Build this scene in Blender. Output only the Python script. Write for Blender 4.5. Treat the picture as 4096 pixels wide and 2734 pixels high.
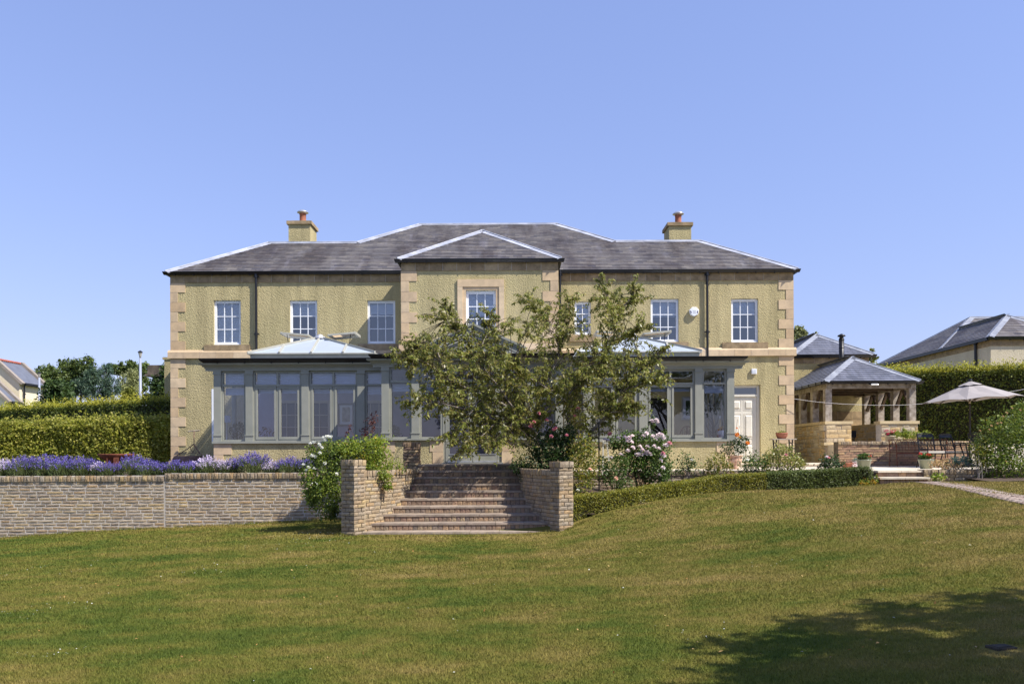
import bpy, math, random
import numpy as np
from mathutils import Vector, Matrix
random.seed(7); RNG = np.random.default_rng(7)
S = bpy.context.scene
for _o in list(bpy.data.objects): bpy.data.objects.remove(_o)

# ------------------------------------------------------------------ camera, world, sun, exposure
F, U0, HZ, ROLL, EYE = 3186.0, 2048.0, 1825.0, 0.0045, 1.62
cam_d = bpy.data.cameras.new('camera'); cam = bpy.data.objects.new('camera', cam_d)
S.collection.objects.link(cam); S.camera = cam
cam_d.sensor_width = 36; cam_d.lens = 36 * F / 4096; cam_d.shift_y = (HZ - 1367) / 4096
cam_d.clip_end = 5000
cam.matrix_world = Matrix.Translation((0, 0, EYE)) @ Matrix.Rotation(math.radians(90), 4, 'X') @ Matrix.Rotation(-ROLL, 4, 'Z')
SUN_AZ, SUN_EL = math.radians(63), math.radians(49)      # azimuth measured from straight behind the camera to the right
w = bpy.data.worlds.new('World'); S.world = w; w.use_nodes = True
nt = w.node_tree; nt.nodes.clear()
sky = nt.nodes.new('ShaderNodeTexSky'); sky.sky_type = 'NISHITA'; sky.sun_disc = False
sky.sun_elevation = SUN_EL; sky.sun_rotation = math.radians(180) - SUN_AZ
sky.air_density = 1.5; sky.dust_density = 0.15; sky.ozone_density = 5.0; sky.altitude = 0
bg = nt.nodes.new('ShaderNodeBackground'); bg.inputs[1].default_value = 0.12
wo = nt.nodes.new('ShaderNodeOutputWorld')
tint = nt.nodes.new('ShaderNodeMix'); tint.data_type = 'RGBA'; tint.blend_type = 'MULTIPLY'; tint.inputs[0].default_value = 1
tint.inputs[7].default_value = (1.32, 1.37, 2.02, 1)         # the photograph's white balance
gam = nt.nodes.new('ShaderNodeGamma'); gam.inputs[1].default_value = 0.56   # its soft contrast
nt.links.new(sky.outputs[0], gam.inputs[0]); nt.links.new(gam.outputs[0], tint.inputs[6]); nt.links.new(tint.outputs[2], bg.inputs[0]); nt.links.new(bg.outputs[0], wo.inputs[0])
sd = bpy.data.lights.new('sun', 'SUN'); sd.energy = 4.9; sd.angle = math.radians(0.53); sd.color = (1.0, 0.95, 0.86)
sun = bpy.data.objects.new('sun', sd); S.collection.objects.link(sun)
_d = Vector((-math.sin(SUN_AZ) * math.cos(SUN_EL), math.cos(SUN_AZ) * math.cos(SUN_EL), -math.sin(SUN_EL)))
sun.rotation_euler = _d.to_track_quat('-Z', 'Y').to_euler(); sun.location = (30, -20, 40)
S.view_settings.view_transform = 'Standard'; S.view_settings.look = 'None'
S.view_settings.exposure = 0.66; S.view_settings.gamma = 1
S.cycles.max_bounces = 8; S.cycles.transparent_max_bounces = 12

# ------------------------------------------------------------------ helpers
def P(u, v, Y):
    """world point of the thing seen at photo pixel (u, v) that stands Y metres away"""
    a, b = u - U0, v - HZ
    return Vector(((a - ROLL * b) * Y / F, Y, EYE - (b + ROLL * a) * Y / F))
def PX(u, Y): return (u - U0) * Y / F
def PZ(v, Y, u=2048): return P(u, v, Y).z
WORLD = {}
def put(name, me, parent=None, M=None, mat=None):
    o = bpy.data.objects.new(name, me); S.collection.objects.link(o)
    M = M.copy() if M else Matrix()
    if mat is not None and me is not None and len(me.materials) == 0: me.materials.append(mat)
    if parent is not None:
        o.parent = parent; o.matrix_parent_inverse = WORLD[parent.name].inverted()
    o.matrix_basis = M; WORLD[o.name] = M
    return o
def tag(o, label, cat, group=None):
    o['label'] = label; o['category'] = cat
    if group: o['group'] = group
    return o
def thing(name, label, cat, loc=(0, 0, 0), group=None):
    return tag(put(name, None, None, Matrix.Translation(Vector(loc))), label, cat, group)
def struct(o): o['kind'] = 'structure'; return o
def stuff(o): o['kind'] = 'stuff'; return o
class MB:
    def __init__(s): s.v = []; s.f = []
    def add(s, vs, fs):
        n = len(s.v); s.v += [tuple(p) for p in vs]; s.f += [tuple(i + n for i in q) for q in fs]; return s
    def box(s, x0, x1, y0, y1, z0, z1):
        return s.add([(x0,y0,z0),(x1,y0,z0),(x1,y1,z0),(x0,y1,z0),(x0,y0,z1),(x1,y0,z1),(x1,y1,z1),(x0,y1,z1)],
                     [(0,3,2,1),(4,5,6,7),(0,1,5,4),(1,2,6,5),(2,3,7,6),(3,0,4,7)])
    def obox(s, c, size, rz=0, M=None):
        a, b, d = [t / 2 for t in size]
        R = M or Matrix.Rotation(rz, 4, 'Z'); c = Vector(c)
        vs = [c + (R @ Vector((x*a, y*b, z*d, 0)).to_3d().to_4d()).to_3d() if False else c + R.to_3x3() @ Vector((x*a, y*b, z*d))
              for z in (-1,1) for x, y in ((-1,-1),(1,-1),(1,1),(-1,1))]
        return s.add(vs, [(0,3,2,1),(4,5,6,7),(0,1,5,4),(1,2,6,5),(2,3,7,6),(3,0,4,7)])
    def beam(s, a, b, wd, ht):
        a, b = Vector(a), Vector(b); d = b - a; L = d.length
        q = d.to_track_quat('Y', 'Z').to_matrix().to_4x4()
        return s.obox((a + b) / 2, (wd, L, ht), M=q)
    def tube(s, pts, r, n=6, caps=True):
        pts = [Vector(p) for p in pts]; m = len(pts)
        if not hasattr(r, '__len__'): r = [r] * m
        vs = []; ref = Vector((0.31, 0.2, 0.93))
        for i, p in enumerate(pts):
            d = (pts[min(i+1, m-1)] - pts[max(i-1, 0)]).normalized()
            if abs(d.dot(ref)) > .95: ref = Vector((1, .1, .05))
            x = d.cross(ref).normalized(); y = d.cross(x)
            for k in range(n):
                t = 2 * math.pi * k / n
                vs.append(p + (x * math.cos(t) + y * math.sin(t)) * r[i])
        fs = [(i*n+k, i*n+(k+1) % n, (i+1)*n+(k+1) % n, (i+1)*n+k) for i in range(m-1) for k in range(n)]
        if caps: fs += [tuple(range(n))[::-1], tuple((m-1)*n + k for k in range(n))]
        return s.add(vs, fs)
    def lathe(s, prof, c=(0, 0, 0), n=20):
        c = Vector(c); m = len(prof)
        vs = [c + Vector((r*math.cos(2*math.pi*k/n), r*math.sin(2*math.pi*k/n), z)) for r, z in prof for k in range(n)]
        fs = [(i*n+k, i*n+(k+1) % n, (i+1)*n+(k+1) % n, (i+1)*n+k) for i in range(m-1) for k in range(n)]
        return s.add(vs, fs)
    def ext_x(s, prof, x0, x1, in0=0, in1=0):
        """profile of (y, z) points swept along x; in0/in1: ends mitred by y"""
        n = len(prof); ys = [p[0] for p in prof]; ym = max(ys)
        vs = [(x0 + in0*(y-ym)*1, y, z) for y, z in prof] + [(x1 - in1*(y-ym)*1, y, z) for y, z in prof]
        fs = [(i, (i+1) % n, n+(i+1) % n, n+i) for i in range(n)] + [tuple(range(n))[::-1], tuple(range(n, 2*n))]
        return s.add(vs, fs)
    def poly(s, pts): return s.add(pts, [tuple(range(len(pts)))])
    def slab(s, pts, dz):
        n = len(pts); top = [Vector(p) for p in pts]; bot = [p + Vector((0, 0, dz)) for p in top]
        return s.add(top + bot, [tuple(range(n)), tuple(range(2*n-1, n-1, -1))] + [(i, n+i, n+(i+1) % n, (i+1) % n) for i in range(n)])
    def mesh(s, name, mat=None, smooth=False):
        me = bpy.data.meshes.new(name); me.from_pydata(s.v, [], s.f); me.update()
        if mat: me.materials.append(mat)
        if smooth: me.polygons.foreach_set('use_smooth', [True] * len(me.polygons))
        return me
    def build(s, name, mat, parent=None, smooth=False):
        return put(name, s.mesh(name, mat, smooth), parent)
def npmesh(name, V, Fq, mat, smooth=False):
    """fast mesh from numpy arrays; Fq has 3 or 4 columns"""
    me = bpy.data.meshes.new(name); n, k = Fq.shape
    me.vertices.add(len(V)); me.vertices.foreach_set('co', np.ascontiguousarray(V, dtype=np.float32).ravel())
    me.loops.add(n * k); me.loops.foreach_set('vertex_index', np.ascontiguousarray(Fq, dtype=np.int32).ravel())
    me.polygons.add(n); me.polygons.foreach_set('loop_start', np.arange(0, n*k, k, dtype=np.int32))
    me.polygons.foreach_set('loop_total', np.full(n, k, dtype=np.int32))
    if smooth: me.polygons.foreach_set('use_smooth', np.ones(n, dtype=bool))
    me.update(calc_edges=True); me.validate()
    if mat: me.materials.append(mat)
    return me

# ------------------------------------------------------------------ materials
def L(*c):
    """sRGB 0-255 to linear"""
    return tuple(((x/255)/12.92 if x/255 <= .04045 else ((x/255+.055)/1.055)**2.4) for x in c) + (1,)
class NT:
    def __init__(s, name):
        s.m = bpy.data.materials.new(name); s.m.use_nodes = True; s.t = s.m.node_tree; s.t.nodes.clear()
        s.out = s.t.nodes.new('ShaderNodeOutputMaterial')
    def n(s, typ, **kw):
        nd = s.t.nodes.new(typ)
        for k, v in kw.items():
            if k.startswith('_'): setattr(nd, k[1:], v)
            else: nd.inputs[k].default_value = v
        return nd
    def l(s, a, b): s.t.links.new(a, b)
    def pos(s, scale=(1, 1, 1)):
        g = s.n('ShaderNodeNewGeometry'); mp = s.n('ShaderNodeMapping'); mp.inputs['Scale'].default_value = scale
        s.l(g.outputs['Position'], mp.inputs[0]); return mp.outputs[0]
    def noise(s, vec, scale, detail=4, rough=.55):
        nd = s.n('ShaderNodeTexNoise', Scale=scale, Detail=detail, Roughness=rough); s.l(vec, nd.inputs['Vector']); return nd.outputs['Fac']
    def ramp(s, fac, stops, interp='LINEAR'):
        r = s.n('ShaderNodeValToRGB'); e = r.color_ramp.elements; r.color_ramp.interpolation = interp
        while len(e) < len(stops): e.new(.5)
        for i, (p, c) in enumerate(stops): e[i].position = p; e[i].color = c
        s.l(fac, r.inputs[0]); return r.outputs[0]
    def mix(s, fac, a, b, typ='MIX'):
        m = s.n('ShaderNodeMix'); m.data_type = 'RGBA'; m.blend_type = typ
        for sock, x in ((m.inputs[0], fac), (m.inputs[6], a), (m.inputs[7], b)):
            if hasattr(x, 'is_linked'): s.l(x, sock)
            else: sock.default_value = x
        return m.outputs[2]
    def math(s, op, a, b=0.0):
        m = s.n('ShaderNodeMath'); m.operation = op
        for i, x in enumerate((a, b)):
            if hasattr(x, 'is_linked'): s.l(x, m.inputs[i])
            else: m.inputs[i].default_value = x
        return m.outputs[0]
    def bump(s, h, strength=.5, dist=.02):
        b = s.n('ShaderNodeBump', Strength=strength, Distance=dist); s.l(h, b.inputs['Height']); return b.outputs[0]
    def pbsdf(s, col, rough=.7, normal=None, metal=0.0, spec=.4):
        b = s.n('ShaderNodeBsdfPrincipled', Roughness=rough, Metallic=metal)
        b.inputs['Specular IOR Level'].default_value = spec
        if hasattr(col, 'is_linked'): s.l(col, b.inputs['Base Color'])
        else: b.inputs['Base Color'].default_value = col
        if normal is not None: s.l(normal, b.inputs['Normal'])
        return b.outputs[0]
    def done(s, sh): s.l(sh, s.out.inputs[0]); return s.m
    def rnd(s):
        g = s.n('ShaderNodeNewGeometry'); o = s.n('ShaderNodeObjectInfo')
        return s.math('FRACT', s.math('ADD', g.outputs['Random Per Island'], o.outputs['Random']))
def plain(name, c1, c2=None, scale=6, rough=.6, bump=0, bscale=40, metal=0, spec=.4, dist=.01):
    k = NT(name); p = k.pos(); c2 = c2 or tuple(x*.8 for x in c1[:3]) + (1,)
    col = k.ramp(k.noise(p, scale, 5), [(.35, c2), (.65, c1)])
    nm = k.bump(k.noise(p, bscale, 4), bump, dist) if bump else None
    return k.done(k.pbsdf(col, rough, nm, metal, spec))
def leafmat(name, cols, trans=.3, rough=.5, patch=None, spec=.35):
    k = NT(name); r = k.rnd(); n = len(cols)
    col = k.ramp(r, [(i/(n-1) if n > 1 else 0, c) for i, c in enumerate(cols)])
    f = k.ramp(k.noise(k.pos(), 1.1, 3), [(.3, (.7, .7, .7, 1)), (.7, (1.15, 1.15, 1.15, 1))])
    col = k.mix(1.0, col, f, 'MULTIPLY')
    b = k.pbsdf(col, rough, spec=spec); t = k.n('ShaderNodeBsdfTranslucent'); k.l(col, t.inputs[0])
    m = k.n('ShaderNodeMixShader'); m.inputs[0].default_value = trans
    k.l(b, m.inputs[1]); k.l(t.outputs[0], m.inputs[2]); return k.done(m.outputs[0])
def harl(name, c1, c2, stain=.25):
    k = NT(name); p = k.pos()
    a = k.noise(p, 25, 3, .6); vo = k.n('ShaderNodeTexVoronoi', Scale=40.0); k.l(p, vo.inputs['Vector'])
    h = k.math('ADD', a, k.math('MULTIPLY', vo.outputs['Distance'], .5))
    col = k.ramp(k.noise(p, 40, 3), [(.3, c2), (.68, c1)])
    wash = k.ramp(k.noise(p, .55, 4, .6), [(.3, (.90, .92, .88, 1)), (.7, (1.05, 1.04, 1.03, 1))]); col = k.mix(1.0, col, wash, 'MULTIPLY')
    big = k.ramp(k.noise(k.pos((1.6, 1, .22)), 1.5, 5, .65), [(.35, (1-stain*.6,)*3 + (1,)), (.6, (1, 1, 1, 1))])
    col = k.mix(1.0, col, big, 'MULTIPLY')
    return k.done(k.pbsdf(col, .92, k.bump(h, .85, .025), spec=.15))
def stonemat(name, stops, bump=.6, bscale=26, grime=.3, wn=9):
    """walling stone: each piece its own tint"""
    k = NT(name); p = k.pos(); r = k.rnd(); n = len(stops)
    base = k.ramp(r, [(i/(n-1), c) for i, c in enumerate(stops)])
    v = k.ramp(k.noise(p, wn, 5, .65), [(.3, (1-grime,)*3 + (1,)), (.68, (1.12, 1.1, 1.06, 1))])
    col = k.mix(1.0, base, v, 'MULTIPLY')
    return k.done(k.pbsdf(col, .88, k.bump(k.noise(p, bscale, 5, .6), bump, .015), spec=.2))
def glassmat(name, tint=(.9, .93, .95, 1), boost=1.0, refl=(1, 1, 1, 1)):
    k = NT(name); t = k.n('ShaderNodeBsdfTransparent'); t.inputs[0].default_value = tint
    g = k.n('ShaderNodeBsdfGlossy', Roughness=.01); g.inputs[0].default_value = refl
    fr = k.n('ShaderNodeFresnel', IOR=1.52); f = k.math('MINIMUM', k.math('MULTIPLY', fr.outputs[0], 1.9*boost), .95)
    m = k.n('ShaderNodeMixShader'); k.l(f, m.inputs[0]); k.l(t.outputs[0], m.inputs[1]); k.l(g.outputs[0], m.inputs[2])
    return k.done(m.outputs[0])
M = {}
M['harl'] = harl('harling', L(197, 184, 144), L(173, 158, 116), .42)
M['harl_cream'] = harl('cream_harling', L(212, 200, 178), L(192, 180, 158))
M['sandstone'] = stonemat('dressed_sandstone', [L(202,179,148), L(190,165,133), L(208,187,157), L(186,163,135)], .15, 60, .22, 3)
M['sandstone_old'] = stonemat('weathered_sandstone', [L(166,146,116), L(152,132,104), L(172,152,122)], .25, 40, .5, 4)
M['mortar_pale'] = plain('pale_mortar', L(204,196,186), L(184,176,166), 12, .95, .4, 60)
M['mortar_dark'] = plain('dark_mortar', L(112,102,88), L(84,76,66), 12, .95, .4, 60)
STN = [L(164,150,130), L(148,130,106), L(152,140,124), L(172,150,112), L(160,145,126), L(138,124,108), L(168,142,108), L(158,146,130)]
M['wallstone'] = stonemat('walling_stone', STN, .8, 30, .35)
M['stepstone'] = stonemat('step_riser_stone', [L(158,136,112), L(136,116,100), L(172,144,114), L(148,122,106), L(130,118,106), L(174,152,120)], .8, 30, .4)
M['pinkstone'] = stonemat('patio_wall_stone', [L(160,128,110), L(172,142,112), L(148,116,102), L(178,150,114), L(152,132,118)], .8, 30, .35)
M['rubble'] = stonemat('pavilion_rubble_stone', [L(196,180,150), L(206,176,124), L(184,172,152), L(192,164,116), L(208,196,172), L(176,160,134)], .7, 30, .3)
M['slab'] = stonemat('paving_slab', [L(160,146,132), L(148,134,121), L(170,154,138), L(142,128,116)], .25, 40, .4, 6)
M['slab_pale'] = stonemat('terrace_slab', [L(214,204,186), L(204,192,172), L(220,210,194)], .15, 50, .2, 5)
M['lead'] = plain('lead_flashing', L(178,180,190), L(142,146,158), 2.5, .65, .15, 30, .05)
M['gutter'] = plain('black_gutter', L(34,34,38), L(26,26,29), 6, .35)
M['white'] = plain('white_paint', L(236,238,242), L(226,229,235), 4, .4)
M['door_white'] = plain('cream_door_paint', L(216,211,198), L(208,203,190), 4, .4)
M['grey'] = plain('grey_green_paint', L(147,147,137), L(138,139,129), 3, .45)
M['alu'] = plain('lantern_bar', L(176,174,162), L(164,162,150), 5, .4)
M['terracotta'] = plain('terracotta', L(164,106,84), L(140,86,66), 9, .8, .2)
M['steel'] = plain('galvanised_steel', L(200,202,206), L(180,182,188), 8, .3, 0, 40, .6)
M['rust'] = plain('rusted_steel', L(124,72,50), L(90,50,36), 12, .85, .3, 60)
M['rust_dark'] = plain('dark_rusted_iron', L(118,90,80), L(88,64,56), 14, .8, .3, 60)
M['black'] = plain('black_metal', L(30,30,33), L(22,22,25), 6, .4)
M['oak'] = plain('weathered_oak', L(172,162,150), L(126,114,100), 7, .8, .5, 22)
M['oak_dark'] = plain('dark_timber', L(92,76,60), L(64,52,42), 7, .85)
M['soil'] = plain('soil', L(92,76,62), L(62,50,40), 10, .95, .8, 30, dist=.03)
M['ochre_plinth'] = plain('cast_stone', L(206,186,146), L(188,168,130), 4, .85, .15, 50)
M['glass'] = glassmat('window_glass', (.72,.76,.90,1), 1.25)
M['glass_up'] = glassmat('sash_glass', (.76,.80,.86,1), 2.1)
k = NT('sky_paled_roof_glass'); _t = k.n('ShaderNodeBsdfTranslucent'); _t.inputs[0].default_value = (.72, .80, .90, 1)
_a = k.n('ShaderNodeMixShader'); _a.inputs[0].default_value = .42; k.l(k.pbsdf((.66, .74, .86, 1), .12, spec=.9), _a.inputs[1]); k.l(_t.outputs[0], _a.inputs[2]); M['glass_roof'] = k.done(_a.outputs[0])  # pale base colour stands in for sky reflected in the roof glass
M['glass_clear'] = glassmat('clear_glass', (.97,.98,.98,1), .6)  # clearer than the other glass, lets sun through the left end
M['blind'] = plain('white_blind', L(226,230,236), L(214,219,227), 3, .7)
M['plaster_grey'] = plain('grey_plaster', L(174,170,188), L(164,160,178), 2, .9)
M['plaster_cream'] = plain('cream_plaster', L(228,208,154), L(220,200,146), 2, .9)
M['ceil'] = plain('white_plaster', L(224,222,216), L(216,214,208), 2, .9)
M['floorwood'] = plain('oak_floor', L(150,118,84), L(122,94,66), 4, .5)
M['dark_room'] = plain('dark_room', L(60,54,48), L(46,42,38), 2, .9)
M['fabric_grey'] = plain('parasol_fabric', L(156,149,146), L(148,141,138), 3, .9)
M['cushion'] = plain('seat_cushion', L(196,190,178), L(182,176,164), 5, .9)
M['bark'] = plain('cherry_bark', L(156,146,136), L(92,82,74), 9, .8, .6, 30)
M['bark_dark'] = plain('dark_bark', L(78,66,54), L(50,42,34), 9, .9, .6, 30)
M['glaze'] = plain('celadon_glaze', L(150,152,128), L(128,132,110), 3, .25)
M['cream_pot'] = plain('cream_pot', L(214,200,168), L(198,184,152), 5, .6)
M['cable'] = plain('washing_line', L(214,208,202), L(204,198,192), 3, .6)
def slatemat():
    k = NT('roof_slate'); p = k.pos(); r = k.rnd()
    c = k.ramp(r, [(0, L(90,87,88)), (.35, L(112,107,105)), (.6, L(100,95,94)), (.82, L(124,118,112)), (1, L(84,81,86))])
    s1 = k.ramp(k.noise(k.pos((1.5, .45, .45)), .9, 4, .6), [(.36, (.58, .54, .54, 1)), (.56, (1, 1, 1, 1))])
    s2 = k.ramp(k.noise(k.pos((2.6, .5, .5)), 1.0, 4, .6), [(.58, (1, 1, 1, 1)), (.72, (1.30, 1.34, 1.48, 1))])
    lich = k.ramp(k.noise(p, 4, 5, .7), [(.62, (1, 1, 1, 1)), (.75, (1.2, 1.16, .95, 1))])
    c = k.mix(1.0, k.mix(1.0, k.mix(1.0, c, s1, 'MULTIPLY'), s2, 'MULTIPLY'), lich, 'MULTIPLY')
    return k.done(k.pbsdf(c, .55, k.bump(k.noise(p, 30, 4), .3, .01), spec=.35))
M['slate'] = slatemat()
def slate2():
    k = NT('blue_grey_slate'); p = k.pos(); r = k.rnd()
    c = k.ramp(r, [(0, L(98,100,110)), (.5, L(106,108,118)), (1, L(92,95,106))])
    s = k.ramp(k.noise(k.pos((3, 1, 1)), 1.4, 4), [(.4, (.85,.85,.86,1)), (.7, (1.3,1.3,1.34,1))])
    return k.done(k.pbsdf(k.mix(1.0, c, s, 'MULTIPLY'), .5, k.bump(k.noise(p, 30, 4), .3, .01), spec=.4))
M['slate_blue'] = slate2()
# ------------------------------------------------------------------ terrain
def _pt(u, v, Y): p = P(u, v, Y); return (p.x, Y, p.z)
CTRL = [_pt(0,2152,19.7), _pt(400,2124,19.7), _pt(800,2105,19.7), _pt(1360,2074,19.7), _pt(1420,2143,16.1), _pt(1800,2143,16.1),
        _pt(2215,2132,16.1), _pt(2285,2112,16.3), _pt(2350,2068,16.7), _pt(2550,2019,17.4), _pt(2720,1987,18.3), _pt(2895,1967,19.2),
        _pt(3068,1960,19.7), _pt(3242,1957,20.0), _pt(3416,1945,20.2), _pt(3600,1931,19.6), _pt(4096,2005,14.3), _pt(4096,1925,20.0),
        (0,6,0.0), (0,0,0.0), (-6,6,-.18), (6,6,.32), (-8,12,-.25), (0,11,.0), (7,10,.55), (-16,6,-.6), (14,6,.9), (0,-12,0), (16,16,1.05), (-16,14,-.5)]
_C = np.array(CTRL)
def _tps(A, B):
    d2 = ((A[:, None, :2] - B[None, :, :2])**2).sum(-1); return .5 * d2 * np.log(d2 + 1e-9)
_n = len(_C); _K = _tps(_C, _C) + np.eye(_n) * .3
_Pm = np.c_[np.ones(_n), _C[:, :2]]
_W = np.linalg.solve(np.block([[_K, _Pm], [_Pm.T, np.zeros((3, 3))]]), np.r_[_C[:, 2], np.zeros(3)])
def ground(XY):
    XY = np.atleast_2d(np.asarray(XY, float)).copy(); XY[:, 0] = np.clip(XY[:, 0], -17, 17); XY[:, 1] = np.clip(XY[:, 1], -12, 21.5)
    return _tps(XY, _C) @ _W[:_n] + np.c_[np.ones(len(XY)), XY] @ _W[_n:]
def gz(x, y): return float(ground([[x, y]])[0])

def lawn_color(k, straw_bias=0.0):
    p2 = k.pos((.62, .95, 0))
    a = k.noise(p2, .62, 5, .62); b = k.noise(p2, 2.3, 4, .6); c = k.noise(k.pos(), 14, 3)
    g = k.n('ShaderNodeNewGeometry'); sx = k.n('ShaderNodeSeparateXYZ'); k.l(g.outputs['Position'], sx.inputs[0])
    f = k.math('ADD', k.math('ADD', a, k.math('MULTIPLY', b, .62)), k.math('MULTIPLY', c, .14))
    f = k.math('ADD', f, k.math('MULTIPLY', sx.outputs[0], .009))
    f = k.math('ADD', f, k.math('MULTIPLY', sx.outputs[1], .006))
    return k.ramp(k.math('ADD', f, straw_bias - .445), [(.20, L(70,88,36)), (.36, L(90,101,42)), (.47, L(109,109,50)), (.57, L(123,115,60)), (.73, L(143,127,78))])
k = NT('lawn_ground'); M['lawn'] = k.done(k.pbsdf(k.mix(1.0, lawn_color(k), (.80, .78, .70, 1), 'MULTIPLY'), .95, k.bump(k.noise(k.pos(), 60, 3), .8, .03), spec=.1))
k = NT('grass_blade'); col = lawn_color(k)
rr = k.ramp(k.rnd(), [(0, (.86, .9, .84, 1)), (.5, (1.1, 1.1, 1.1, 1)), (1, (1.5, 1.45, 1.3, 1))])
col = k.mix(1.0, col, rr, 'MULTIPLY'); b_ = k.pbsdf(col, .7, spec=.15); t_ = k.n('ShaderNodeBsdfTranslucent'); k.l(col, t_.inputs[0])
m_ = k.n('ShaderNodeMixShader'); m_.inputs[0].default_value = .3; k.l(b_, m_.inputs[1]); k.l(t_.outputs[0], m_.inputs[2]); M['grass'] = k.done(m_.outputs[0])

gx = np.r_[-400, -150, -60, np.linspace(-30, 30, 151), 60, 150, 400]; gy = np.r_[-400, -150, -60, -30, np.linspace(-14, 21.6, 110)]
GX, GY = np.meshgrid(gx, gy); GZ = ground(np.c_[GX.ravel(), GY.ravel()])
nx, ny = len(gx), len(gy); idx = np.arange(nx*ny).reshape(ny, nx)
lawn = put('lawn', npmesh('lawn', np.c_[GX.ravel(), GY.ravel(), GZ], np.stack([idx[:-1,:-1], idx[:-1,1:], idx[1:,1:], idx[1:,:-1]], -1).reshape(-1, 4), M['lawn'], True))
struct(lawn)
# far ground behind the terraces, out to the horizon
M['field'] = plain('field_grass', L(96,108,54), L(120,118,70), .3, .95)
mb = MB(); mb.add([(-2500, 23.9, EYE-.62), (2500, 23.9, EYE-.62), (2500, 3500, EYE-.4), (-2500, 3500, EYE-.4)], [(0,1,2,3)])
struct(mb.build('ground', M['field']))

# mown grass: real blades, thinning out with distance
def blades():
    out = []
    for y0, y1, dens, ln, wd in ((4.8, 8, 6800, .026, .0042), (8, 11.5, 3600, .028, .0058), (11.5, 15.5, 1800, .032, .0085), (15.5, 20.4, 900, .036, .012)):
        n = int(dens * (y1-y0) * (y0+y1) * .66); y = RNG.uniform(y0, y1, n); x = RNG.uniform(-.68, .68, n) * y
        out.append(np.c_[x, y, np.full(n, ln), np.full(n, wd)])
    A = np.concatenate(out)
    x, y = A[:, 0], A[:, 1]
    hw = np.interp(y, [16.3, 17.1, 18, 20], [2.2, 1.95, 1.7, 1.6]) + .3
    keep = ~((y > 16.15) & (abs(x + 1.1) < hw))
    keep &= ~((y > 19.5) & (x < -2))
    hb = np.interp(x, [1.3, 2.8, 3.9, 5.2, 6.4, 7.6, 8.8, 9.6, 12, 20], [16.5, 17.4, 18.3, 19.2, 19.7, 20.0, 20.2, 19.55, 19.5, 19.4])
    keep &= ~((x > 1.2) & (y > hb)); keep &= ~in_path(x, y)
    keep &= ~((abs(x - P(4005,2692,5.95).x) < .13) & (abs(y - 5.95) < .10))
    A = A[keep]
    edge = []                                        # longer unmown grass along walls, steps and hedge
    for (x0, y0), (x1, y1), m_ in (((-13, 19.66), (-3.2, 19.66), 2600), ((-3.2, 16.0), (1.0, 16.16), 700), ((-3.75, 16.5), (-3.3, 16.05), 200), ((1.1, 16.15), (1.5, 16.5), 200), ((9.3, 19.5), (9.6, 15.2), 500), ((10.2, 19.0), (9.75, 15.2), 500)):
        f = RNG.random(m_)**1.0; edge.append(np.c_[x0+(x1-x0)*f + RNG.normal(0, .03, m_), y0+(y1-y0)*f + RNG.normal(0, .03, m_), RNG.uniform(.04, .085, m_), np.full(m_, .008)])
    A = np.concatenate([A] + edge); n = len(A); x, y = A[:, 0], A[:, 1]; z = ground(A[:, :2]) - .004
    h = A[:, 2] * RNG.uniform(.45, 1.25, n); wd = A[:, 3]; a = RNG.uniform(0, 6.283, n); la = RNG.uniform(0, 6.283, n); le = h * RNG.uniform(.1, .95, n)
    b = np.c_[x, y, z]; dx = np.c_[np.cos(a), np.sin(a), 0*a] * wd[:, None]
    tip = b + np.c_[np.cos(la)*le, np.sin(la)*le, h]
    V = np.stack([b - dx, b + dx, tip], 1).reshape(-1, 3)
    return npmesh('grass', V, np.arange(3*n).reshape(-1, 3), M['grass'])
PATH = [(10.15, 19.55), (9.98, 18.2), (9.78, 17.0), (9.52, 15.6), (9.25, 14.2), (8.95, 12.8)]
PATH_W = .27
def in_path(x, y):
    py = np.array([p[1] for p in PATH][::-1]); px = np.array([p[0] for p in PATH][::-1])
    return (abs(x - np.interp(y, py, px)) < PATH_W + .03) & (y > 12) & (y < 19.7)
stuff(tag(put('grass', blades()), 'short mown lawn grass, patchy green and straw', 'grass'))

# ------------------------------------------------------------------ stone walling
def stone_variants(n, seed, rough=.16, cham=.10):
    """unit rock-faced blocks: x -.5..-.5, y -1 (face) .. 0 (back), z -.5...5"""
    out = []; r = random.Random(seed)
    for i in range(n):
        vs = []; nx_, nz_ = 5, 3
        for a in range(nz_):
            for b in range(nx_):
                x = -.5 + b/(nx_-1); z = -.5 + a/(nz_-1); edge = a in (0, nz_-1) or b in (0, nx_-1)
                y = -.86 - r.uniform(0, .06) if edge else -1 - r.uniform(-.05, .07)
                if not edge: x += r.uniform(-.07, .07); z += r.uniform(-.16, .16)
                else:
                    x *= 1 - r.uniform(0, .02); z *= 1 - r.uniform(0, .05)
                vs.append((x, y, z))
        fs = [(a*nx_+b, a*nx_+b+1, (a+1)*nx_+b+1, (a+1)*nx_+b) for a in range(nz_-1) for b in range(nx_-1)]
        ring = [b for b in range(nx_)] + [nx_*2-1] + [nx_*3-1-b for b in range(nx_)] + [nx_]
        ring = list(range(nx_)) + [nx_*2-1] + list(range(nx_*3-1, nx_*2-1, -1)) + [nx_]
        m = len(vs); vs += [(vs[i_][0], 0, vs[i_][2]) for i_ in ring]; q = len(ring)
        fs += [(ring[(j+1) % q], ring[j], m+j, m+(j+1) % q) for j in range(q)]
        b_ = MB(); b_.add(vs, fs); out.append(b_)
    return out
_SV = stone_variants(10, 3)
_smesh = {}
def stone_mesh(i, mat):
    key = (i % 10, mat.name)
    if key not in _smesh: _smesh[key] = _SV[i % 10].mesh('stone', mat)
    return _smesh[key]
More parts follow.
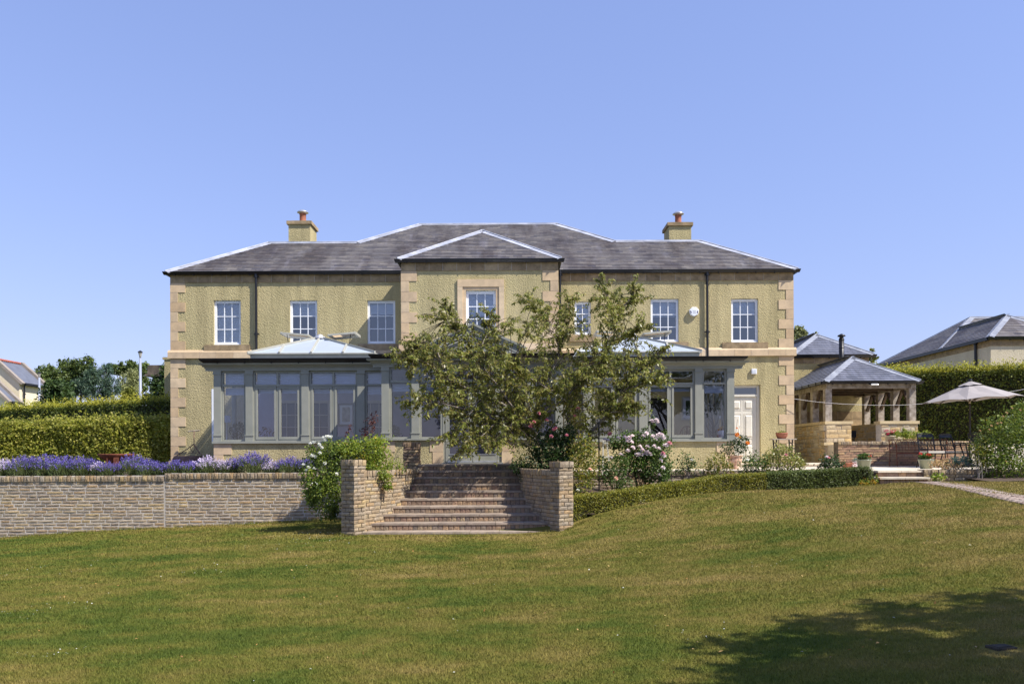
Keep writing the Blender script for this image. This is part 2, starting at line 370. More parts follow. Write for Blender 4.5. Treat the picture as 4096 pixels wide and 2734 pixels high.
def place_stone(parent, name, c, tx, wd, ht, depth, mat, flip=None):
    """c = centre of the back of the visible face block, tx = unit tangent along the wall (to the viewer's right)"""
    ty = Vector((-tx.y, tx.x, 0))
    R = Matrix((( tx.x*wd, ty.x*depth, 0, c.x), (tx.y*wd, ty.y*depth, 0, c.y), (0, 0, ht, c.z), (0, 0, 0, 1)))
    return put(name, stone_mesh(random.randrange(10), mat), parent, R)
def polyline_at(pts, s):
    for a, b in zip(pts, pts[1:]):
        d = (b - a).length
        if s <= d: return a + (b-a)*(s/d), (b-a).normalized()
        s -= d
    return b, (b - a).normalized()
def stone_run(parent, pts, z0, z1, ch, lens, mat, joint=.012, depth=.07, name='stone', off0=0, ground_fn=None, jit=.15):
    """courses of stones on the viewer's side of the polyline pts (list of Vector, z ignored)"""
    pts = [Vector((p[0], p[1], 0)) for p in pts]; tot = sum((b-a).length for a, b in zip(pts, pts[1:]))
    n = max(1, round((z1-z0)/ch)); ch = (z1-z0)/n
    for i in range(n):
        zc = z1 - (i+.5)*ch; s = 0; first = True
        while s < tot - 1e-4:
            ln = random.uniform(*lens)
            if first: ln *= (.55 if (i+off0) % 2 else 1.0); first = False
            if tot - (s+ln) < lens[0]*.45: ln = tot - s
            ln = min(ln, tot - s)
            c, t = polyline_at(pts, s + ln/2)
            if ground_fn is None or ground_fn(c.x, c.y) < zc + ch*.6:
                place_stone(parent, name, Vector((c.x, c.y, zc)), t, ln - joint, ch - joint, depth*random.uniform(1-jit, 1+jit), mat)
            s += ln
def cap_run(parent, pts, z0, z1, wd, mat, depth=.09, name='coping_stone', joint=.008):
    pts = [Vector((p[0], p[1], 0)) for p in pts]; tot = sum((b-a).length for a, b in zip(pts, pts[1:]))
    s = 0
    while s < tot - 1e-3:
        ln = wd*random.uniform(.75, 1.25)
        if tot - s - ln < wd*.5: ln = tot - s
        c, t = polyline_at(pts, s+ln/2); h = (z1-z0)*random.uniform(.96, 1.06)
        place_stone(parent, name, Vector((c.x, c.y, z0 + h/2)), t, ln-joint, h, depth*random.uniform(.85, 1.2), mat); s += ln
def core_run(parent, pts, z0, z1, thick, mat, name='mortar_core', front=.047):
    """solid wall body behind the stone faces (viewer side = pts + inset)"""
    pts = [Vector((p[0], p[1], 0)) for p in pts]; mb = MB(); fr = []; bk = []
    for i, p in enumerate(pts):
        t = (pts[min(i+1, len(pts)-1)] - pts[max(i-1, 0)]).normalized(); nrm = Vector((-t.y, t.x, 0))
        fr.append(p - nrm*front); bk.append(p + nrm*thick)
    ring = fr + bk[::-1]; n = len(ring)
    vs = [(p.x, p.y, z0) for p in ring] + [(p.x, p.y, z1) for p in ring]; m = len(fr)
    fs = [(i, (i+1) % n, n+(i+1) % n, n+i) for i in range(n)]
    fs += [(n+i, n+i+1, n+n-2-i, n+n-1-i) for i in range(m-1)]
    mb.add(vs, fs); return mb.build(name, mat, parent)

# left retaining wall: two sections with a movement joint and a step in the top
YW = 19.8
jx = PX(661, YW)
def retaining(x0, x1, vt, label, off):
    zt = PZ(vt, YW, 2048 + (x0+x1)/2*F/YW); cap = .135
    t = thing('retaining_wall', label, 'wall', ((x0+x1)/2, YW, zt-1.5), 'retaining walls left of the steps')
    zb = min(gz(x0, YW-.1), gz(x1, YW-.1)) - .12
    n = math.ceil((zt-cap-zb)/.079); zb = zt - cap - n*.079
    core_run(t, [(x0, YW), (x1, YW)], zb, zt-.012, .32, M['mortar_pale'], front=.0555)
    stone_run(t, [(x0+.004, YW), (x1-.004, YW)], zb, zt-cap, .079, (.2, .42), M['wallstone'], .015, .066, 'stone', off, lambda x, y: gz(x, y-.1), .04)
    cap_run(t, [(x0+.004, YW-.005), (x1-.004, YW-.005)], zt-cap, zt, .092, M['wallstone'])
    mb = MB(); mb.box(x0, x1, YW-.05, YW+.32, zt-.012, zt-.004); mb.build('coping_bed', M['mortar_pale'], t)
retaining(-14.4, jx, 1903, 'long pale stone retaining wall under the lavender at the left edge', 0)
retaining(jx+.012, -3.15, 1890, 'taller stone retaining wall section between the wall joint and the cascading rose', 1)

# splayed, curved wing walls, their end piers and the flight of steps
HW = [(20.2, 1.25), (19.58, 1.30), (19.17, 1.32), (18.76, 1.36), (18.35, 1.41), (17.94, 1.48), (17.53, 1.59), (17.12, 1.74), (16.71, 1.92), (16.45, 2.06)]
XC = -1.1
ZL = PZ(1856, 20.0, 1900)                 # landing level
RIS = (ZL - PZ(2126, 16.3, 1850)) / 9; TR = (20.0-16.3)/9
def wing(side, label):
    t = thing('wing_wall', label, 'wall', (XC + side*1.7, 18, gz(XC + side*1.7, 16.4)), 'curved walls beside the steps')
    pts = [(XC + side*h, y) for y, h in HW]
    if side > 0: pts = pts[:]                # right wall: viewer side is the left face
    zt = PZ(1874, 18.2, 1900); zb = gz(XC+side*2, 16.3)-.1
    # walking order so that the face normal (right of travel) points to the steps
    pts = pts if side < 0 else pts[::-1]
    pts = pts[::-1] if side < 0 else pts[::-1]
    run = pts
    core_run(t, run, zb, zt-.012, .30, M['mortar_dark'])
    zc = zt-.12
    stone_run(t, run, zc - math.floor((zc-zb)/.079)*.079, zc, .079, (.17, .30), M['wallstone'], .010, .065)
    cap_run(t, run, zc, zt, .085, M['wallstone'])
    mb = MB(); n = len(run)
    fr = [Vector((p[0], p[1], zt-.012)) for p in run]; bk = [Vector((p[0]+side*.3, p[1], zt-.012)) for p in run]
    for a, b, c, d in zip(fr, fr[1:], bk[1:], bk): mb.add([a, b, c, d], [(0,1,2,3)])
    mb.build('coping_bed', M['mortar_dark'], t)
wing(-1, 'curved stone wing wall left of the steps, hung with yellow honeysuckle')
wing(1, 'curved stone wing wall right of the steps, in shade')
def pier(c, wdt, rz, zt, zb, label, name='stone_pier', cap=.115, mat='wallstone', ch=.079):
    t = thing(name, label, 'pier', (c[0], c[1], zb)); mb = MB()
    mb.obox((c[0], c[1], (zt+zb)/2-.01), (wdt-.05, wdt-.05, zt-zb-.02), rz); mb.build('mortar_core', M['mortar_dark'], t)
    for q in range(4):
        R = Matrix.Rotation(rz + q*math.pi/2, 3, 'Z'); o = Vector((c[0], c[1], 0)) + R @ Vector((0, -wdt/2+.07, 0)); tx = R @ Vector((1, 0, 0))
        a = o - tx*(wdt/2-.005); b = o + tx*(wdt/2-.005)
        stone_run(t, [a, b], zt-cap-math.floor((zt-cap-zb)/ch)*ch, zt-cap, ch, (wdt*.55, wdt*.66), M[mat], .010, .07, 'stone', q)
        cap_run(t, [a, b], zt-cap, zt, .11, M[mat], .085)
    mb = MB(); mb.obox((c[0], c[1], zt-.012), (wdt-.03, wdt-.03, .012), rz); mb.build('coping_bed', M['mortar_dark'], t)
a_ = math.radians(31); wp = .36
for s_, lab in ((-1, 'square stone pier at the left foot of the steps below the rose'), (1, 'square stone pier at the right foot of the steps, beside the box hedge')):
    near = Vector((XC + s_*2.06 + (-.04 if s_ < 0 else -.01), 16.12)); rz = s_*a_
    R = Matrix.Rotation(rz, 2)
    off = R @ Vector((-s_*-.5*wp*1.0, .5*wp)) if False else Matrix.Rotation(rz, 2) @ Vector((s_*wp/2, wp/2))
    cpos = near + off
    ztop = PZ(1838 if s_ < 0 else 1845, 16.3, 1410 if s_ < 0 else 2240)
    pier(cpos, wp, rz, ztop, gz(cpos.x, cpos.y)-.12, lab)
pc = P(1645, 1815, 20.12)
pier((pc.x, 20.25), .41, 0, PZ(1768, 20.05, 1645), ZL-.35, 'short dark stone pier at the head of the steps beside the conservatory', cap=.12, mat='stepstone')

st = thing('garden_steps', 'wide flight of ten stone steps rising to the grey french doors', 'steps', (XC, 16.3, gz(XC, 16.2)), None)
hw_at = lambda y: float(np.interp(y, [p[0] for p in HW][::-1], [p[1] for p in HW][::-1]))
mb = MB()
for i in range(10):
    y = 16.3 + TR*i; z = ZL - RIS*(9-i); h = hw_at(y) - .01
    zb = z - RIS - .02
    mb.box(XC-h, XC+h, y+.03, 20.3, zb - (.3 if i == 0 else 0), z - .045 if i < 9 else z-.045)
    # risers of upright stones
    x = XC - h + .004; k0 = -RIS if i else -.115
    while x < XC + h - .02:
        wd = random.uniform(.075, .135); wd = min(wd, XC + h - x)
        if XC + h - x - wd < .05: wd = XC + h - x
        place_stone(st, 'riser_stone', Vector((x + wd/2, y+.068, z - .043 - (RIS-.043)/2)), Vector((1, 0, 0)), wd-.008, RIS-.046, .055, M['stepstone']); x += wd
    x = XC - h - random.uniform(0, .3); x = max(x, XC-h-.0); first = True
    while x < XC + h - .01:
        wd = random.uniform(.25, .55) if first else .6; first = False; x1 = min(x + wd, XC + h)
        b2 = MB(); j = random.uniform(-.004, .004); yb = y + TR + .09 if i < 9 else 22.1
        b2.box(x+.004, x1-.004, y+j, yb if i == 9 else yb-.02, z-.042, z + random.uniform(-.003, .002))
        b2.build('tread_slab', M['slab'], st); x = x1
mb.build('mortar_core', M['mortar_dark'], st)

# planted ground behind the walls
mb = MB(); mb.box(-14.4, XC-1.55, YW+.30, 26.4, 0.2, PZ(1899, YW+.6, 900)); struct(mb.build('planting_bed', M['soil']))
# ------------------------------------------------------------------ slate roofs
def clip(poly, A, B):
    """keep the part of poly on the left of A->B"""
    out = []; ex, ey = B[0]-A[0], B[1]-A[1]
    side = lambda p: ex*(p[1]-A[1]) - ey*(p[0]-A[0])
    for i, p in enumerate(poly):
        q = poly[(i+1) % len(poly)]; sp, sq = side(p), side(q)
        if sp >= 0: out.append(p)
        if (sp >= 0) != (sq >= 0):
            t = sp/(sp-sq); out.append((p[0]+(q[0]-p[0])*t, p[1]+(q[1]-p[1])*t))
    return out
def slates_on(planes, wd, ex, th=.022, jit=.0):
    """planes: list of (O, U, V, N, [convex polys in (u, v)]) -> (whole slates as matrices, clipped slates as corner lists)"""
    whole, cut = [], []
    for O, U, V, N, polys in planes:
        for poly in polys:
            us = [p[0] for p in poly]; vs = [p[1] for p in poly]
            r = math.floor(min(vs)/ex)
            while r*ex < max(vs):
                v0 = r*ex; c = math.floor(min(us)/wd) - 1
                while c*wd < max(us) + wd:
                    rr = random.Random(r*7919 + c); o_ = wd/2 if r % 2 else 0; u0 = c*wd + o_ + rr.uniform(-.03, .03); u1 = (c+1)*wd + o_ + random.Random(r*7919 + c + 1).uniform(-.03, .03) - .004
                    q = [(u0, v0 + rr.uniform(-.004, .003)), (u1, v0 + rr.uniform(-.004, .003)), (u1, v0+ex+.02), (u0, v0+ex+.02)]
                    k = q
                    for A, B in zip(poly, poly[1:] + poly[:1]):
                        k = clip(k, A, B)
                        if len(k) < 3: break
                    if len(k) >= 3:
                        lift = rr.uniform(.94, 1.08)*th
                        if len(k) == 4 and abs((k[1][0]-k[0][0]) - (u1-u0)) < 1e-6 and k[0] == q[0]:
                            Om = O + U*u0 + V*v0
                            whole.append((Om.y, Om, U*(u1-u0), V*(ex+.02), N*lift))
                        else:
                            cut.append([O + U*a + V*b + N*(lift*(1 - .8*(b-v0)/(ex+.02))) for a, b in k])
                    c += 1
                r += 1
    whole.sort(key=lambda t: t[0]); return whole, cut
_sl = {}
def slate_mesh(mat):
    if mat.name not in _sl:
        mb = MB(); mb.add([(0,0,0),(1,0,0),(1,1,0),(0,1,0),(0,0,1),(1,0,1),(1,1,.2),(0,1,.2)], [(4,5,6,7),(0,1,5,4),(1,2,6,5),(3,0,4,7)])
        _sl[mat.name] = mb.mesh('slate', mat)
    return _sl[mat.name]
def slate_roof(roof, planes, wd, ex, mat, limit=300):
    whole, cut = slates_on(planes, wd, ex)
    for _, O, U, V, N in whole[:limit]:
        Mx = Matrix(((U.x, V.x, N.x, O.x), (U.y, V.y, N.y, O.y), (U.z, V.z, N.z, O.z), (0, 0, 0, 1)))
        put('slate', slate_mesh(mat), roof, Mx)
    mb = MB()
    for _, O, U, V, N in whole[limit:]:
        mb.add([O, O+U, O+N, O+U+N, O+U+V+N*.2, O+V+N*.2], [(0,1,3,2), (2,3,4,5)])
    for q in cut: mb.poly(q)
    if mb.v: stuff(mb.build('remaining_slates', mat, roof))
def plane(a, b, c, polys3):
    """a,b on the eave (left to right seen from outside), c up the slope"""
    a, b, c = Vector(a), Vector(b), Vector(c); U = (b-a).normalized(); N = U.cross(c-a).normalized(); V = N.cross(U)
    return (a, U, V, N, [[((Vector(p)-a).dot(U), (Vector(p)-a).dot(V)) for p in poly] for poly in polys3])
LEAD = M['lead']
def flashing(parent, a, b, n1, n2, wd=.19, name='hip_flashing', roll=.025, up=.022):
    a, b = Vector(a), Vector(b); d = (b-a).normalized(); mb = MB()
    for n, s in ((n1, 1), (n2, -1)):
        if n is None: continue
        n = Vector(n); side = n.cross(d).normalized()*s
        o = n*up
        k = max(1, round((b-a).length/1.2))
        for i in range(k):
            p, q = a+(b-a)*(i/k), a+(b-a)*((i+1)/k); e = n*(.004*(i % 2))
            mb.add([p+o+e, q+o+e, q+o+e+side*wd, p+o+e+side*wd, p+e+side*wd, q+e+side*wd], [(0,1,2,3), (3,2,5,4)])
    up3 = Vector((0, 0, up+.01))
    mb.tube([a+up3, b+up3], roll, 6)
    return mb.build(name, LEAD, parent)
def gutter_x(parent, x0, x1, y, z, name='gutter', d=.12, h=.10, left=True, right=True):
    mb = MB(); mb.ext_x([(y, z-h), (y-d*.45, z-h), (y-d*.75, z-h*.55), (y-d, z-.015), (y-d, z), (y, z)], x0, x1, .35 if left else 0, .35 if right else 0)
    o = mb.build(name, M['gutter'], parent); mb = MB(); x = x0 + .35
    while x < x1-.2: mb.box(x-.012, x+.012, y-d*.8, y+.0, z-h-.025, z-h-.001); x += .62
    if mb.v: mb.build('gutter_bracket', M['gutter'], o)
    return o
def downpipe(parent, x, y, z0, z1, r=.04):
    mb = MB(); mb.tube([(x, y, z0), (x, y, z1)], r, 10)
    for z in np.arange(z0+.9, z1, 1.9): mb.tube([(x, y, z-.05), (x, y, z+.05)], r*1.3, 10); mb.box(x-.09, x+.09, y+.02, y+.05, z-.02, z+.02)
    mb.tube([(x, y, z1-.13), (x, y, z1)], r*1.45, 10)
    return mb.build('downpipe', M['gutter'], parent, False)
def band_x(parent, x0, x1, y, z0, z1, ln, mat, name, proud=.02, depth=.12):
    x = x0; mb = MB(); mb.box(x0+.01, x1-.01, y-proud+.007, y+depth-.01, z0+.004, z1-.004); mb.build('band_mortar', M['mortar_pale'], parent)
    while x < x1-.01:
        w_ = ln*random.uniform(.92, 1.06)
        if x1 - x - w_ < ln*.4: w_ = x1 - x
        mb = MB(); mb.box(x+.006, x+w_-.006, y-proud-random.uniform(0, .002), y+depth, z0, z1); mb.build(name, mat, parent); x += w_
def quoins(parent, xe, y, z1, z0, side, mat='sandstone', hh=.323, ln=.48, sh=.235, proud=.018, first=0, yd=None):
    """side=+1: stones run to the right of the corner xe, -1: to the left"""
    z = z1; i = first; a, b = sorted((xe, xe+side*(sh-.012))); mb = MB(); mb.box(a-(proud-.006 if side > 0 else 0), b+(proud-.006 if side < 0 else 0), y-proud+.006, y+sh-.01, z0+.01, z1-.01); mb.build('quoin_mortar', M['mortar_pale'], parent)
    while z > z0 + .05:
        w_ = ln if i % 2 == 0 else sh; zb = max(z-hh, z0); mb = MB()
        a, b = sorted((xe, xe + side*w_)); e = random.uniform(0, .002)
        mb.box(a - (e+proud if side > 0 else 0), b + (e+proud if side < 0 else 0), y-proud-e, y + (ln if i % 2 else sh), zb+.006, z-.006)
        mb.build('quoin', M[mat], parent); z -= hh; i += 1
def wall_holes(mb, x0, x1, z0, z1, y, holes, rev=.14):
    xs = sorted({x0, x1, *[h[0] for h in holes], *[h[1] for h in holes]}); zs = sorted({z0, z1, *[h[2] for h in holes], *[h[3] for h in holes]})
    xs = [x for x in xs if x0 <= x <= x1]; zs = [z for z in zs if z0 <= z <= z1]
    ins = lambda x, z: any(h[0] < x < h[1] and h[2] < z < h[3] for h in holes)
    for a, b in zip(xs, xs[1:]):
        for c, d in zip(zs, zs[1:]):
            if not ins((a+b)/2, (c+d)/2): mb.add([(a,y,c),(b,y,c),(b,y,d),(a,y,d)], [(0,1,2,3)])
    for a, b, c, d in holes:
        mb.add([(a,y,c),(a,y,d),(a,y+rev,d),(a,y+rev,c)], [(0,1,2,3)]); mb.add([(b,y,c),(b,y+rev,c),(b,y+rev,d),(b,y,d)], [(0,1,2,3)])
        mb.add([(a,y,d),(b,y,d),(b,y+rev,d),(a,y+rev,d)], [(0,1,2,3)]); mb.add([(a,y,c),(a,y+rev,c),(b,y+rev,c),(b,y,c)], [(0,1,2,3)])
    return mb
def pane(parent, x0, x1, y, z0, z1, mat, name='pane', th=.012):
    mb = MB(); mb.add([(x0,y,z0),(x1,y,z0),(x1,y,z1),(x0,y,z1)], [(0,1,2,3)]); return mb.build(name, mat, parent)
def blind(parent, x0, x1, y, z0, z1, n=None, name='blind'):
    n = n or max(3, round((z1-z0)/.055)); vs = []; fs = []
    for i in range(2*n+1):
        z = z1 - (z1-z0)*i/(2*n); yy = y + (.016 if i % 2 else 0); vs += [(x0, yy, z), (x1, yy, z)]
        if i: fs.append((2*i-2, 2*i-1, 2*i+1, 2*i))
    mb = MB(); mb.add(vs, fs); mb.box(x0, x1, y-.012, y+.02, z0-.03, z0-.002); return mb.build(name, M['blind'], parent)
def sash(house, x0, x1, z0, z1, y, cols=3, rows=3, blind_frac=.34, fr=.075):
    """white casement-look window with glazing bars in an opening whose face is at y"""
    yf = y + .07; mb = MB()
    mb.box(x0, x0+fr, yf, yf+.08, z0, z1); mb.box(x1-fr, x1, yf, yf+.08, z0, z1)
    mb.box(x0+fr, x1-fr, yf+.002, yf+.08, z0, z0+fr*1.2); mb.box(x0+fr, x1-fr, yf+.002, yf+.08, z1-fr*1.25, z1)
    mb.box(x0-.01, x1+.01, yf-.03, yf-.003, z0-.0, z0+.035)
    wn = mb.build('window', M['white'], house)
    a, b, c, d = x0+fr, x1-fr, z0+fr*1.2, z1-fr*1.25; g = .026; mb = MB()
    cx = [a + (b-a)*i/cols for i in range(cols+1)]; cz = [c + (d-c)*i/rows for i in range(rows+1)]
    for i in range(1, cols): mb.box(cx[i]-g/2, cx[i]+g/2, yf+.022, yf+.05, c, d)
    for j in range(1, rows): mb.box(a, b, yf+.024, yf+.048, cz[j]-g/2, cz[j]+g/2)
    mb.build('glazing_bar', M['white'], wn)
    mb = MB(); xm = (x0+x1)/2; mb.box(xm-.2*(x1-x0), xm+.22*(x1-x0), yf-.015, yf-.001, z1-.055, z1-.03); mb.build('trickle_vent', M['white'], wn)
    for i in range(cols):
        for j in range(rows):
            e = .003
            pane(wn, cx[i]+(g/2 if i else 0)-e, cx[i+1]-(g/2 if i < cols-1 else 0)+e, yf+.036, cz[j]+(g/2 if j else 0)-e, cz[j+1]-(g/2 if j < rows-1 else 0)+e, M['glass_up'])
    if blind_frac > 0: blind(wn, a-.01, b+.01, yf+.11, d-(d-c)*blind_frac, d)
    return wn

# ------------------------------------------------------------------ the house
YF = 26.5; YB = 24.95; SL = .62
XL, XR = P(684, 1300, YF).x, P(3172, 1300, YF).x
ZE = PZ(1083, 26.25, 680)                 # eave level
ZB1, ZB0 = ZE-.10, ZE-.345                # stone band under the eaves
ZS1, ZS0 = PZ(1403, YF-.05, 690), PZ(1433, YF-.05, 690)   # string course
ZG = ZL - .02
house = thing('country_house', 'yellow harled two-storey country house with slate roof and two chimneys', 'house', ((XL+XR)/2, YF, ZG))
BXL, BXR = P(1607, 1300, YB).x, P(2232, 1300, YB).x
wins = []
for u0, u1, v0, v1, Y, c, r, bf in ((855,963,1200,1378,YF,3,3,1.0), (1159,1269,1200,1375,YF,3,3,.30), (1469,1581,1200,1374,YF,3,3,.26),
        (2298,2364,1205,1338,YF,2,3,.5), (2603,2715,1194,1367,YF,3,3,.36), (2925,3033,1193,1368,YF,3,3,.3)):
    wins.append((P(u0,1290,Y).x, P(u1,1290,Y).x, PZ(v1,Y,(u0+u1)/2), PZ(v0,Y,(u0+u1)/2), c, r, bf))
dx1 = PX(3043, YF); door_hole = (dx1-1.13, dx1, ZG, PZ(1538, YF, 2990))
mb = MB()
for a, b in ((XL, BXL+.1), (BXR-.1, XR)):
    wall_holes(mb, a, b, ZG-.5, ZB0, YF, [h[:4] for h in wins if a < h[0] < b] + ([door_hole] if b == XR else []))
YBK = 31.7
mb.add([(XL,YF,ZG-.5),(XL,YBK,ZG-.5),(XL,YBK,ZE),(XL,YF,ZE)], [(0,1,2,3)]); mb.add([(XR,YF,ZG-.5),(XR,YF,ZE),(XR,YBK,ZE),(XR,YBK,ZG-.5)], [(0,1,2,3)])
mb.add([(XL,YBK,ZG-.5),(XR,YBK,ZG-.5),(XR,YBK,ZE),(XL,YBK,ZE)], [(0,1,2,3)])
mb.box(-5.4, 3.2, YBK+.01, 35.3, ZG-.5, ZE)
mb.add([(XL,YF,ZB0),(BXL,YF,ZB0),(BXL,YF,ZE),(XL,YF,ZE)], [(0,1,2,3)]); mb.add([(BXR,YF,ZB0),(XR,YF,ZB0),(XR,YF,ZE),(BXR,YF,ZE)], [(0,1,2,3)])
mb.build('wall', M['harl'], house)
# projecting centre bay
cw = (P(1864,1290,YB).x, P(1984,1290,YB).x, PZ(1336,YB,1920), PZ(1160,YB,1920))
mb = MB(); wall_holes(mb, BXL, BXR, ZG-.5, ZE, YB, [cw])
mb.add([(BXL,YB,ZG-.5),(BXL,YF+.05,ZG-.5),(BXL,YF+.05,ZE),(BXL,YB,ZE)], [(0,3,2,1)]); mb.add([(BXR,YB,ZG-.5),(BXR,YF+.05,ZG-.5),(BXR,YF+.05,ZE),(BXR,YB,ZE)], [(0,1,2,3)])
mb.build('bay_wall', M['harl'], house)
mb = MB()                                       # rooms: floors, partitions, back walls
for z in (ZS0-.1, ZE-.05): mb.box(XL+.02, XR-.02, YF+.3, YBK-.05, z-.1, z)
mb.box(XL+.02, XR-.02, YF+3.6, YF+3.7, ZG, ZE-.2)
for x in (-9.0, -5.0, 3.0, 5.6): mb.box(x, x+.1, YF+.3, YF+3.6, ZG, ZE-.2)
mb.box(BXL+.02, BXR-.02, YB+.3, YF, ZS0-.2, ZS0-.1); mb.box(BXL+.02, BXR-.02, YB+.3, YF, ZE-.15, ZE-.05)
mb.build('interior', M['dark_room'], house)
# stone dressings
band_x(house, XL-.02, BXL-.003, YF, ZB0, ZE-.04, .49, M['sandstone_old'], 'eaves_band_stone'); band_x(house, BXR+.003, XR+.02, YF, ZB0, ZE-.04, .49, M['sandstone_old'], 'eaves_band_stone')
band_x(house, BXL-.02, BXR+.02, YB, ZB0, ZE-.04, .44, M['sandstone_old'], 'eaves_band_stone')
for a, b in ((XL-.09, BXL-.003), (BXR+.003, XR+.09)):
    band_x(house, a, b, YF, ZS0, ZS1-.05, .55, M['sandstone'], 'string_course_stone', .085); 
    mb = MB(); mb.ext_x([(YF, ZS1-.049), (YF-.085, ZS1-.049), (YF-.03, ZS1+.03), (YF, ZS1+.03)], a, b); mb.build('string_course_weathering', M['sandstone'], house)
band_x(house, BXL-.09, BXR+.09, YB, ZS0, ZS1-.02, .55, M['sandstone'], 'string_course_stone', .085)
quoins(house, XL, YF, ZB0, ZS1+.03, 1); quoins(house, XR, YF, ZB0, ZS1+.03, -1)
quoins(house, XL, YF, ZS0, ZG-.1, 1); quoins(house, XR, YF, ZS0, ZG-.3, -1)
quoins(house, BXL, YB, ZB0, ZS1, 1); quoins(house, BXR, YB, ZB0, ZS1, -1)
mb = MB(); mb.box(XL-.07, XL+.5, YF-.07, YF+.3, ZG-.5, ZG+.12); mb.build('plinth_stone', M['sandstone'], house)
for i, w_ in enumerate(wins):
    sash(house, *w_[:4], YF, *w_[4:])
    if i == 3: sx = .16
    else: sx = .31
    mb = MB(); mb.box(w_[0]-sx, w_[1]+sx, YF-.055, YF+.12, w_[2]-.235, w_[2]-.012); mb.build('window_sill', M['sandstone_old'], house)
sash(house, *cw, YB, 3, 3, .55, .085)
sw, sw2 = .26, .06
mb = MB(); a, b, c, d = cw                        # moulded architrave of the centre window
for o, pr in ((.245, .03), (.17, .0)):
    t_ = .075 if pr else .165
mb.box(a-.26, a-.10, YB-.05, YB+.06, c-.2, d+.10); mb.box(b+.10, b+.26, YB-.05, YB+.06, c-.2, d+.10); mb.box(a-.26, b+.26, YB-.053, YB+.06, d+.10, d+.33)
mb.box(a-.10, a+.001, YB-.022, YB+.10, c-.2, d+.003); mb.box(b-.001, b+.10, YB-.022, YB+.10, c-.2, d+.003); mb.box(a-.10, b+.10, YB-.024, YB+.10, d+.003, d+.10)
mb.build('window_surround', M['sandstone'], house)
# side door with fanlight
x0, x1, z0, z1 = door_hole; yd = YF+.10; mb = MB(); zt = PZ(1582, YF, 2990)
mb.box(x0, x0+.09, yd, yd+.1, z0, z1); mb.box(x1-.09, x1, yd, yd+.1, z0, z1); mb.box(x0+.09, x1-.09, yd+.002, yd+.1, z1-.09, z1); mb.box(x0+.09, x1-.09, yd-.02, yd+.1, zt-.02, zt+.05)
door = mb.build('door', M['door_white'], house)
pane(door, x0+.09, x1-.09, yd+.05, zt+.05, z1-.09, M['glass_up'], 'fanlight')
mb = MB(); a, b, c, d = x0+.095, x1-.095, z0+.02, zt-.025; mb.box(a, b, yd+.03, yd+.075, c, d)
leaf = mb.build('door_leaf', M['door_white'], door); H = d-c; W = b-a; mb = MB()
for px0, px1 in ((.12, .45), (.55, .88)):
    for q0, q1 in ((.06, .27), (.36, .73), (.80, .95)):
        X0, X1, Z0, Z1 = a+W*px0, a+W*px1, c+H*q0, c+H*q1; e = .035; yy = yd+.03
        mb.box(X0-.018, X1+.018, yy-.010, yy-.001, Z0-.018, Z0); mb.box(X0-.018, X1+.018, yy-.010, yy-.001, Z1, Z1+.018)
        mb.box(X0-.018, X0, yy-.009, yy-.001, Z0, Z1); mb.box(X1, X1+.018, yy-.009, yy-.001, Z0, Z1)
        vs = [(X0+e,yy-.001,Z0+e),(X1-e,yy-.001,Z0+e),(X1-e,yy-.001,Z1-e),(X0+e,yy-.001,Z1-e),(X0+2*e,yy-.028,Z0+2*e),(X1-2*e,yy-.028,Z0+2*e),(X1-2*e,yy-.028,Z1-2*e),(X0+2*e,yy-.028,Z1-2*e)]
        mb.add(vs, [(4,5,6,7),(0,1,5,4),(1,2,6,5),(2,3,7,6),(3,0,4,7)])
mb.build('door_panel', M['door_white'], leaf)
mb = MB(); mb.box(a+.05, a+.09, yd-.03, yd+.03, c+1.0, c+1.12); mb.build('door_handle', M['steel'], leaf)
# window behind the conservatory end, left
lw = P(853, 1660, YF).x
mb = MB(); mb.box(lw-.05, lw+.1, YF-.006, YF+.05, PZ(1770,YF,850), PZ(1555,YF,850)); mb.build('side_window_reveal', M['white'], house)
# wall fittings
for u, yy, zt_, zb_ in ((1028, YF-.08, ZE-.06, 3.6), (2827, YF-.08, ZE-.06, 3.6), (2241, YB+1.42, ZE-.0, 3.6)):
    downpipe(house, P(u, 1250, YF if u != 2241 else 26.3).x, yy, ZS0-.1, zt_)
ac = P(2775, 1248, YF-.03); al = thing('alarm_box', 'white seven-sided alarm box on the yellow wall beside the right-hand downpipe', 'alarm', (ac.x, YF, ac.z))
mb = MB(); sh = [(-.065,.155),(.075,.155),(.16,.06),(.125,-.09),(.005,-.155),(-.125,-.09),(-.16,.06)]
n = len(sh); mb.add([(ac.x+x, YF-.002, ac.z+z) for x, z in sh] + [(ac.x+x, YF-.085, ac.z+z) for x, z in sh] + [(ac.x+x*.86, YF-.105, ac.z+z*.86) for x, z in sh],
    [(i, (i+1) % n, n+(i+1) % n, n+i) for i in range(n)] + [(n+i, n+(i+1) % n, 2*n+(i+1) % n, 2*n+i) for i in range(n)] + [tuple(range(2*n, 3*n))])
mb.build('case', M['white'], al)
M['navy'] = plain('navy_plastic', L(44,40,96)); M['ink'] = plain('grey_print', L(150,152,156))
for s_ in (-1, 1):
    mb = MB(); mb.add([(ac.x+s_*x, YF-.108, ac.z+z) for x, z in ((.135,.045),(.095,.02),(.085,-.03),(.108,-.075))], [(0,1,2,3)]); mb.build('lens', M['navy'], al)
for z_, w_ in ((.03, .11), (-.015, .10), (-.05, .115)):
    mb = MB(); x = ac.x - w_/2 + .003
    while x < ac.x + w_/2: mb.box(x, x+.009, YF-.1075, YF-.1055, ac.z+z_-.008, ac.z+z_+.008); x += .013
    mb.build('lettering', M['ink'], al)
vc = P(3015, 1485, YF); mb = MB(); mb.box(vc.x-.085, vc.x+.085, YF-.07, YF, vc.z-.085, vc.z+.085)
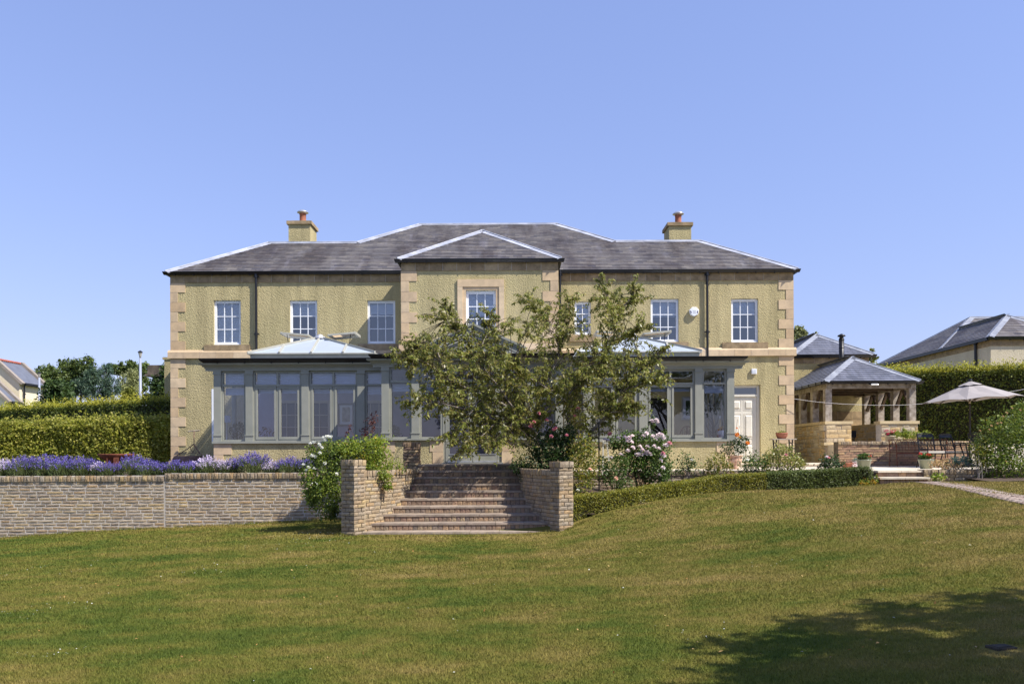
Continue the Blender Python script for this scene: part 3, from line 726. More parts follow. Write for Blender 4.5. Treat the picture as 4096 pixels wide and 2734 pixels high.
for i in range(4): mb.box(vc.x-.065, vc.x+.065, YF-.078, YF-.071, vc.z-.055+i*.033, vc.z-.04+i*.033)
tag(mb.build('vent_cover', M['white']), 'small square white vent cover on the wall above the side door', 'vent')

# ---- main roof
EY = YF - .12; EXL, EXR = XL-.14, XR+.14
dL = 2.66; YR = EY + dL; ZR = ZE + SL*dL; dC = 4.62; YC = EY + dC; ZC = ZE + SL*dC
cxl, cxr = P(1428, 968, YR).x, P(2462, 966, YR).x           # where the tall centre block starts
kxl, kxr = cxl + (dC-dL)*1.03, cxr - (dC-dL)*1.03           # its ridge ends
RXL, RXR = EXL+dL*.98, EXR-dL*.98
e0, e1 = (EXL, EY, ZE), (EXR, EY, ZE); r0, r1 = (RXL, YR, ZR), (RXR, YR, ZR); c0, c1 = (cxl, YR, ZR), (cxr, YR, ZR); k0, k1 = (kxl, YC, ZC), (kxr, YC, ZC)
mir = lambda p: (p[0], 2*YR-p[1], p[2]); mirC = lambda p: (p[0], 2*YC-p[1], p[2])
mb = MB(); dn = -.03; q = lambda p: (p[0], p[1], p[2]+dn)
mb.poly([q(e0), q(e1), q(r1), q(r0)]); mb.poly([q(c0), q(c1), q(k1), q(k0)])
mb.poly([q(mir(e0)), q(e0), q(r0)]); mb.poly([q(e1), q(mir(e1)), q(r1)]); mb.poly([q(mir(e1)), q(mir(e0)), q(r0), q(r1)])
bc0, bc1 = (cxl, 2*YC-YR, ZR), (cxr, 2*YC-YR, ZR)
mb.poly([q(c0), q(k0), q(bc0)]); mb.poly([q(c1), q(bc1), q(k1)]); mb.poly([q(bc0), q(k0), q(k1), q(bc1)])
mb.poly([(cxl, 2*YC-YR, ZR+dn), (cxr, 2*YC-YR, ZR+dn), (cxr, 36, ZE), (cxl, 36, ZE)])
# bay roof deck
bxl, bxr = BXL-.12, BXR+.12; by = YB-.12; hb_ = (bxr-bxl)/2; bxc = (bxl+bxr)/2; ap = (bxc, by+hb_, ZE+SL*hb_); bk_ = (bxc, by+hb_+2.0, ZE+SL*hb_)
b0, b1 = (bxl, by, ZE), (bxr, by, ZE); jb = (bxc, EY + hb_, ZE+SL*hb_)
mb.poly([q(b0), q(b1), q(ap)]); mb.poly([q((bxl, EY+.02, ZE)), q(b0), q(ap), q(jb)]); mb.poly([q(b1), q((bxr, EY+.02, ZE)), q(jb), q(ap)])
roof = mb.build('roof', M['slate'], house)
N_f = Vector((0, -SL, 1)).normalized(); N_l = Vector((-SL, 0, 1)).normalized(); N_r = Vector((SL, 0, 1)).normalized()
planes = [plane(b0, b1, ap, [[b0, b1, ap]]),
          plane((bxl, EY, ZE), b0, ap, [[(bxl, EY, ZE), b0, ap, jb]]), plane(b1, (bxr, EY, ZE), jb, [[b1, (bxr, EY, ZE), jb, ap]]),
          plane(e0, e1, r0, [[e0, b0[:1] + (EY, ZE), (bxc, EY+hb_, ZE+SL*hb_), (bxc, YR, ZR), r0], [(bxr, EY, ZE), e1, r1, (bxc, YR, ZR), (bxc, EY+hb_, ZE+SL*hb_)], [c0, c1, k1, k0]]),
          plane(mir(e0), e0, r0, [[mir(e0), e0, r0]]), plane(e1, mir(e1), r1, [[e1, mir(e1), r1]]),
          plane(bc0, c0, k0, [[bc0, c0, k0]]), plane(c1, bc1, k1, [[c1, bc1, k1]])]
slate_roof(roof, planes, .27, .152, M['slate'])
flashing(roof, e0, r0, N_l, N_f); flashing(roof, e1, r1, N_f, N_r); flashing(roof, c0, k0, N_l, N_f); flashing(roof, c1, k1, N_f, N_r)
flashing(roof, b0, ap, N_l, N_f, .16); flashing(roof, b1, ap, N_f, N_r, .16)
N_b = Vector((0, SL, 1)).normalized()
for a, b in ((r0, c0), (c1, r1), (k0, k1)): flashing(roof, b, a, N_f, N_b, .10, 'ridge_flashing')
flashing(roof, ap, jb, N_r, N_l, .12, 'ridge_flashing')
gutter_x(house, EXL-.03, bxl+.02, EY+.06, ZE-.0, right=False); gutter_x(house, bxr-.02, EXR+.03, EY+.06, ZE-.0, left=False); gutter_x(house, bxl-.05, bxr+.05, by+.06, ZE)
mb = MB(); mb.box(EXL+.1, bxl, EY+.061, YF+.01, ZE-.09, ZE-.045); mb.box(bxr, EXR-.1, EY+.061, YF+.01, ZE-.09, ZE-.045); mb.box(bxl+.1, bxr-.1, by+.061, YB+.01, ZE-.088, ZE-.043)
mb.box(bxl, bxl+.06, by+.05, EY, ZE-.1, ZE); mb.box(bxr-.06, bxr, by+.05, EY, ZE-.1, ZE); mb.box(EXL, EXL+.06, EY+.05, YBK, ZE-.1, ZE); mb.box(EXR-.06, EXR, EY+.05, YBK, ZE-.1, ZE)
mb.build('soffit', M['gutter'], house)
# ---- chimneys
def chimney(u0, u1, vt, label):
    Y0 = 29.25; x0, x1 = P(u0, 930, Y0).x, P(u1, 930, Y0).x; zt = PZ(vt, Y0, (u0+u1)/2); mb = MB(); mb.box(x0, x1, Y0, Y0+.95, ZR-1.2, zt-.12)
    c = mb.build('chimney', M['harl'], house); c['label'] = label
    mb = MB(); mb.box(x0-.06, x1+.06, Y0-.06, Y0+1.01, zt-.12, zt); mb.box(x0+.1, x1-.05, Y0+.1, Y0+.85, zt, zt+.05); mb.build('cope', M['sandstone_old'], c)
    xm = (x0+x1)/2 + .02; ym = Y0+.42
    mb = MB(); mb.lathe([(.10,0),(.125,.01),(.125,.05),(.118,.07),(.118,.30),(.13,.32),(.13,.34),(.1,.34)], (xm, ym, zt+.05), 18); mb.build('chimney_pot', M['terracotta'], c, True)
    mb = MB(); mb.lathe([(.10,0),(.13,.02),(.2,.05),(.215,.06),(.2,.085),(.14,.135),(.06,.165),(.0,.17)], (xm, ym, zt+.37), 20); mb.build('cowl', M['steel'], c, True)
chimney(1154, 1241, 884, 'left chimney with weathered grey cope, clay pot and steel cowl')
chimney(2676, 2765, 890, 'right chimney with clean stone cope, clay pot and steel cowl')
# low rear wing peeping out beyond the left corner
mb = MB(); p = P(665, 1440, 31.9); mb.box(p.x, p.x+3, 31.72, 34, ZG, p.z); mb.box(p.x-.06, p.x+3, 31.69, 34.05, p.z, p.z+.1)
tag(mb.build('rear_wing', M['harl']), 'flat-topped rear wing just showing behind the left corner of the house', 'wing')
# ------------------------------------------------------------------ conservatory
YWG, YCN = 23.2, 22.2
cons = thing('conservatory', 'grey-green timber conservatory across the garden front with glazed roof lanterns', 'conservatory', (XC, YWG, ZL))
OFF = [7.48, 6.55, 4.92, 3.29]; PW = .105
zc = lambda v, Y, u: PZ(v, Y, u)
def levels(Y, du):
    """sill, base block, transom, cap, frieze, gutter levels taken from the photo"""
    f = lambda v: PZ(v, Y, du)
    return f
gW = dict(sill0=PZ(1773,YWG,950), sill1=PZ(1764,YWG,950), block=PZ(1740,YWG,950), tr0=PZ(1545,YWG,950), tr1=PZ(1537,YWG,950), cap=PZ(1494,YWG,950), fr0=PZ(1483,YWG,950), gut0=PZ(1450,YWG-.25,950), gut1=PZ(1432,YWG-.3,950))
gC = dict(gW)
def pilaster(x, y, g, back=.16):
    mb = MB(); z0, z1 = g['sill1'], g['fr0']
    mb.box(x-PW, x+PW, y, y+back, z0, z1); mb.box(x-PW-.012, x+PW+.012, y-.014, y+.02, z0, g['block']-.02)
    mb.box(x-PW-.025, x+PW+.025, y-.028, y+.02, g['block']-.02, g['block']+.012)
    mb.box(x-PW-.012, x+PW+.012, y-.014, y+.02, g['cap'], z1); mb.box(x-PW-.02, x+PW+.02, y-.022, y+.02, g['cap']-.02, g['cap'])
    return mb.build('pilaster', M['grey'], cons)
def cons_window(x0, x1, y, g, double, blinds=True, full=True, low=.11, name='window'):
    fr = .06; yf = y+.05; z0, z1 = g['sill1'], g['fr0']; t0, t1 = g['tr0'], g['tr1']; mb = MB()
    mb.box(x0, x0+fr, yf, yf+.09, z0, z1); mb.box(x1-fr, x1, yf, yf+.09, z0, z1)
    mb.box(x0+fr, x1-fr, yf+.002, yf+.088, z1-fr, z1); mb.box(x0+fr, x1-fr, yf+.002, yf+.088, z0, z0+fr*.8); mb.box(x0+fr-.02, x1-fr+.02, yf-.022, yf+.088, t0, t1)
    xm = (x0+x1)/2
    if double: mb.box(xm-.03, xm+.03, yf+.003, yf+.086, z0+fr*.8, t0); mb.box(xm-.03, xm+.03, yf+.003, yf+.086, t1, z1-fr)
    wn = mb.build(name, M['grey'], cons)
    cells = [(x0+fr, xm-.03), (xm+.03, x1-fr)] if double else [(x0+fr, x1-fr)]
    for a, b in cells:
        pane(wn, a, b, yf+.045, t1, z1-fr, M['glass'])
        if double:
            cf = .062; mb = MB(); zb, zt = z0+fr*.8+.006, t0-.006; aa, bb = a+.006, b-.006
            mb.box(aa, aa+cf, yf-.012, yf+.05, zb, zt); mb.box(bb-cf, bb, yf-.012, yf+.05, zb, zt); mb.box(aa+cf, bb-cf, yf-.010, yf+.05, zb, zb+cf*1.2); mb.box(aa+cf, bb-cf, yf-.010, yf+.05, zt-cf, zt)
            cs = mb.build('casement', M['grey'], wn); pane(wn, aa+cf, bb-cf, yf+.03, zb+cf*1.2, zt-cf, M['glass'])
        else: pane(wn, a, b, yf+.045, z0+fr*.8, t0, M['glass'])
        if blinds:
            if full: blind(wn, a+.01, b-.01, yf+.15, t1-.03, z1-fr*.5)
            blind(wn, a+.01, b-.01, yf+.15, t0 - (t0-z0)*low, t0-.02)
    return wn
def entab(x0, x1, y, g, ml, mr):
    """frieze, cornice and gutter along the front"""
    zf, z0, z1 = g['fr0'], g['gut0'], g['gut1']; mb = MB()
    mb.ext_x([(y+.2, zf), (y-.02, zf), (y-.02, zf+.06), (y-.04, zf+.06), (y-.04, zf+.09), (y-.08, zf+.11), (y-.10, zf+.15), (y-.17, z0-.05), (y-.19, z0), (y+.2, z0)], x0-.02, x1+.02, .95 if ml else 0, .95 if mr else 0)
    mb.build('cornice', M['grey'], cons)
    mb = MB(); mb.ext_x([(y+.05, z0+.003), (y-.20, z0+.003), (y-.28, z0+.06), (y-.31, z1-.01), (y-.31, z1), (y+.05, z1)], x0-.0, x1+.0, .9 if ml else 0, .9 if mr else 0)
    gt = mb.build('gutter', M['gutter'], cons); mb = MB(); x = x0+.2
    while x < x1: mb.box(x-.012, x+.012, y-.25, y-.21, z0-.025, z0+.005); x += .78
    mb.build('gutter_bracket', M['gutter'], gt)
HCN = 2.53                                             # half width of the centre front
cxs = [-HCN+PW, -HCN+PW+.835, HCN-PW-.835, HCN-PW]
wx = [o for o in OFF]
for s_ in (-1, 1):
    xs = [XC + s_*o for o in OFF]
    for x in xs: pilaster(x, YWG, gW)
    f = (lambda a, b: (min(a, b)+PW, max(a, b)-PW))
    full = s_ < 0
    cons_window(*f(xs[0], xs[1]), YWG, gW, False, True, full, .13)
    cons_window(*f(xs[1], xs[2]), YWG, gW, True, True, full, .10)
    cons_window(*f(xs[2], xs[3]), YWG, gW, True, True, full, .10)
    xe = XC + s_*HCN
    a, b = f(xs[3], xe); cons_window(a, b, YWG, gW, False, True, full, .13)
    X0, X1 = sorted((XC + s_*(OFF[0]+PW), XC + s_*HCN))
    entab(X0, X1, YWG, gW, s_ < 0, s_ > 0)
    mb = MB(); mb.box(min(X0, X1)-.03, max(X0, X1)+.03, YWG-.06, YWG+.18, gW['sill0'], gW['sill1']); mb.build('sill', M['grey'], cons)
    mb = MB(); mb.box(X0+.02, X1, YWG+.01, YWG+.25, ZG-.5, gW['sill0']); mb.box(*sorted((XC+s_*(OFF[0]+PW-.26), XC+s_*(OFF[0]+PW-.02))), YWG+.25, YF-.01, ZG-.5, gW['sill0']); mb.build('dwarf_wall', M['harl'], cons)
    quoins(cons, XC + s_*(OFF[0]+PW-.02), YWG+.01, gW['sill0'], ZG-.45, -s_, ln=.5, sh=.26)
    # glazed side wall and side cornice
    xo = XC + s_*(OFF[0]+PW); a, b = sorted((xo, xo - s_*.12)); mb = MB()
    mb.box(a, b, YWG+.16, YF-.01, gW['gut0']-.08 if s_ < 0 else gW['fr0']-.06, gW['gut0']); mb.box(a, b, YWG+.16, YF-.01, gW['sill0'], gW['sill1']+.05); 
    if s_ > 0: mb.box(a, b, YWG+.16, YF-.01, gW['tr0'], gW['tr1'])
    for yy in ((YWG+.95, YWG+1.75, YWG+2.5, YF-.16) if s_ > 0 else (YWG+1.5,)): mb.box(a+.003, b-.003, yy, yy+.10, gW['sill1']+.05, gW['fr0']-.06)
    sd_ = mb.build('side_frame', M['grey'], cons)
    mb = MB(); mb.add([(xo-s_*.06, YWG+.16, gW['sill1']), (xo-s_*.06, YF-.02, gW['sill1']), (xo-s_*.06, YF-.02, gW['fr0']), (xo-s_*.06, YWG+.16, gW['fr0'])], [(0,1,2,3)]); mb.build('side_pane', M['glass_clear' if s_ < 0 else 'glass'], sd_)
    mb = MB(); a, b = sorted((xo - s_*.1, xo + s_*.17)); mb.box(a, b, YWG+.2, YF-.02 if s_ > 0 else YWG+.6, gW['gut0']-.15, gW['gut0']); a, b = sorted((xo - s_*.02, xo + s_*.27)); mb.box(a, b, YWG+.05, YF-.02 if s_ > 0 else YWG+.6, gW['gut0']+.003, gW['gut1']); mb.build('side_gutter', M['gutter'], cons)
# centre front
gCz = dict(gW); sc = YCN/YWG
for k_, vv in dict(sill0=1760, sill1=1753, block=1731, tr0=1530, tr1=1521, cap=1480, fr0=1467, gut0=1432, gut1=1414).items():
    gCz[k_] = PZ(vv, YCN - (.25 if k_ == 'gut0' else .3 if k_ == 'gut1' else 0), 1650)
for o in cxs: pilaster(XC+o, YCN, gCz)
for a, b in ((cxs[0], cxs[1]), (cxs[2], cxs[3])): cons_window(XC+a+PW, XC+b-PW, YCN, gCz, False, True, False, .13)
dw = .83
for s_ in (-1, 1):
    a, b = sorted((s_*(dw), s_*(HCN-.21-.835-.0))); cons_window(XC+a, XC+b-.0, YCN, gCz, False, True, False, .13)
    X0, X1 = sorted((XC+s_*dw, XC+s_*HCN)); mb = MB(); mb.box(X0-.0, X1+.03 if s_ > 0 else X1, YCN-.06, YCN+.18, gCz['sill0'], gCz['sill1']) if s_ > 0 else mb.box(X0-.03, X1, YCN-.06, YCN+.18, gCz['sill0'], gCz['sill1'])
    mb.build('sill', M['grey'], cons)
    mb = MB(); mb.box(X0+.01, X1-.01, YCN+.01, YCN+.2, ZG-.5, gCz['sill0']); mb.build('dwarf_wall', M['harl'], cons)
    for xe_, sd2 in ((XC+s_*dw, s_), (XC+s_*(HCN-.01), -s_)):
        quoins(cons, xe_ + (0 if sd2 == s_ else 0), YCN+.008, gCz['sill0'], ZG-.3, sd2, ln=.36, sh=.28, proud=.012)
    xo = XC+s_*(HCN-.06); mb = MB(); a, b = sorted((xo, xo-s_*.1)); mb.box(a, b, YCN+.16, YWG+.1, ZG-.3, gCz['sill1']); mb.box(a, b, YCN+.16, YWG+.1, gCz['fr0']-.05, gCz['gut0']); mb.box(a, b, YCN+.85, YWG+.1, gCz['sill1'], gCz['fr0']); mb.build('return_frame', M['grey'], cons)
entab(XC-HCN, XC+HCN, YCN, gCz, True, True)
mb = MB(); a, b = XC-dw-.0, XC+dw; mb.box(a, a+.07, YCN+.04, YCN+.14, ZL, gCz['fr0']); mb.box(b-.07, b, YCN+.04, YCN+.14, ZL, gCz['fr0']); mb.box(a+.07, b-.07, YCN+.042, YCN+.14, gCz['tr0'], gCz['tr1']+.03); mb.box(a+.07, b-.07, YCN+.042, YCN+.14, gCz['fr0']-.07, gCz['fr0'])
mb.box(a-.02, b+.02, YCN-.03, YCN+.12, ZL+.0, ZL+.035)
fd = mb.build('french_doors', M['grey'], cons); pane(fd, a+.07, b-.07, YCN+.09, gCz['tr1']+.03, gCz['fr0']-.07, M['glass'])
for s_ in (-1, 1):
    x0, x1 = sorted((XC+s_*.006, XC+s_*(dw-.075))); mb = MB(); z0, z1 = ZL+.04, gCz['tr0']-.006; yy = YCN+.03; sw_ = .115
    mb.box(x0, x0+sw_, yy, yy+.055, z0, z1); mb.box(x1-sw_, x1, yy, yy+.055, z0, z1); mb.box(x0+sw_, x1-sw_, yy+.002, yy+.053, z0, z0+.22); mb.box(x0+sw_, x1-sw_, yy+.002, yy+.053, z1-.1, z1)
    lf = mb.build('door_leaf', M['grey'], fd); pane(lf, x0+sw_, x1-sw_, yy+.03, z0+.22, z1-.1, M['glass'])
    mb = MB(); mb.box(x0+.02, x1-.02, yy-.02, yy, z0+.0, z0+.035); mb.box(x0+sw_-.01, x1-sw_+.01, yy-.012, yy, z0+.205, z0+.225); mb.build('weather_bar', M['steel'], lf)
    mb = MB(); hx = XC+s_*.06; mb.tube([(hx, yy-.05, z0+1.0), (hx+s_*.1, yy-.05, z0+1.0)], .011, 6); mb.box(hx-.02, hx+.02, yy-.012, yy, z0+.9, z0+1.1); mb.build('door_handle', M['steel'], lf)
# flat roof, ceiling, floor, back wall lining
zr = gW['gut1']-.06
def lantern_foot(s_):
    a, b = sorted((XC + s_*3.05, XC + s_*6.72)); return a, b, YWG+.65, YF-.55
mb = MB(); mc = MB()
for s_ in (-1, 1):
    a, b, c, d = lantern_foot(s_); X0, X1 = sorted((XC+s_*1.6, XC+s_*(OFF[0]+PW+.05)))
    for m_, z0, z1 in ((mb, zr-.06, zr), (mc, gW['fr0']+.0, gW['fr0']+.03)):
        if s_ > 0: m_.box(X0, a, YWG+.06, YF-.005, z0, z1)
        m_.box(b, X1, YWG+.06, YF-.005, z0, z1); m_.box(a, b, YWG+.06, c, z0, z1); m_.box(a, b, d, YF-.005, z0, z1)
mb.box(XC-1.6, XC+1.6, YCN+.06, YB-.005, zr-.06, zr); mc.box(XC-1.6, XC+1.6, YCN+.1, YB-.005, gW['fr0']+.04, gW['fr0']+.07)
for s_ in (-1, 1):
    X0, X1 = sorted((XC+s_*1.6, XC+s_*(HCN+.05))); mb.box(X0, X1, YCN+.06, YWG+.06, zr-.06, zr); mc.box(X0, X1, YCN+.1, YWG+.06, gW['fr0'], gW['fr0']+.03)
mg = MB(); a, b, c, d = lantern_foot(-1); X0 = XC-(OFF[0]+PW+.05); mg.add([(X0, YWG+.06, zr), (a, YWG+.06, zr), (a, YF-.005, zr), (X0, YF-.005, zr)], [(0,1,2,3)]); mg.build('added_sun_strip', M['glass_clear'], cons)  # clear strip added in the flat roof so sun reaches the left wall
mg = MB(); mg.box(P(850, 1770, YF-.2).x, XC-OFF[0]-PW, YF-.26, YF-.005, ZG-.5, PZ(1771, YF-.1, 860)); mg.build('added_shadow_wall', M['harl'], cons)  # wall added to cast the slanting shadow below sill height
mb.build('flat_roof', M['lead'], cons); mc.build('ceiling', M['ceil'], cons)
mb = MB(); mb.box(XC-7.5, XC+7.5, YWG+.26, YF-.01, ZL-.1, ZL+.0); mb.box(XC-2.45, XC+2.45, YCN+.2, YWG+.26, ZL-.1, ZL+.0); mb.build('floor', M['floorwood'], cons)
Yi = YF-.02
mb = MB(); mb.box(XC-7.45, BXL, Yi, Yi+.015, ZL, gW['fr0']); mb.box(BXL, BXR, YB-.02, YB-.005, ZL, gW['fr0']+.03); mb.box(BXL-.02, BXL-.005, YB-.005, Yi, ZL, gW['fr0']); mb.build('plaster_lining', M['plaster_grey'], cons)
mb = MB(); X1 = XC+7.45; dk0, dk1, dkt = P(2560,1700,Yi).x, P(2678,1700,Yi).x, PZ(1592, Yi, 2640)
mb.box(BXR, dk0, Yi, Yi+.015, ZL, gW['fr0']); mb.box(dk1, X1, Yi, Yi+.015, ZL, gW['fr0']); mb.box(dk0, dk1, Yi, Yi+.015, dkt, gW['fr0']); mb.box(BXR+.005, BXR+.02, YB-.005, Yi, ZL, gW['fr0'])
mb.build('cream_lining', M['plaster_cream'], cons)
mb = MB(); mb.box(dk0, dk1, Yi-.002, Yi+.01, ZL, dkt); mb.build('doorway_shade_panel', M['dark_room'], cons)  # dark panel fills the opening, standing in for the unlit room beyond
mb = MB(); mb.box(dk0-.09, dk0, Yi-.03, Yi, ZL, dkt+.09); mb.box(dk1, dk1+.09, Yi-.03, Yi, ZL, dkt+.09); mb.box(dk0, dk1, Yi-.03, Yi, dkt, dkt+.09); mb.build('doorway_trim', M['plaster_cream'], cons)
M['plaster_trim'] = plain('grey_trim', L(182,176,172), L(174,168,165))
for uc in (1165, 1262, 1500):                      # small-paned inner doors in the back wall
    xm = P(uc, 1700, Yi).x; z1 = PZ(1612, Yi, uc); mb = MB(); hw_ = .42
    mb.box(xm-hw_-.08, xm-hw_, Yi-.04, Yi-.001, ZL, z1+.09); mb.box(xm+hw_, xm+hw_+.08, Yi-.04, Yi-.001, ZL, z1+.09); mb.box(xm-hw_, xm+hw_, Yi-.04, Yi-.001, z1, z1+.09)
    for t_ in (-.14, .14): mb.box(xm+t_-.015, xm+t_+.015, Yi-.03, Yi-.001, ZL, z1)
    for j in range(1, 5): mb.box(xm-hw_, xm+hw_, Yi-.028, Yi-.001, ZL+(z1-ZL)*j/5-.015, ZL+(z1-ZL)*j/5+.015)
    d_ = mb.build('inner_door', M['plaster_trim'], cons); pane(d_, xm-hw_, xm+hw_, Yi-.01, ZL, z1, M['dark_blue'] if 'dark_blue' in M else M.setdefault('dark_blue', plain('dim_room', L(98,102,120), L(88,92,110))))  # opaque pane, dimness of the room behind is put into its colour
# roof lanterns
def lantern(s_, label):
    a, b, c, d = lantern_foot(s_); ze = PZ(1408, YWG+.65, 1200); zt = PZ(1350, (c+d)/2, 1270)
    t = MB(); t.box(a, b, c, c+.06, zr-.02, ze-.03); t.box(a, b, d-.06, d, zr-.02, ze-.03); t.box(a, a+.06, c+.06, d-.06, zr-.02, ze-.03); t.box(b-.06, b, c+.06, d-.06, zr-.02, ze-.03)
    for z_ in (.35, .68): t.box(a-.012, b+.012, c-.014, c+.01, zr+(ze-zr)*z_-.012, zr+(ze-zr)*z_+.012)
    o = t.build('roof_lantern', M['grey'], cons); o['label'] = label
    xm, ym = (a+b)/2, (c+d)/2; A = Vector((xm, ym, zt)); e = .07
    cs = [Vector((a-e, c-e, ze-.03)), Vector((b+e, c-e, ze-.03)), Vector((b+e, d+e, ze-.03)), Vector((a-e, d+e, ze-.03))]
    for i in range(4):
        p, q_ = cs[i], cs[(i+1) % 4]; mb = MB(); mb.poly([p, q_, A]); mb.build('glass_slope', M['glass_roof'], o)
        mb = MB(); mb.beam(p + Vector((0, 0, .02)), A + Vector((0, 0, .02)), .06, .06); mb.build('hip_bar', M['alu'], o)
        n_ = 4 if i % 2 == 0 else 3
        for j in range(1, n_):
            f_ = j/n_; base = p + (q_-p)*f_; r_ = min(f_, 1-f_)*2; top = base + (A - (p+q_)/2)*r_*.97; base = base - (A-(p+q_)/2)*.02
            mb = MB(); mb.beam(base + Vector((0, 0, .025)), top + Vector((0, 0, .02)), .055, .05); mb.build('rafter_bar', M['alu'], o)
    mb = MB(); mb.box(a-e, b+e, c-e-.01, c-e+.03, ze-.06, ze-.025); mb.box(a-e, b+e, d+e-.03, d+e+.01, ze-.06, ze-.025); mb.box(a-e-.01, a-e+.03, c-e+.03, d+e-.03, ze-.06, ze-.025); mb.box(b+e-.03, b+e+.01, c-e+.03, d+e-.03, ze-.06, ze-.025); mb.build('eaves_bar', M['alu'], o)
    mb = MB(); mb.lathe([(.17,-.05),(.15,.01),(.09,.03),(.075,.07),(.0,.085)], A + Vector((0, 0, .02)), 8); mb.build('finial_cap', M['lead'], o)
    for q_ in (-1, 1):                               # opened vents on the end slopes, propped nearly level
        hx = xm + q_*.32; base = Vector((hx, ym+.15, zt-.02)); end = base + Vector((q_*.82, 0, .07)); mb = MB()
        for yy in (-.42, .42): mb.beam(base+Vector((0, yy, .06)), end+Vector((0, yy, .06)), .05, .05)
        mb.beam(end+Vector((0, -.42, .06)), end+Vector((0, .42, .06)), .05, .08); mb.beam(base+Vector((0, -.42, .06)), base+Vector((0, .42, .06)), .05, .05)
        vt_ = mb.build('vent_flap', M['alu'], o); mb = MB(); u_ = Vector((0, .42, 0)); mb.add([base-u_+Vector((0,0,.07)), end-u_+Vector((0,0,.07)), end+u_+Vector((0,0,.07)), base+u_+Vector((0,0,.07))], [(0,1,2,3)])
        mb.build('vent_pane', M['glass'], o); mb = MB(); mb.tube([end+Vector((-q_*.15, -.3, .05)), end+Vector((-q_*.2, -.3, -.36))], .01, 5); mb.build('vent_strut', M['black'], o)
lantern(-1, 'left roof lantern with two propped vents'); lantern(1, 'right roof lantern behind the tree')
# glazed gable over the french doors
hz_ = 1.49; zb = PZ(1411, YCN+.2, 1700); zt = PZ(1300, YCN+.2, 1895); yg = YCN+.25
pm = MB(); L0, R0, A0 = Vector((XC-hz_, yg, zb+.1)), Vector((XC+hz_, yg, zb+.1)), Vector((XC, yg, zt))
gb = MB(); gb.box(XC-hz_+.1, XC+hz_-.1, yg, yg+.06, zr, zb+.12); gb.poly([(XC-hz_+.1, yg+.02, zb+.1), (XC+hz_-.1, yg+.02, zb+.1), (XC, yg+.02, zt-.06)])
gab = gb.build('gable', M['grey'], cons)
for p, q_ in ((L0, A0), (A0, R0)):
    mb = MB(); d_ = (q_-p).normalized(); n_ = Vector((-d_.z, 0, d_.x))
    for o1, o2, yo in ((0, .06, -.10), (-.06, 0, -.06), (-.15, -.06, -.03), (-.19, -.15, -.06)):
        a, b = p + n_*o1, q_ + n_*o1; a2, b2 = p + n_*o2, q_ + n_*o2
        vs = [Vector((v_.x, yg+yo, v_.z)) for v_ in (a, b, b2, a2)] + [Vector((v_.x, yg+.03, v_.z)) for v_ in (a, b, b2, a2)]
        mb.add(vs, [(0,1,2,3),(3,2,6,7),(0,4,5,1),(1,5,6,2),(0,3,7,4)])
    mb.build('raking_cornice', M['grey'], gab)
mb = MB(); mb.box(XC-hz_-.05, XC+hz_+.05, yg-.05, yg+.03, zb-.05, zb+.07); mb.build('gable_base', M['grey'], gab)
mb = MB(); mb.beam((XC, yg-.005, zb+.07), (XC, yg-.005, zt-.2), .06, .03); mb.beam((XC-.95, yg-.006, zb+.11), (XC-.03, yg-.006, zt-.32), .05, .03); mb.beam((XC+.95, yg-.006, zb+.11), (XC+.03, yg-.006, zt-.32), .05, .03); mb.build('gable_moulding', M['alu'], gab)
for s_ in (-1, 1):
    e_ = XC+s_*hz_; mb = MB(); mb.add([(e_, yg+.03, zb+.1), (XC, yg+.03, zt), (XC, YB-.01, zt), (e_, YB-.01, zb+.1)], [(0,1,2,3)]); mb.build('glass_slope', M['glass_roof'], gab)
    for j in range(4):
        yy = yg+.06+(YB-.1-yg)*j/3; mb = MB(); mb.beam((e_, yy, zb+.12), (XC, yy, zt+.02), .05, .05); mb.build('rafter_bar', M['alu'], gab)

# ------------------------------------------------------------------ things inside the conservatory
def picture(u0, u1, v0, v1, y, frame, art, label):
    a, b = P(u0, v0, y).x, P(u1, v0, y).x; z1, z0 = PZ(v0, y, u0), PZ(v1, y, u0); t = thing('framed_picture', label, 'picture', ((a+b)/2, y, z0)); mb = MB(); f = .05
    mb.box(a, a+f, y-.035, y-.002, z0, z1); mb.box(b-f, b, y-.035, y-.002, z0, z1); mb.box(a+f, b-f, y-.034, y-.002, z0, z0+f); mb.box(a+f, b-f, y-.034, y-.002, z1-f, z1); mb.build('frame', frame, t)
    mb = MB(); mb.box(a+f, b-f, y-.012, y-.003, z0+f, z1-f); mb.build('mount', M['blind'], t); g = .16*(b-a)
    mb = MB(); mb.box(a+f+g, b-f-g, y-.018, y-.0125, z0+f+g, z1-f-g); mb.build('artwork', art, t)
M['frame_grey'] = plain('grey_frame', L(120,116,120)); M['sketch'] = plain('pencil_sketch', L(190,186,182), L(140,136,134), 7); M['green_art'] = plain('green_print', L(60,92,56), L(34,48,40), 6); M['pale_frame'] = plain('pale_frame', L(206,202,190))
picture(1352, 1416, 1612, 1702, Yi-.001, M['frame_grey'], M['sketch'], 'grey framed sketch on the conservatory back wall, left of the rose')
picture(2726, 2792, 1585, 1678, Yi-.001, M['pale_frame'], M['green_art'], 'pale framed green print on the cream wall inside the right window')
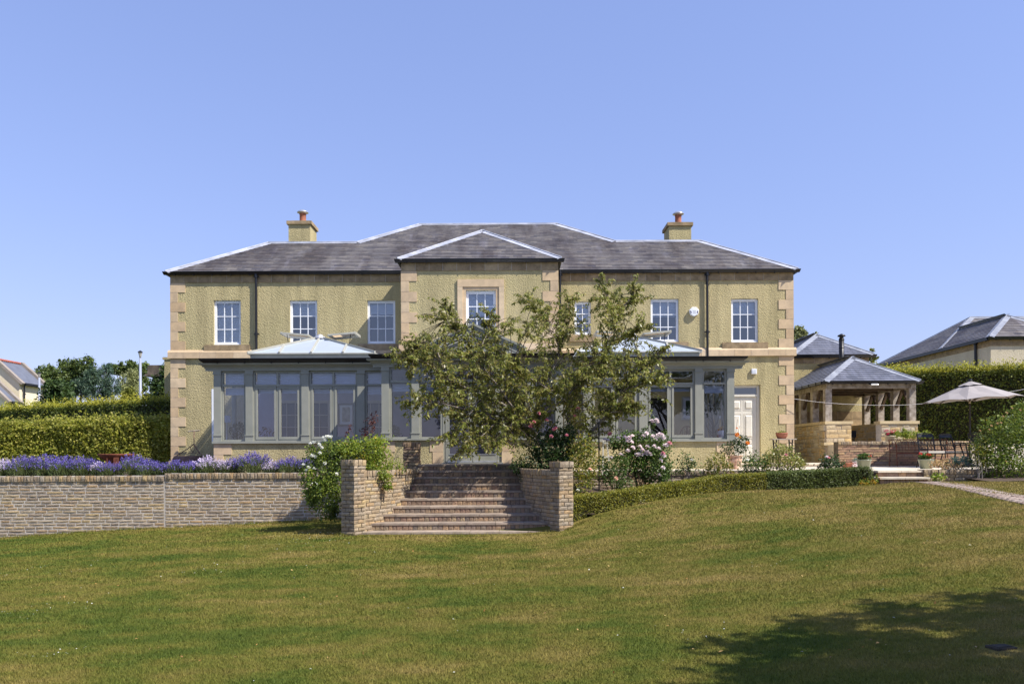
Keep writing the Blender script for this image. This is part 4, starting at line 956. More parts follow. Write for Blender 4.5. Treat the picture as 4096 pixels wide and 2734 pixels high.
def leaf_arr(C, size, D=None, asp=.42, fold=.18, nrm=None):
    """leaf quads: centres C, length size (n,), direction D (n,3) -> V, F"""
    n = len(C); D = RNG.normal(size=(n, 3)) if D is None else D; D = D/np.linalg.norm(D, axis=1)[:, None]
    R = RNG.normal(size=(n, 3)) + [.45, -.45, 1.0] if nrm is None else nrm; W = np.cross(D, R); W /= np.linalg.norm(W, axis=1)[:, None]+1e-9; Nn = np.cross(W, D)
    s = np.asarray(size)[:, None]; b = C - D*s/2; t = C + D*s/2; m = C - D*s*.05 - Nn*s*fold*.5
    V = np.stack([b, m + W*s*asp/2 + Nn*s*fold, t, m - W*s*asp/2 + Nn*s*fold], 1).reshape(-1, 3)
    return V, np.arange(4*n).reshape(-1, 4)
def leaves(name, C, size, mat, parent=None, **kw):
    V, Fq = leaf_arr(np.asarray(C), size, **kw); o = put(name, npmesh(name, V, Fq, mat), parent); o['kind'] = 'stuff'; return o
M['house_plant'] = leafmat('house_plant_leaf', [L(40,58,36), L(58,78,48), L(30,44,34)], .2)
M['red_leaf'] = leafmat('dark_red_leaf', [L(96,36,30), L(70,30,30), L(120,60,40)], .3)
def potted(u, v, Y, r, h, mat, pm_, label, name='potted_plant', n=160, ls=.09):
    p = P(u, v, Y); p.z = max(p.z, ZL + .55); zpot = p.z - h*.55; t = thing(name, label, 'plant', (p.x, Y, zpot-.2)); mb = MB()
    mb.lathe([(.0,0),(.07,0),(.10,.2),(.085,.2),(.08,.17),(0,.17)], (p.x, Y, zpot-.2), 14); mb.build('pot', pm_, t, True)
    C = RNG.normal(size=(n, 3)); C *= (RNG.uniform(.3, 1, n)**.5/np.linalg.norm(C, axis=1))[:, None]; C = C*[r, r*.6, h*.5] + [p.x, Y, p.z]
    leaves('foliage', C, RNG.uniform(.6, 1.3, n)*ls, mat, t); mb = MB(); mb.tube([(p.x, Y, zpot-.03), (p.x, Y, p.z)], .012, 5); mb.build('stem', M['bark_dark'], t)
    return t
# a long shelf carries the things on the left window board
mb = MB(); mb.box(XC-7.3, XC-3.4, YWG+.30, YWG+.62, gW['sill1']-.05, gW['sill1']-.01); sh_ = thing('window_shelf', 'narrow shelf inside the left conservatory windows', 'shelf', (XC-5.4, YWG+.5, ZL)); mb.build('board', M['white'], sh_)
mb = MB()
for x in (XC-7.2, XC-5.4, XC-3.5): mb.box(x-.02, x+.02, YWG+.33, YWG+.6, ZL, gW['sill1']-.051)
mb.build('bracket_leg', M['white'], sh_)
zs = gW['sill1']-.01
p = P(908, 1675, YWG+.46); tl = thing('table_lamp', 'table lamp with white tapered shade inside the left end window', 'lamp', (p.x, YWG+.46, zs)); mb = MB(); mb.lathe([(.115,0),(.09,.2),(.088,.2),(.113,0)], (p.x, YWG+.46, p.z-.1), 20); mb.build('lamp_shade', M['blind'], tl, True)
mb = MB(); mb.lathe([(0,0),(.08,0),(.08,.015),(.015,.03),(.02,.15),(.012,p.z-.1-zs),(.01,p.z-zs)], (p.x, YWG+.46, zs), 12); mb.build('lamp_base', M['steel'], tl, True)
potted(950, 1722, YWG+.5, .26, .55, M['house_plant'], M['cream_pot'], 'leafy dark house plant beside the white-shaded lamp', n=260)
potted(1068, 1735, YWG+.5, .3, .45, M['red_leaf'], M['cream_pot'], 'sparse reddish plant inside the second left window', n=90)
potted(1575, 1725, YCN+.5, .22, .45, M['house_plant'], M['cream_pot'], 'grey-green plant inside the window next to the head-of-steps pier', n=160)
M['dk_wood'] = plain('dark_branch', L(44,38,34)); p = P(2850, 1690, YWG+.7); t = thing('twig_tree', 'bare dark twig tree inside the right end window', 'ornament', (p.x, YWG+.7, ZL)); mb = MB(); tr = MB()
mb.tube([(p.x+.04, YWG+.7, ZL), (p.x+.02, YWG+.7, p.z-.1), (p.x-.02, YWG+.7, p.z+.25), (p.x-.12, YWG+.7, p.z+.8)], [.045, .035, .022, .01], 7); mb.build('trunk', M['dk_wood'], t)
for i in range(16):
    z_ = random.uniform(-.5, .6); q_ = random.choice((-1, 1)); a = Vector((p.x, YWG+.7, p.z+z_)); tr.tube([a, a+Vector((q_*.14, random.uniform(-.1, .1), .18)), a+Vector((q_*.24, random.uniform(-.15, .15), .5))], [.01, .007, .003], 5)
tr.build('twig', M['dk_wood'], t)
M['yellow_petal'] = leafmat('yellow_petal', [L(214,170,40), L(190,140,40), L(120,96,30)], .3)
p = P(2883, 1733, YWG+.42); t = thing('flower_pot', 'white pot of yellow flowers on the right end window ledge', 'pot', (p.x, YWG+.42, p.z-.12)); mb = MB(); mb.lathe([(0,-.14),(.075,-.14),(.095,.09),(.085,.09),(.08,.05),(0,.05)], (p.x, YWG+.42, p.z), 16); mb.build('pot', M['white'], t, True)
C = RNG.normal(size=(60, 3))*[.055, .04, .04] + [p.x, YWG+.42, p.z+.13]; leaves('flowers', C, RNG.uniform(.04, .07, 60), M['yellow_petal'], t, asp=.8)
mb = MB(); mb.box(p.x-.45, p.x+.15, YWG+.3, YWG+.55, p.z-.18, p.z-.141); mb.box(p.x-.4, p.x-.36, YWG+.35, YWG+.5, ZL, p.z-.181); mb.box(p.x+.06, p.x+.1, YWG+.35, YWG+.5, ZL, p.z-.181)
tag(mb.build('window_bench', M['white']), 'low white bench inside the right end window', 'bench')
M['beech'] = plain('beech_wood', L(196,158,108), L(176,138,90), 5, .5); p = P(2748, 1735, YWG+.9); t = thing('dining_chair', 'wooden hoop-back chair inside the right double window', 'chair', (p.x, YWG+.9, ZL)); mb = MB(); arc = []
for i in range(13): a = math.pi*i/12; arc.append((p.x - .23*math.cos(a), YWG+.9, p.z - .12 + .36*math.sin(a)))
mb.tube(arc, .016, 6); mb.build('back_hoop', M['beech'], t); mb = MB()
for x in (-.14, -.08, .08, .14): mb.tube([(p.x+x, YWG+.9, p.z-.14), (p.x+x, YWG+.9, p.z+.17)], .008, 5)
mb.box(p.x-.035, p.x+.035, YWG+.892, YWG+.908, p.z-.14, p.z-.02); mb.lathe([(.0,-.06),(.05,-.03),(.05,.03),(0,.06)], (p.x, YWG+.9, p.z+.06), 8); mb.box(p.x-.03, p.x+.03, YWG+.893, YWG+.907, p.z+.1, p.z+.22); mb.build('back_spindles', M['beech'], t)
mb = MB(); mb.box(p.x-.24, p.x+.24, YWG+.86, YWG+1.3, p.z-.18, p.z-.14); mb.build('seat', M['beech'], t)
for x in (-.2, .2):
    for y in (.9, 1.26): mb = MB(); mb.tube([(p.x+x, YWG+y, ZL), (p.x+x*.9, YWG+y, p.z-.18)], .018, 6); mb.build('leg', M['beech'], t)
# ------------------------------------------------------------------ right-hand terrace, steps, low walls
ZT = PZ(1880, 20.6, 3570)                                   # paved terrace level at the front edge
ZT2 = PZ(1863, 25.95, 3560)                                 # at the patio wall
ztr = lambda y: ZT + (ZT2-ZT)*(y-20.6)/5.35
XT0, XT1, XT2, XT3 = 1.0, 9.35, 12.15, 19.0
mb = MB()
mb.add([(XT0,21.75,ztr(21.75)-.03),(XT1,21.75,ztr(21.75)-.03),(XT1,20.65,ztr(20.65)-.03),(XT2+.3,20.65,ztr(20.65)-.03),(XT3,20.65,ztr(20.65)-.03),(XT3,26,ztr(26)-.03),(XT0,26,ztr(26)-.03)], [tuple(range(7))])
terr = mb.build('terrace', M['mortar_pale']); struct(terr)
x = XT0
while x < XT2+3:
    y = 20.6 if x > XT1-.3 else 21.72
    while y < 25.9:
        d_ = random.choice((.6, .6, .9)); w_ = .598; y1 = min(y+d_, 25.95)
        if y1 - y > .1 and not (x < BXR and y > 0 and False):
            b2 = MB(); e = random.uniform(-.003, .003); b2.add([(x+.004,y+.004,ztr(y)+e),(x+w_,y+.004,ztr(y)+e),(x+w_,y1-.004,ztr(y1)+e),(x+.004,y1-.004,ztr(y1)+e),(x+.004,y+.004,ztr(y)-.04),(x+w_,y+.004,ztr(y)-.04)], [(0,1,2,3),(4,5,1,0)])
            b2.build('paving_slab', M['slab_pale'], terr)
        y = y1
    x += .602
# raised paving at the house door
mb = MB(); zp = PZ(1852, 25.1, 3100); mb.box(6.7, 10.3, 25.1, YF+.05, ZT-.1, zp-.045); pl = struct(mb.build('door_paving', M['slab_pale']))
for x in np.arange(6.7, 10.2, .6): b2 = MB(); b2.box(x+.003, min(x+.597, 10.3), 25.07, YF, zp-.044, zp); b2.build('paving_slab', M['slab_pale'], pl)
# low stone edging wall of the terrace, behind the roses
def low_wall(x0, x1, y, zt, label, mat='wallstone', name='edging_wall', cap=.12, gfn=None, ch=.085):
    zb = min(gz(x0, y-.2), gz(x1, y-.2)) - .1 if gfn is None else gfn
    t = thing(name, label, 'wall', ((x0+x1)/2, y, zb)); n = math.ceil((zt-cap-zb)/ch); zb = zt-cap-n*ch
    core_run(t, [(x0, y), (x1, y)], zb, zt-.012, .28, M['mortar_dark']); stone_run(t, [(x0, y), (x1, y)], zb, zt-cap, ch, (.22, .34), M[mat], .010, .07); cap_run(t, [(x0, y-.004), (x1, y-.004)], zt-cap, zt, .095, M[mat])
    mb = MB(); mb.box(x0, x1, y-.05, y+.28, zt-.012, zt-.004); mb.build('coping_bed', M['mortar_dark'], t); return t
low_wall(1.3, 9.3, 21.45, ztr(21.6)-.015, 'low dark stone wall edging the terrace behind the rose bed')
xr0 = P(3695, 1880, 20.4).x
low_wall(xr0, 17.5, 20.45, ZT+.02, 'low stone wall edging the bed right of the garden steps')
# two garden steps down to the brick path
gs = thing('terrace_steps', 'two pale slab steps from the terrace down to the brick path', 'steps', (10.6, 20, gz(10.6, 19.6)))
for i, (y, vt, u0, u1) in enumerate(((20.45, 1881, 3512, 3700), (19.95, 1908, 3520, 3722))):
    x0, x1 = P(u0, vt, y).x, P(u1, vt, y).x; z = PZ(vt, y, 3610)
    m1 = MB(); m1.box(x0+.02, x1-.02, y+.1, 20.9, z-.5, z-.05); m1.build('mortar_core', M['mortar_dark'], gs)
    for a, b in ((x0, (x0+x1)/2), ((x0+x1)/2, x1)): m1 = MB(); m1.box(a+.004, b-.004, y, y+.65, z-.045, z); m1.build('tread_slab', M['slab_pale'], gs)
    zb = gz((x0+x1)/2, 19.8)-.1 if i else PZ(1908, 19.95, 3610)-.02; xx = x0+.03
    while xx < x1-.04:
        w_ = random.uniform(.09, .16) if i else random.uniform(.2, .32); w_ = min(w_, x1-.03-xx); place_stone(gs, 'riser_stone', Vector((xx+w_/2, y+.11, (zb+z-.05)/2)), Vector((1, 0, 0)), w_-.008, z-.05-zb, .06, M['stepstone']); xx += w_
# brick path
bp = MB(); pts = PATH; rows = []
M['pathbrick'] = stonemat('path_brick', [L(162,142,130), L(174,156,142), L(146,126,114), L(182,166,152), L(154,142,134)], .4, 40, .3)
fine = []
for (x0, y0), (x1, y1) in zip(pts, pts[1:]):
    for i in range(8): fine.append((x0+(x1-x0)*i/8, y0+(y1-y0)*i/8))
mb = MB()
for (x0, y0), (x1, y1) in zip(fine, fine[1:]):
    vs = [(x0-PATH_W, y0, gz(x0-PATH_W, y0)+.004), (x0+PATH_W, y0, gz(x0+PATH_W, y0)+.004), (x1+PATH_W, y1, gz(x1+PATH_W, y1)+.004), (x1-PATH_W, y1, gz(x1-PATH_W, y1)+.004)]
    mb.add(vs, [(0,3,2,1)])
path = struct(mb.build('brick_path', M['mortar_dark'])); ry = 19.5; j = 0
unit = MB(); unit.box(-.5, .5, -.5, .5, 0, 1); um = unit.mesh('brick', M['pathbrick']); pyy = [p_[1] for p_ in PATH][::-1]; pxx = [p_[0] for p_ in PATH][::-1]
while ry > 12.9:
    for i in range(4):
        cx_ = np.interp(ry, pyy, pxx) + (i-1.5)*.134 + (.04 if j % 2 else -.04); z_ = gz(cx_, ry)
        sl = (gz(cx_, ry+.05)-gz(cx_, ry-.05))/.1
        put('brick', um, path, Matrix.Translation((cx_, ry, z_-.03)) @ Matrix.Rotation(random.uniform(-.04, .04), 4, 'Z') @ Matrix.Rotation(math.atan(sl), 4, 'X') @ Matrix.Diagonal((.126, .098, .045+random.uniform(0, .008), 1)))
    ry -= .108; j += 1
# soil of the rose bed between hedge and terrace, and of the right-hand bed
HB = [(1.28,16.75), (2.0,17.15), (2.8,17.65), (3.9,18.55), (5.2,19.4), (6.4,19.9), (7.6,20.2), (8.8,20.4), (9.35,20.4)]
mb = MB()
for (x0, y0), (x1, y1) in zip(HB, HB[1:]):
    n_ = 6
    for i in range(n_):
        f0, f1 = i/n_, (i+1)/n_; g0 = lambda x, y, f: (x, y + (21.5-y)*f, gz(x, min(y, 20.3)) + .03 + .12*f)
        mb.add([g0(x0,y0,f0), g0(x1,y1,f0), g0(x1,y1,f1), g0(x0,y0,f1)], [(0,1,2,3)])
struct(mb.build('rose_bed', M['soil']))
mb = MB(); mb.add([(11.6,19.3,gz(11.6,19.3)+.015),(17.5,19.1,gz(17,19.1)+.03),(17.5,20.5,gz(17,20.4)+.12),(11.6,20.5,gz(11.6,20.4)+.1)], [(0,1,2,3)]); struct(mb.build('shrub_bed', M['soil']))
mb = MB(); rows_ = []
for y_ in np.linspace(16.75, 21.5, 12):
    xa = XC + float(np.interp(y_, [p_[0] for p_ in HW][::-1], [p_[1] for p_ in HW][::-1])) + .28; zz = gz(2.0, min(y_, 20.3)) + .10
    rows_.append([(xa + (3.0-xa)*f_, y_, (ZL-.22)*(1-f_)**1.3 + zz*(1-(1-f_)**1.3)) for f_ in np.linspace(0, 1, 7)] if y_ > 17.2 else [(xa + (3.0-xa)*f_, y_, zz*.6 + gz(xa, y_)*.4 + .02) for f_ in np.linspace(0, .35, 7)])
for r0_, r1_ in zip(rows_, rows_[1:]):
    for i in range(6): mb.add([r0_[i], r0_[i+1], r1_[i+1], r1_[i]], [(0,1,2,3)])
struct(mb.build('tree_bed', M['soil']))

# ------------------------------------------------------------------ patio wall and pavilion
LEAD = plain('dull_lead', L(146,150,160), L(118,122,134), 2.5, .7, .15, 30)
YP = 26.05; zpw = PZ(1764, YP, 3500)
px0, px1 = P(3349, 1800, YP).x, P(3880, 1800, YP).x
pw = thing('patio_wall', 'pinkish coursed stone wall behind the rusty bench', 'wall', ((px0+px1)/2, YP, ZT2))
core_run(pw, [(px0, YP), (px1, YP)], ZT2-.1, zpw-.012, .3, M['mortar_dark']); stone_run(pw, [(px0, YP), (px1, YP)], ZT2-.02, zpw-.115, .083, (.26, .44), M['pinkstone'], .010, .06); cap_run(pw, [(px0, YP-.004), (px1, YP-.004)], zpw-.115, zpw, .10, M['wallstone'], .085)
ZPF = zpw - .1                                                # raised patio level
mb = MB(); mb.box(px0+.03, 22, YP+.28, 36, ZT2-.2, ZPF); struct(mb.build('raised_patio', M['slab_pale']))
YV = 27.0; vxl, vxr = P(3302, 1600, YV).x, P(3668, 1600, YV).x; zcap = PZ(1684, YV, 3320); YV1 = 31.4
pav = thing('garden_pavilion', 'open oak-framed garden pavilion with slate roof on stone dwarf walls', 'pavilion', ((vxl+vxr)/2, YV, ZPF))
def rubble(parent, a, b, z0, z1, depth=.06):
    """random-coursed squared rubble on the viewer's side of a->b"""
    a, b = Vector((*a, 0)), Vector((*b, 0)); t = (b-a).normalized(); Ln = (b-a).length; z = z0
    while z < z1-.02:
        h = random.choice((.11, .15, .19, .24)); h = min(h, z1-z)
        if z1 - z - h < .07: h = z1 - z
        s = 0
        while s < Ln-.01:
            w_ = random.uniform(.14, .42); w_ = min(w_, Ln-s)
            if Ln - s - w_ < .09: w_ = Ln - s
            c = a + t*(s+w_/2)
            if h > .17 and random.random() < .4:
                hh = h*random.uniform(.4, .6)
                place_stone(parent, 'stone', Vector((c.x, c.y, z+hh/2)), t, w_-.012, hh-.012, depth, M['rubble']); place_stone(parent, 'stone', Vector((c.x, c.y, z+hh+(h-hh)/2)), t, w_-.012, h-hh-.012, depth, M['rubble'])
            else: place_stone(parent, 'stone', Vector((c.x, c.y, z+h/2)), t, w_-.012, h-.012, depth*random.uniform(.8, 1.2), M['rubble'])
            s += w_
        z += h
def dwarf(a, b, z0, th=.35, nm='dwarf_wall', face=True):
    """wall with its viewer side along a->b"""
    A, B = Vector((*a, 0)), Vector((*b, 0)); t = (B-A).normalized(); n = Vector((-t.y, t.x, 0)); mb = MB()
    ring = [A-n*.04, B-n*.04, B+n*th, A+n*th]; mb.slab([(p_.x, p_.y, zcap-.10) for p_ in ring], -(zcap-.10-z0)); o = mb.build(nm, M['mortar_pale'], pav)
    if face: rubble(o, a, b, z0+.0, zcap-.105)
    mb = MB(); ring = [A-n*.08-t*.05, B-n*.08+t*.05, B+n*(th+.04)+t*.05, A+n*(th+.04)-t*.05]; mb.slab([(p_.x, p_.y, zcap) for p_ in ring], -.098); mb.build('cope', M['ochre_plinth'], o)
    return o
ox0, ox1 = P(3403, 1700, YV).x, P(3522, 1700, YV).x
dwarf((vxl, YV), (ox0, YV), ZT2-.1); dwarf((ox1, YV), (vxr, YV), ZPF-.05)
dwarf((vxl, YV1), (vxl, YV+.45), ZT2-.1, .33)
rubble(pav, (vxl+.0, YV+.45), (vxl+.0, YV+.0), ZT2-.1, zcap-.105)
dwarf((vxr-.35, YV1), (vxr-.35, YV+.46), ZPF-.05, .34)
mb = MB(); mb.box(vxl-.09, vxl+.5, YV-.1, YV+.2, PZ(1780,YV,3310), PZ(1768,YV,3310)); mb.build('offset_course', M['ochre_plinth'], pav)
zeave = PZ(1524, YV-.2, 3300); ps = .22; zb_ = zeave - .05
posts = [(vxl+.12, YV+.14), (vxr-.13, YV+.14)] + [(x, YV+1.15*i+.14) for i in (1, 2, 3) for x in (vxl+.12, vxr-.13)]
for x, y in posts:
    mb = MB(); mb.box(x-ps/2, x+ps/2, y-ps/2, y+ps/2, zcap, zb_-.18); po = mb.build('post', M['oak'], pav)
    q_ = 1 if x < 12 else -1
for x in (vxl+.12, vxr-.13):
    mb = MB(); mb.box(x-.09, x+.09, YV-.02, YV1, zb_-.18, zb_); mb.build('wall_plate', M['oak'], pav)
    for i in range(4):
        y = YV+1.15*i+.14; mb = MB()
        if i < 3: mb.beam((x, y+.1, zb_-.75), (x, y+.55, zb_-.18), .09, .09)
        if i: mb.beam((x, y-.1, zb_-.75), (x, y-.55, zb_-.18), .09, .09)
        mb.build('brace', M['oak_dark'], pav)
mb = MB(); mb.box(vxl+.21, vxr-.22, YV+.05, YV+.23, zb_-.17, zb_-.002); mb.build('front_beam', M['oak'], pav)
for y in (YV+1.3, YV+2.5, YV+3.6): mb = MB(); mb.box(vxl+.21, vxr-.22, y-.08, y+.08, zb_-.16, zb_-.01); mb.build('tie_beam', M['oak_dark'], pav)
el, er, ey = P(3297, 1519, YV-.22).x, P(3684, 1519, YV-.22).x, YV-.22; hf = (er-el)/2; sl2 = .60
e0, e1, A = (el, ey, zeave), (er, ey, zeave), ((el+er)/2, ey+hf, zeave+sl2*hf); g0, g1, G = (el, YV1, zeave), (er, YV1, zeave), ((el+er)/2, YV1, zeave+sl2*hf)
q = lambda p: (p[0], p[1], p[2]-.02); mb = MB(); mb.poly([q(e0), q(e1), q(A)]); mb.poly([q(g0), q(e0), q(A), q(G)]); mb.poly([q(e1), q(g1), q(G), q(A)])
prf = mb.build('roof', M['oak_dark'], pav)
slate_roof(prf, [plane(e0, e1, A, [[e0, e1, A]]), plane(g0, e0, A, [[g0, e0, A, G]]), plane(e1, g1, G, [[e1, g1, G, A]])], .34, .17, M['slate_blue'])
n_f = Vector((0, -sl2, 1)).normalized(); n_l = Vector((-sl2, 0, 1)).normalized(); n_r = Vector((sl2, 0, 1)).normalized()
flashing(prf, e0, A, n_l, n_f, .16); flashing(prf, e1, A, n_f, n_r, .16); flashing(prf, A, G, n_r, n_l, .14, 'ridge_flashing')
gutter_x(pav, el-.06, er+.06, ey+.06, zeave, d=.11, h=.09)
mb = MB(); mb.box(er, er+.1, ey+.05, YV1, zeave-.09, zeave); mb.build('side_gutter', M['gutter'], pav); mb = MB(); mb.box(el-.1, el+.0, ey+.05, YV1, zeave-.09, zeave)
for i in range(6): mb.box(el-.115, el+.0, ey+.5+i*.65, ey+.53+i*.65, zeave-.10, zeave+.006)
mb.build('side_gutter', M['gutter'], pav)
fp = P(3366, 1400, 30.4); mb = MB(); zt_ = PZ(1340, 30.4, 3366); mb.tube([(fp.x, 30.4, zeave), (fp.x, 30.4, zt_-.12)], .095, 14); mb.tube([(fp.x, 30.4, zt_-.2), (fp.x, 30.4, zt_-.17)], .105, 14); mb.lathe([(.075,-.12),(.075,-.03),(.14,-.05),(.15,-.04),(.13,.0),(.02,.055),(0,.055)], (fp.x, 30.4, zt_), 14)
for z in (zt_-.5, zt_-.95): mb.tube([(fp.x, 30.4, z), (fp.x, 30.4, z+.02)], .101, 14)
tag(mb.build('flue', M['black'], None, True), 'black round metal flue standing above the pavilion roof', 'flue')
p = P(3490, 1533, YV-.05); fl = thing('floodlight', 'small grey floodlight under the front eave of the pavilion', 'floodlight', (p.x, YV, p.z)); mb = MB(); mb.add([(p.x-.1,p.y-.12,p.z+.07),(p.x+.1,p.y-.12,p.z+.07),(p.x+.12,p.y-.2,p.z-.06),(p.x-.12,p.y-.2,p.z-.06),(p.x-.08,p.y+.02,p.z+.05),(p.x+.08,p.y+.02,p.z+.05),(p.x+.1,p.y-.03,p.z-.06),(p.x-.1,p.y-.03,p.z-.06)], [(3,2,1,0),(4,5,6,7),(0,1,5,4),(1,2,6,5),(2,3,7,6),(3,0,4,7)]); mb.build('housing', M['steel'], fl)
mb = MB(); mb.add([(p.x-.085,p.y-.137,p.z+.05),(p.x+.085,p.y-.137,p.z+.05),(p.x+.1,p.y-.2,p.z-.045),(p.x-.1,p.y-.2,p.z-.045)], [(3,2,1,0)]); mb.build('lens', M['cushion'], fl); mb = MB(); mb.box(p.x-.18, p.x-.1, p.y-.05, p.y+.05, p.z-.02, p.z+.02); mb.build('bracket', M['steel'], fl)
# stove things glimpsed in the pavilion
mb = MB(); q_ = P(3412, 1732, 29); mb.box(q_.x-.1, q_.x+.12, 29, 29.3, q_.z-.15, q_.z+.1); mb.box(q_.x-.06, q_.x-.03, 29.05, 29.1, ZPF, q_.z-.15); mb.box(q_.x+.05, q_.x+.08, 29.05, 29.1, ZPF, q_.z-.15)
tag(mb.build('stove_box', M['black']), 'small black stove box inside the pavilion doorway', 'stove')
# rear extension behind the pavilion
YX = 31.45; xl, xr = 11.15, P(3474, 1500, YX).x; zx = PZ(1417, YX-.2, 3300)
ext = thing('house_extension', 'small yellow extension with hipped slate roof behind the pavilion', 'building', ((xl+xr)/2, YX, ZPF))
mb = MB(); mb.box(xl, xr, YX, YX+7, ZT2-.2, zx-.05); mb.build('wall', M['harl'], ext)
band_x(ext, xl-.02, xr+.02, YX, zx-.33, zx-.06, .42, M['sandstone_old'], 'eaves_band_stone')
zpl = PZ(1645, YX, 3400)
for r_ in range(4):
    z0, z1 = zpl-(r_+1)*.29, zpl-r_*.29
    band_x(ext, xl, xr+.03, YX, z0, z1-.006, .55, M['sandstone_old'], 'plinth_stone', .05)
el, er, ey = xl-.2, xr+.16, YX-.16; hf = (er-el)/2; e0, e1, A = (el, ey, zx), (er, ey, zx), ((el+er)/2, ey+hf, zx+SL*hf); g0, g1, G = (el, YX+6, zx), (er, YX+6, zx), ((el+er)/2, YX+6, zx+SL*hf)
mb = MB(); mb.poly([q(e0), q(e1), q(A)]); mb.poly([q(g0), q(e0), q(A), q(G)]); mb.poly([q(e1), q(g1), q(G), q(A)]); xrf = mb.build('roof', M['slate_blue'], ext)
slate_roof(xrf, [plane(e0, e1, A, [[e0, e1, A]]), plane(g0, e0, A, [[g0, e0, A, G]]), plane(e1, g1, G, [[e1, g1, G, A]])], .36, .18, M['slate_blue'], 120)
flashing(xrf, e0, A, N_l, N_f, .17); flashing(xrf, e1, A, N_f, N_r, .17); flashing(xrf, A, G, N_r, N_l, .14, 'ridge_flashing'); gutter_x(ext, el-.05, er+.05, ey+.06, zx, h=.12)

# ------------------------------------------------------------------ neighbouring garage block, right
gx0, gy0, gy1 = P(3963, 1400, 36).x, 36.0, 46.6; zge = PZ(1345, 35.8, 3960)
gar = thing('neighbour_building', 'cream rendered building with hipped slate roof behind the right-hand hedge', 'building', (gx0+4, gy0, ZPF))
mb = MB(); mb.box(gx0, gx0+3.9, gy0, gy1, ZT2-.5, zge-.02); mb.box(gx0+3.9, gx0+9, 40.0, gy1, ZT2-.5, zge-.02); mb.build('wall', M['harl_cream'], gar)
band_x(gar, gx0-.015, gx0+3.9, gy0, zge-.4, zge-.06, .5, M['sandstone_old'], 'eaves_band_stone')
y = gy0+.12
while y < gy1-.1: mb = MB(); mb.box(gx0-.02, gx0+.1, y+.003, y+.5, zge-.4, zge-.06); mb.build('eaves_band_stone', M['sandstone_old'], gar); y += .503
o_ = .16; el, er = gx0-o_, gx0+3.9+o_; ey = gy0-o_; hf = (er-el)/2; e0, e1, A = (el, ey, zge), (er, ey, zge), ((el+er)/2, ey+hf, zge+SL*hf)
m0, m1 = 40.0-o_, gy1+o_; hm = (m1-m0)/2; ym = (m0+m1)/2; pk = (el+hm, ym, zge+SL*hm); far = (el, m1, zge); near_ = (el, m0, zge); pkr = (gx0+7, ym, zge+SL*hm); G = ((el+er)/2, m0+hf, zge+SL*hf)
mb = MB(); mb.poly([q(e0), q(e1), q(A)]); mb.poly([q(near_), q(e0), q(A), q(G)]); mb.poly([q(e1), q((er, m0, zge)), q(G), q(A)]); mb.poly([q(far), q(near_), q(pk)]); mb.poly([q(near_), q((gx0+9, m0, zge)), q(pkr), q(pk)]); mb.poly([q(far), q(pk), q(pkr), q((gx0+9, m1, zge))])
grf = mb.build('roof', M['slate'], gar)
slate_roof(grf, [plane(e0, e1, A, [[e0, e1, A]]), plane(near_, e0, A, [[near_, e0, A, G]]), plane(far, near_, pk, [[far, near_, pk]]), plane(near_, (gx0+9, m0, zge), pk, [[near_, (gx0+9, m0, zge), pkr, pk]])], .36, .2, M['slate'], 200)
flashing(grf, e0, A, N_l, N_f, .2); flashing(grf, e1, A, N_f, N_r, .2); flashing(grf, near_, pk, N_l, N_f, .2); flashing(grf, far, pk, N_b, N_l, .2); flashing(grf, A, G, N_r, N_l, .16, 'ridge_flashing'); flashing(grf, pkr, pk, N_f, N_b, .16, 'ridge_flashing')
gutter_x(gar, el-.03, er, ey+.06, zge, h=.13); mb = MB(); mb.box(el-.06, el+.06, ey+.07, gy1, zge-.15, zge); mb.build('side_gutter', M['gutter'], gar); downpipe(gar, gx0-.08, gy0+1.05, ZT2, zge-.1, .06); downpipe(gar, gx0-.08, gy1-.6, ZT2, zge-.1, .06)

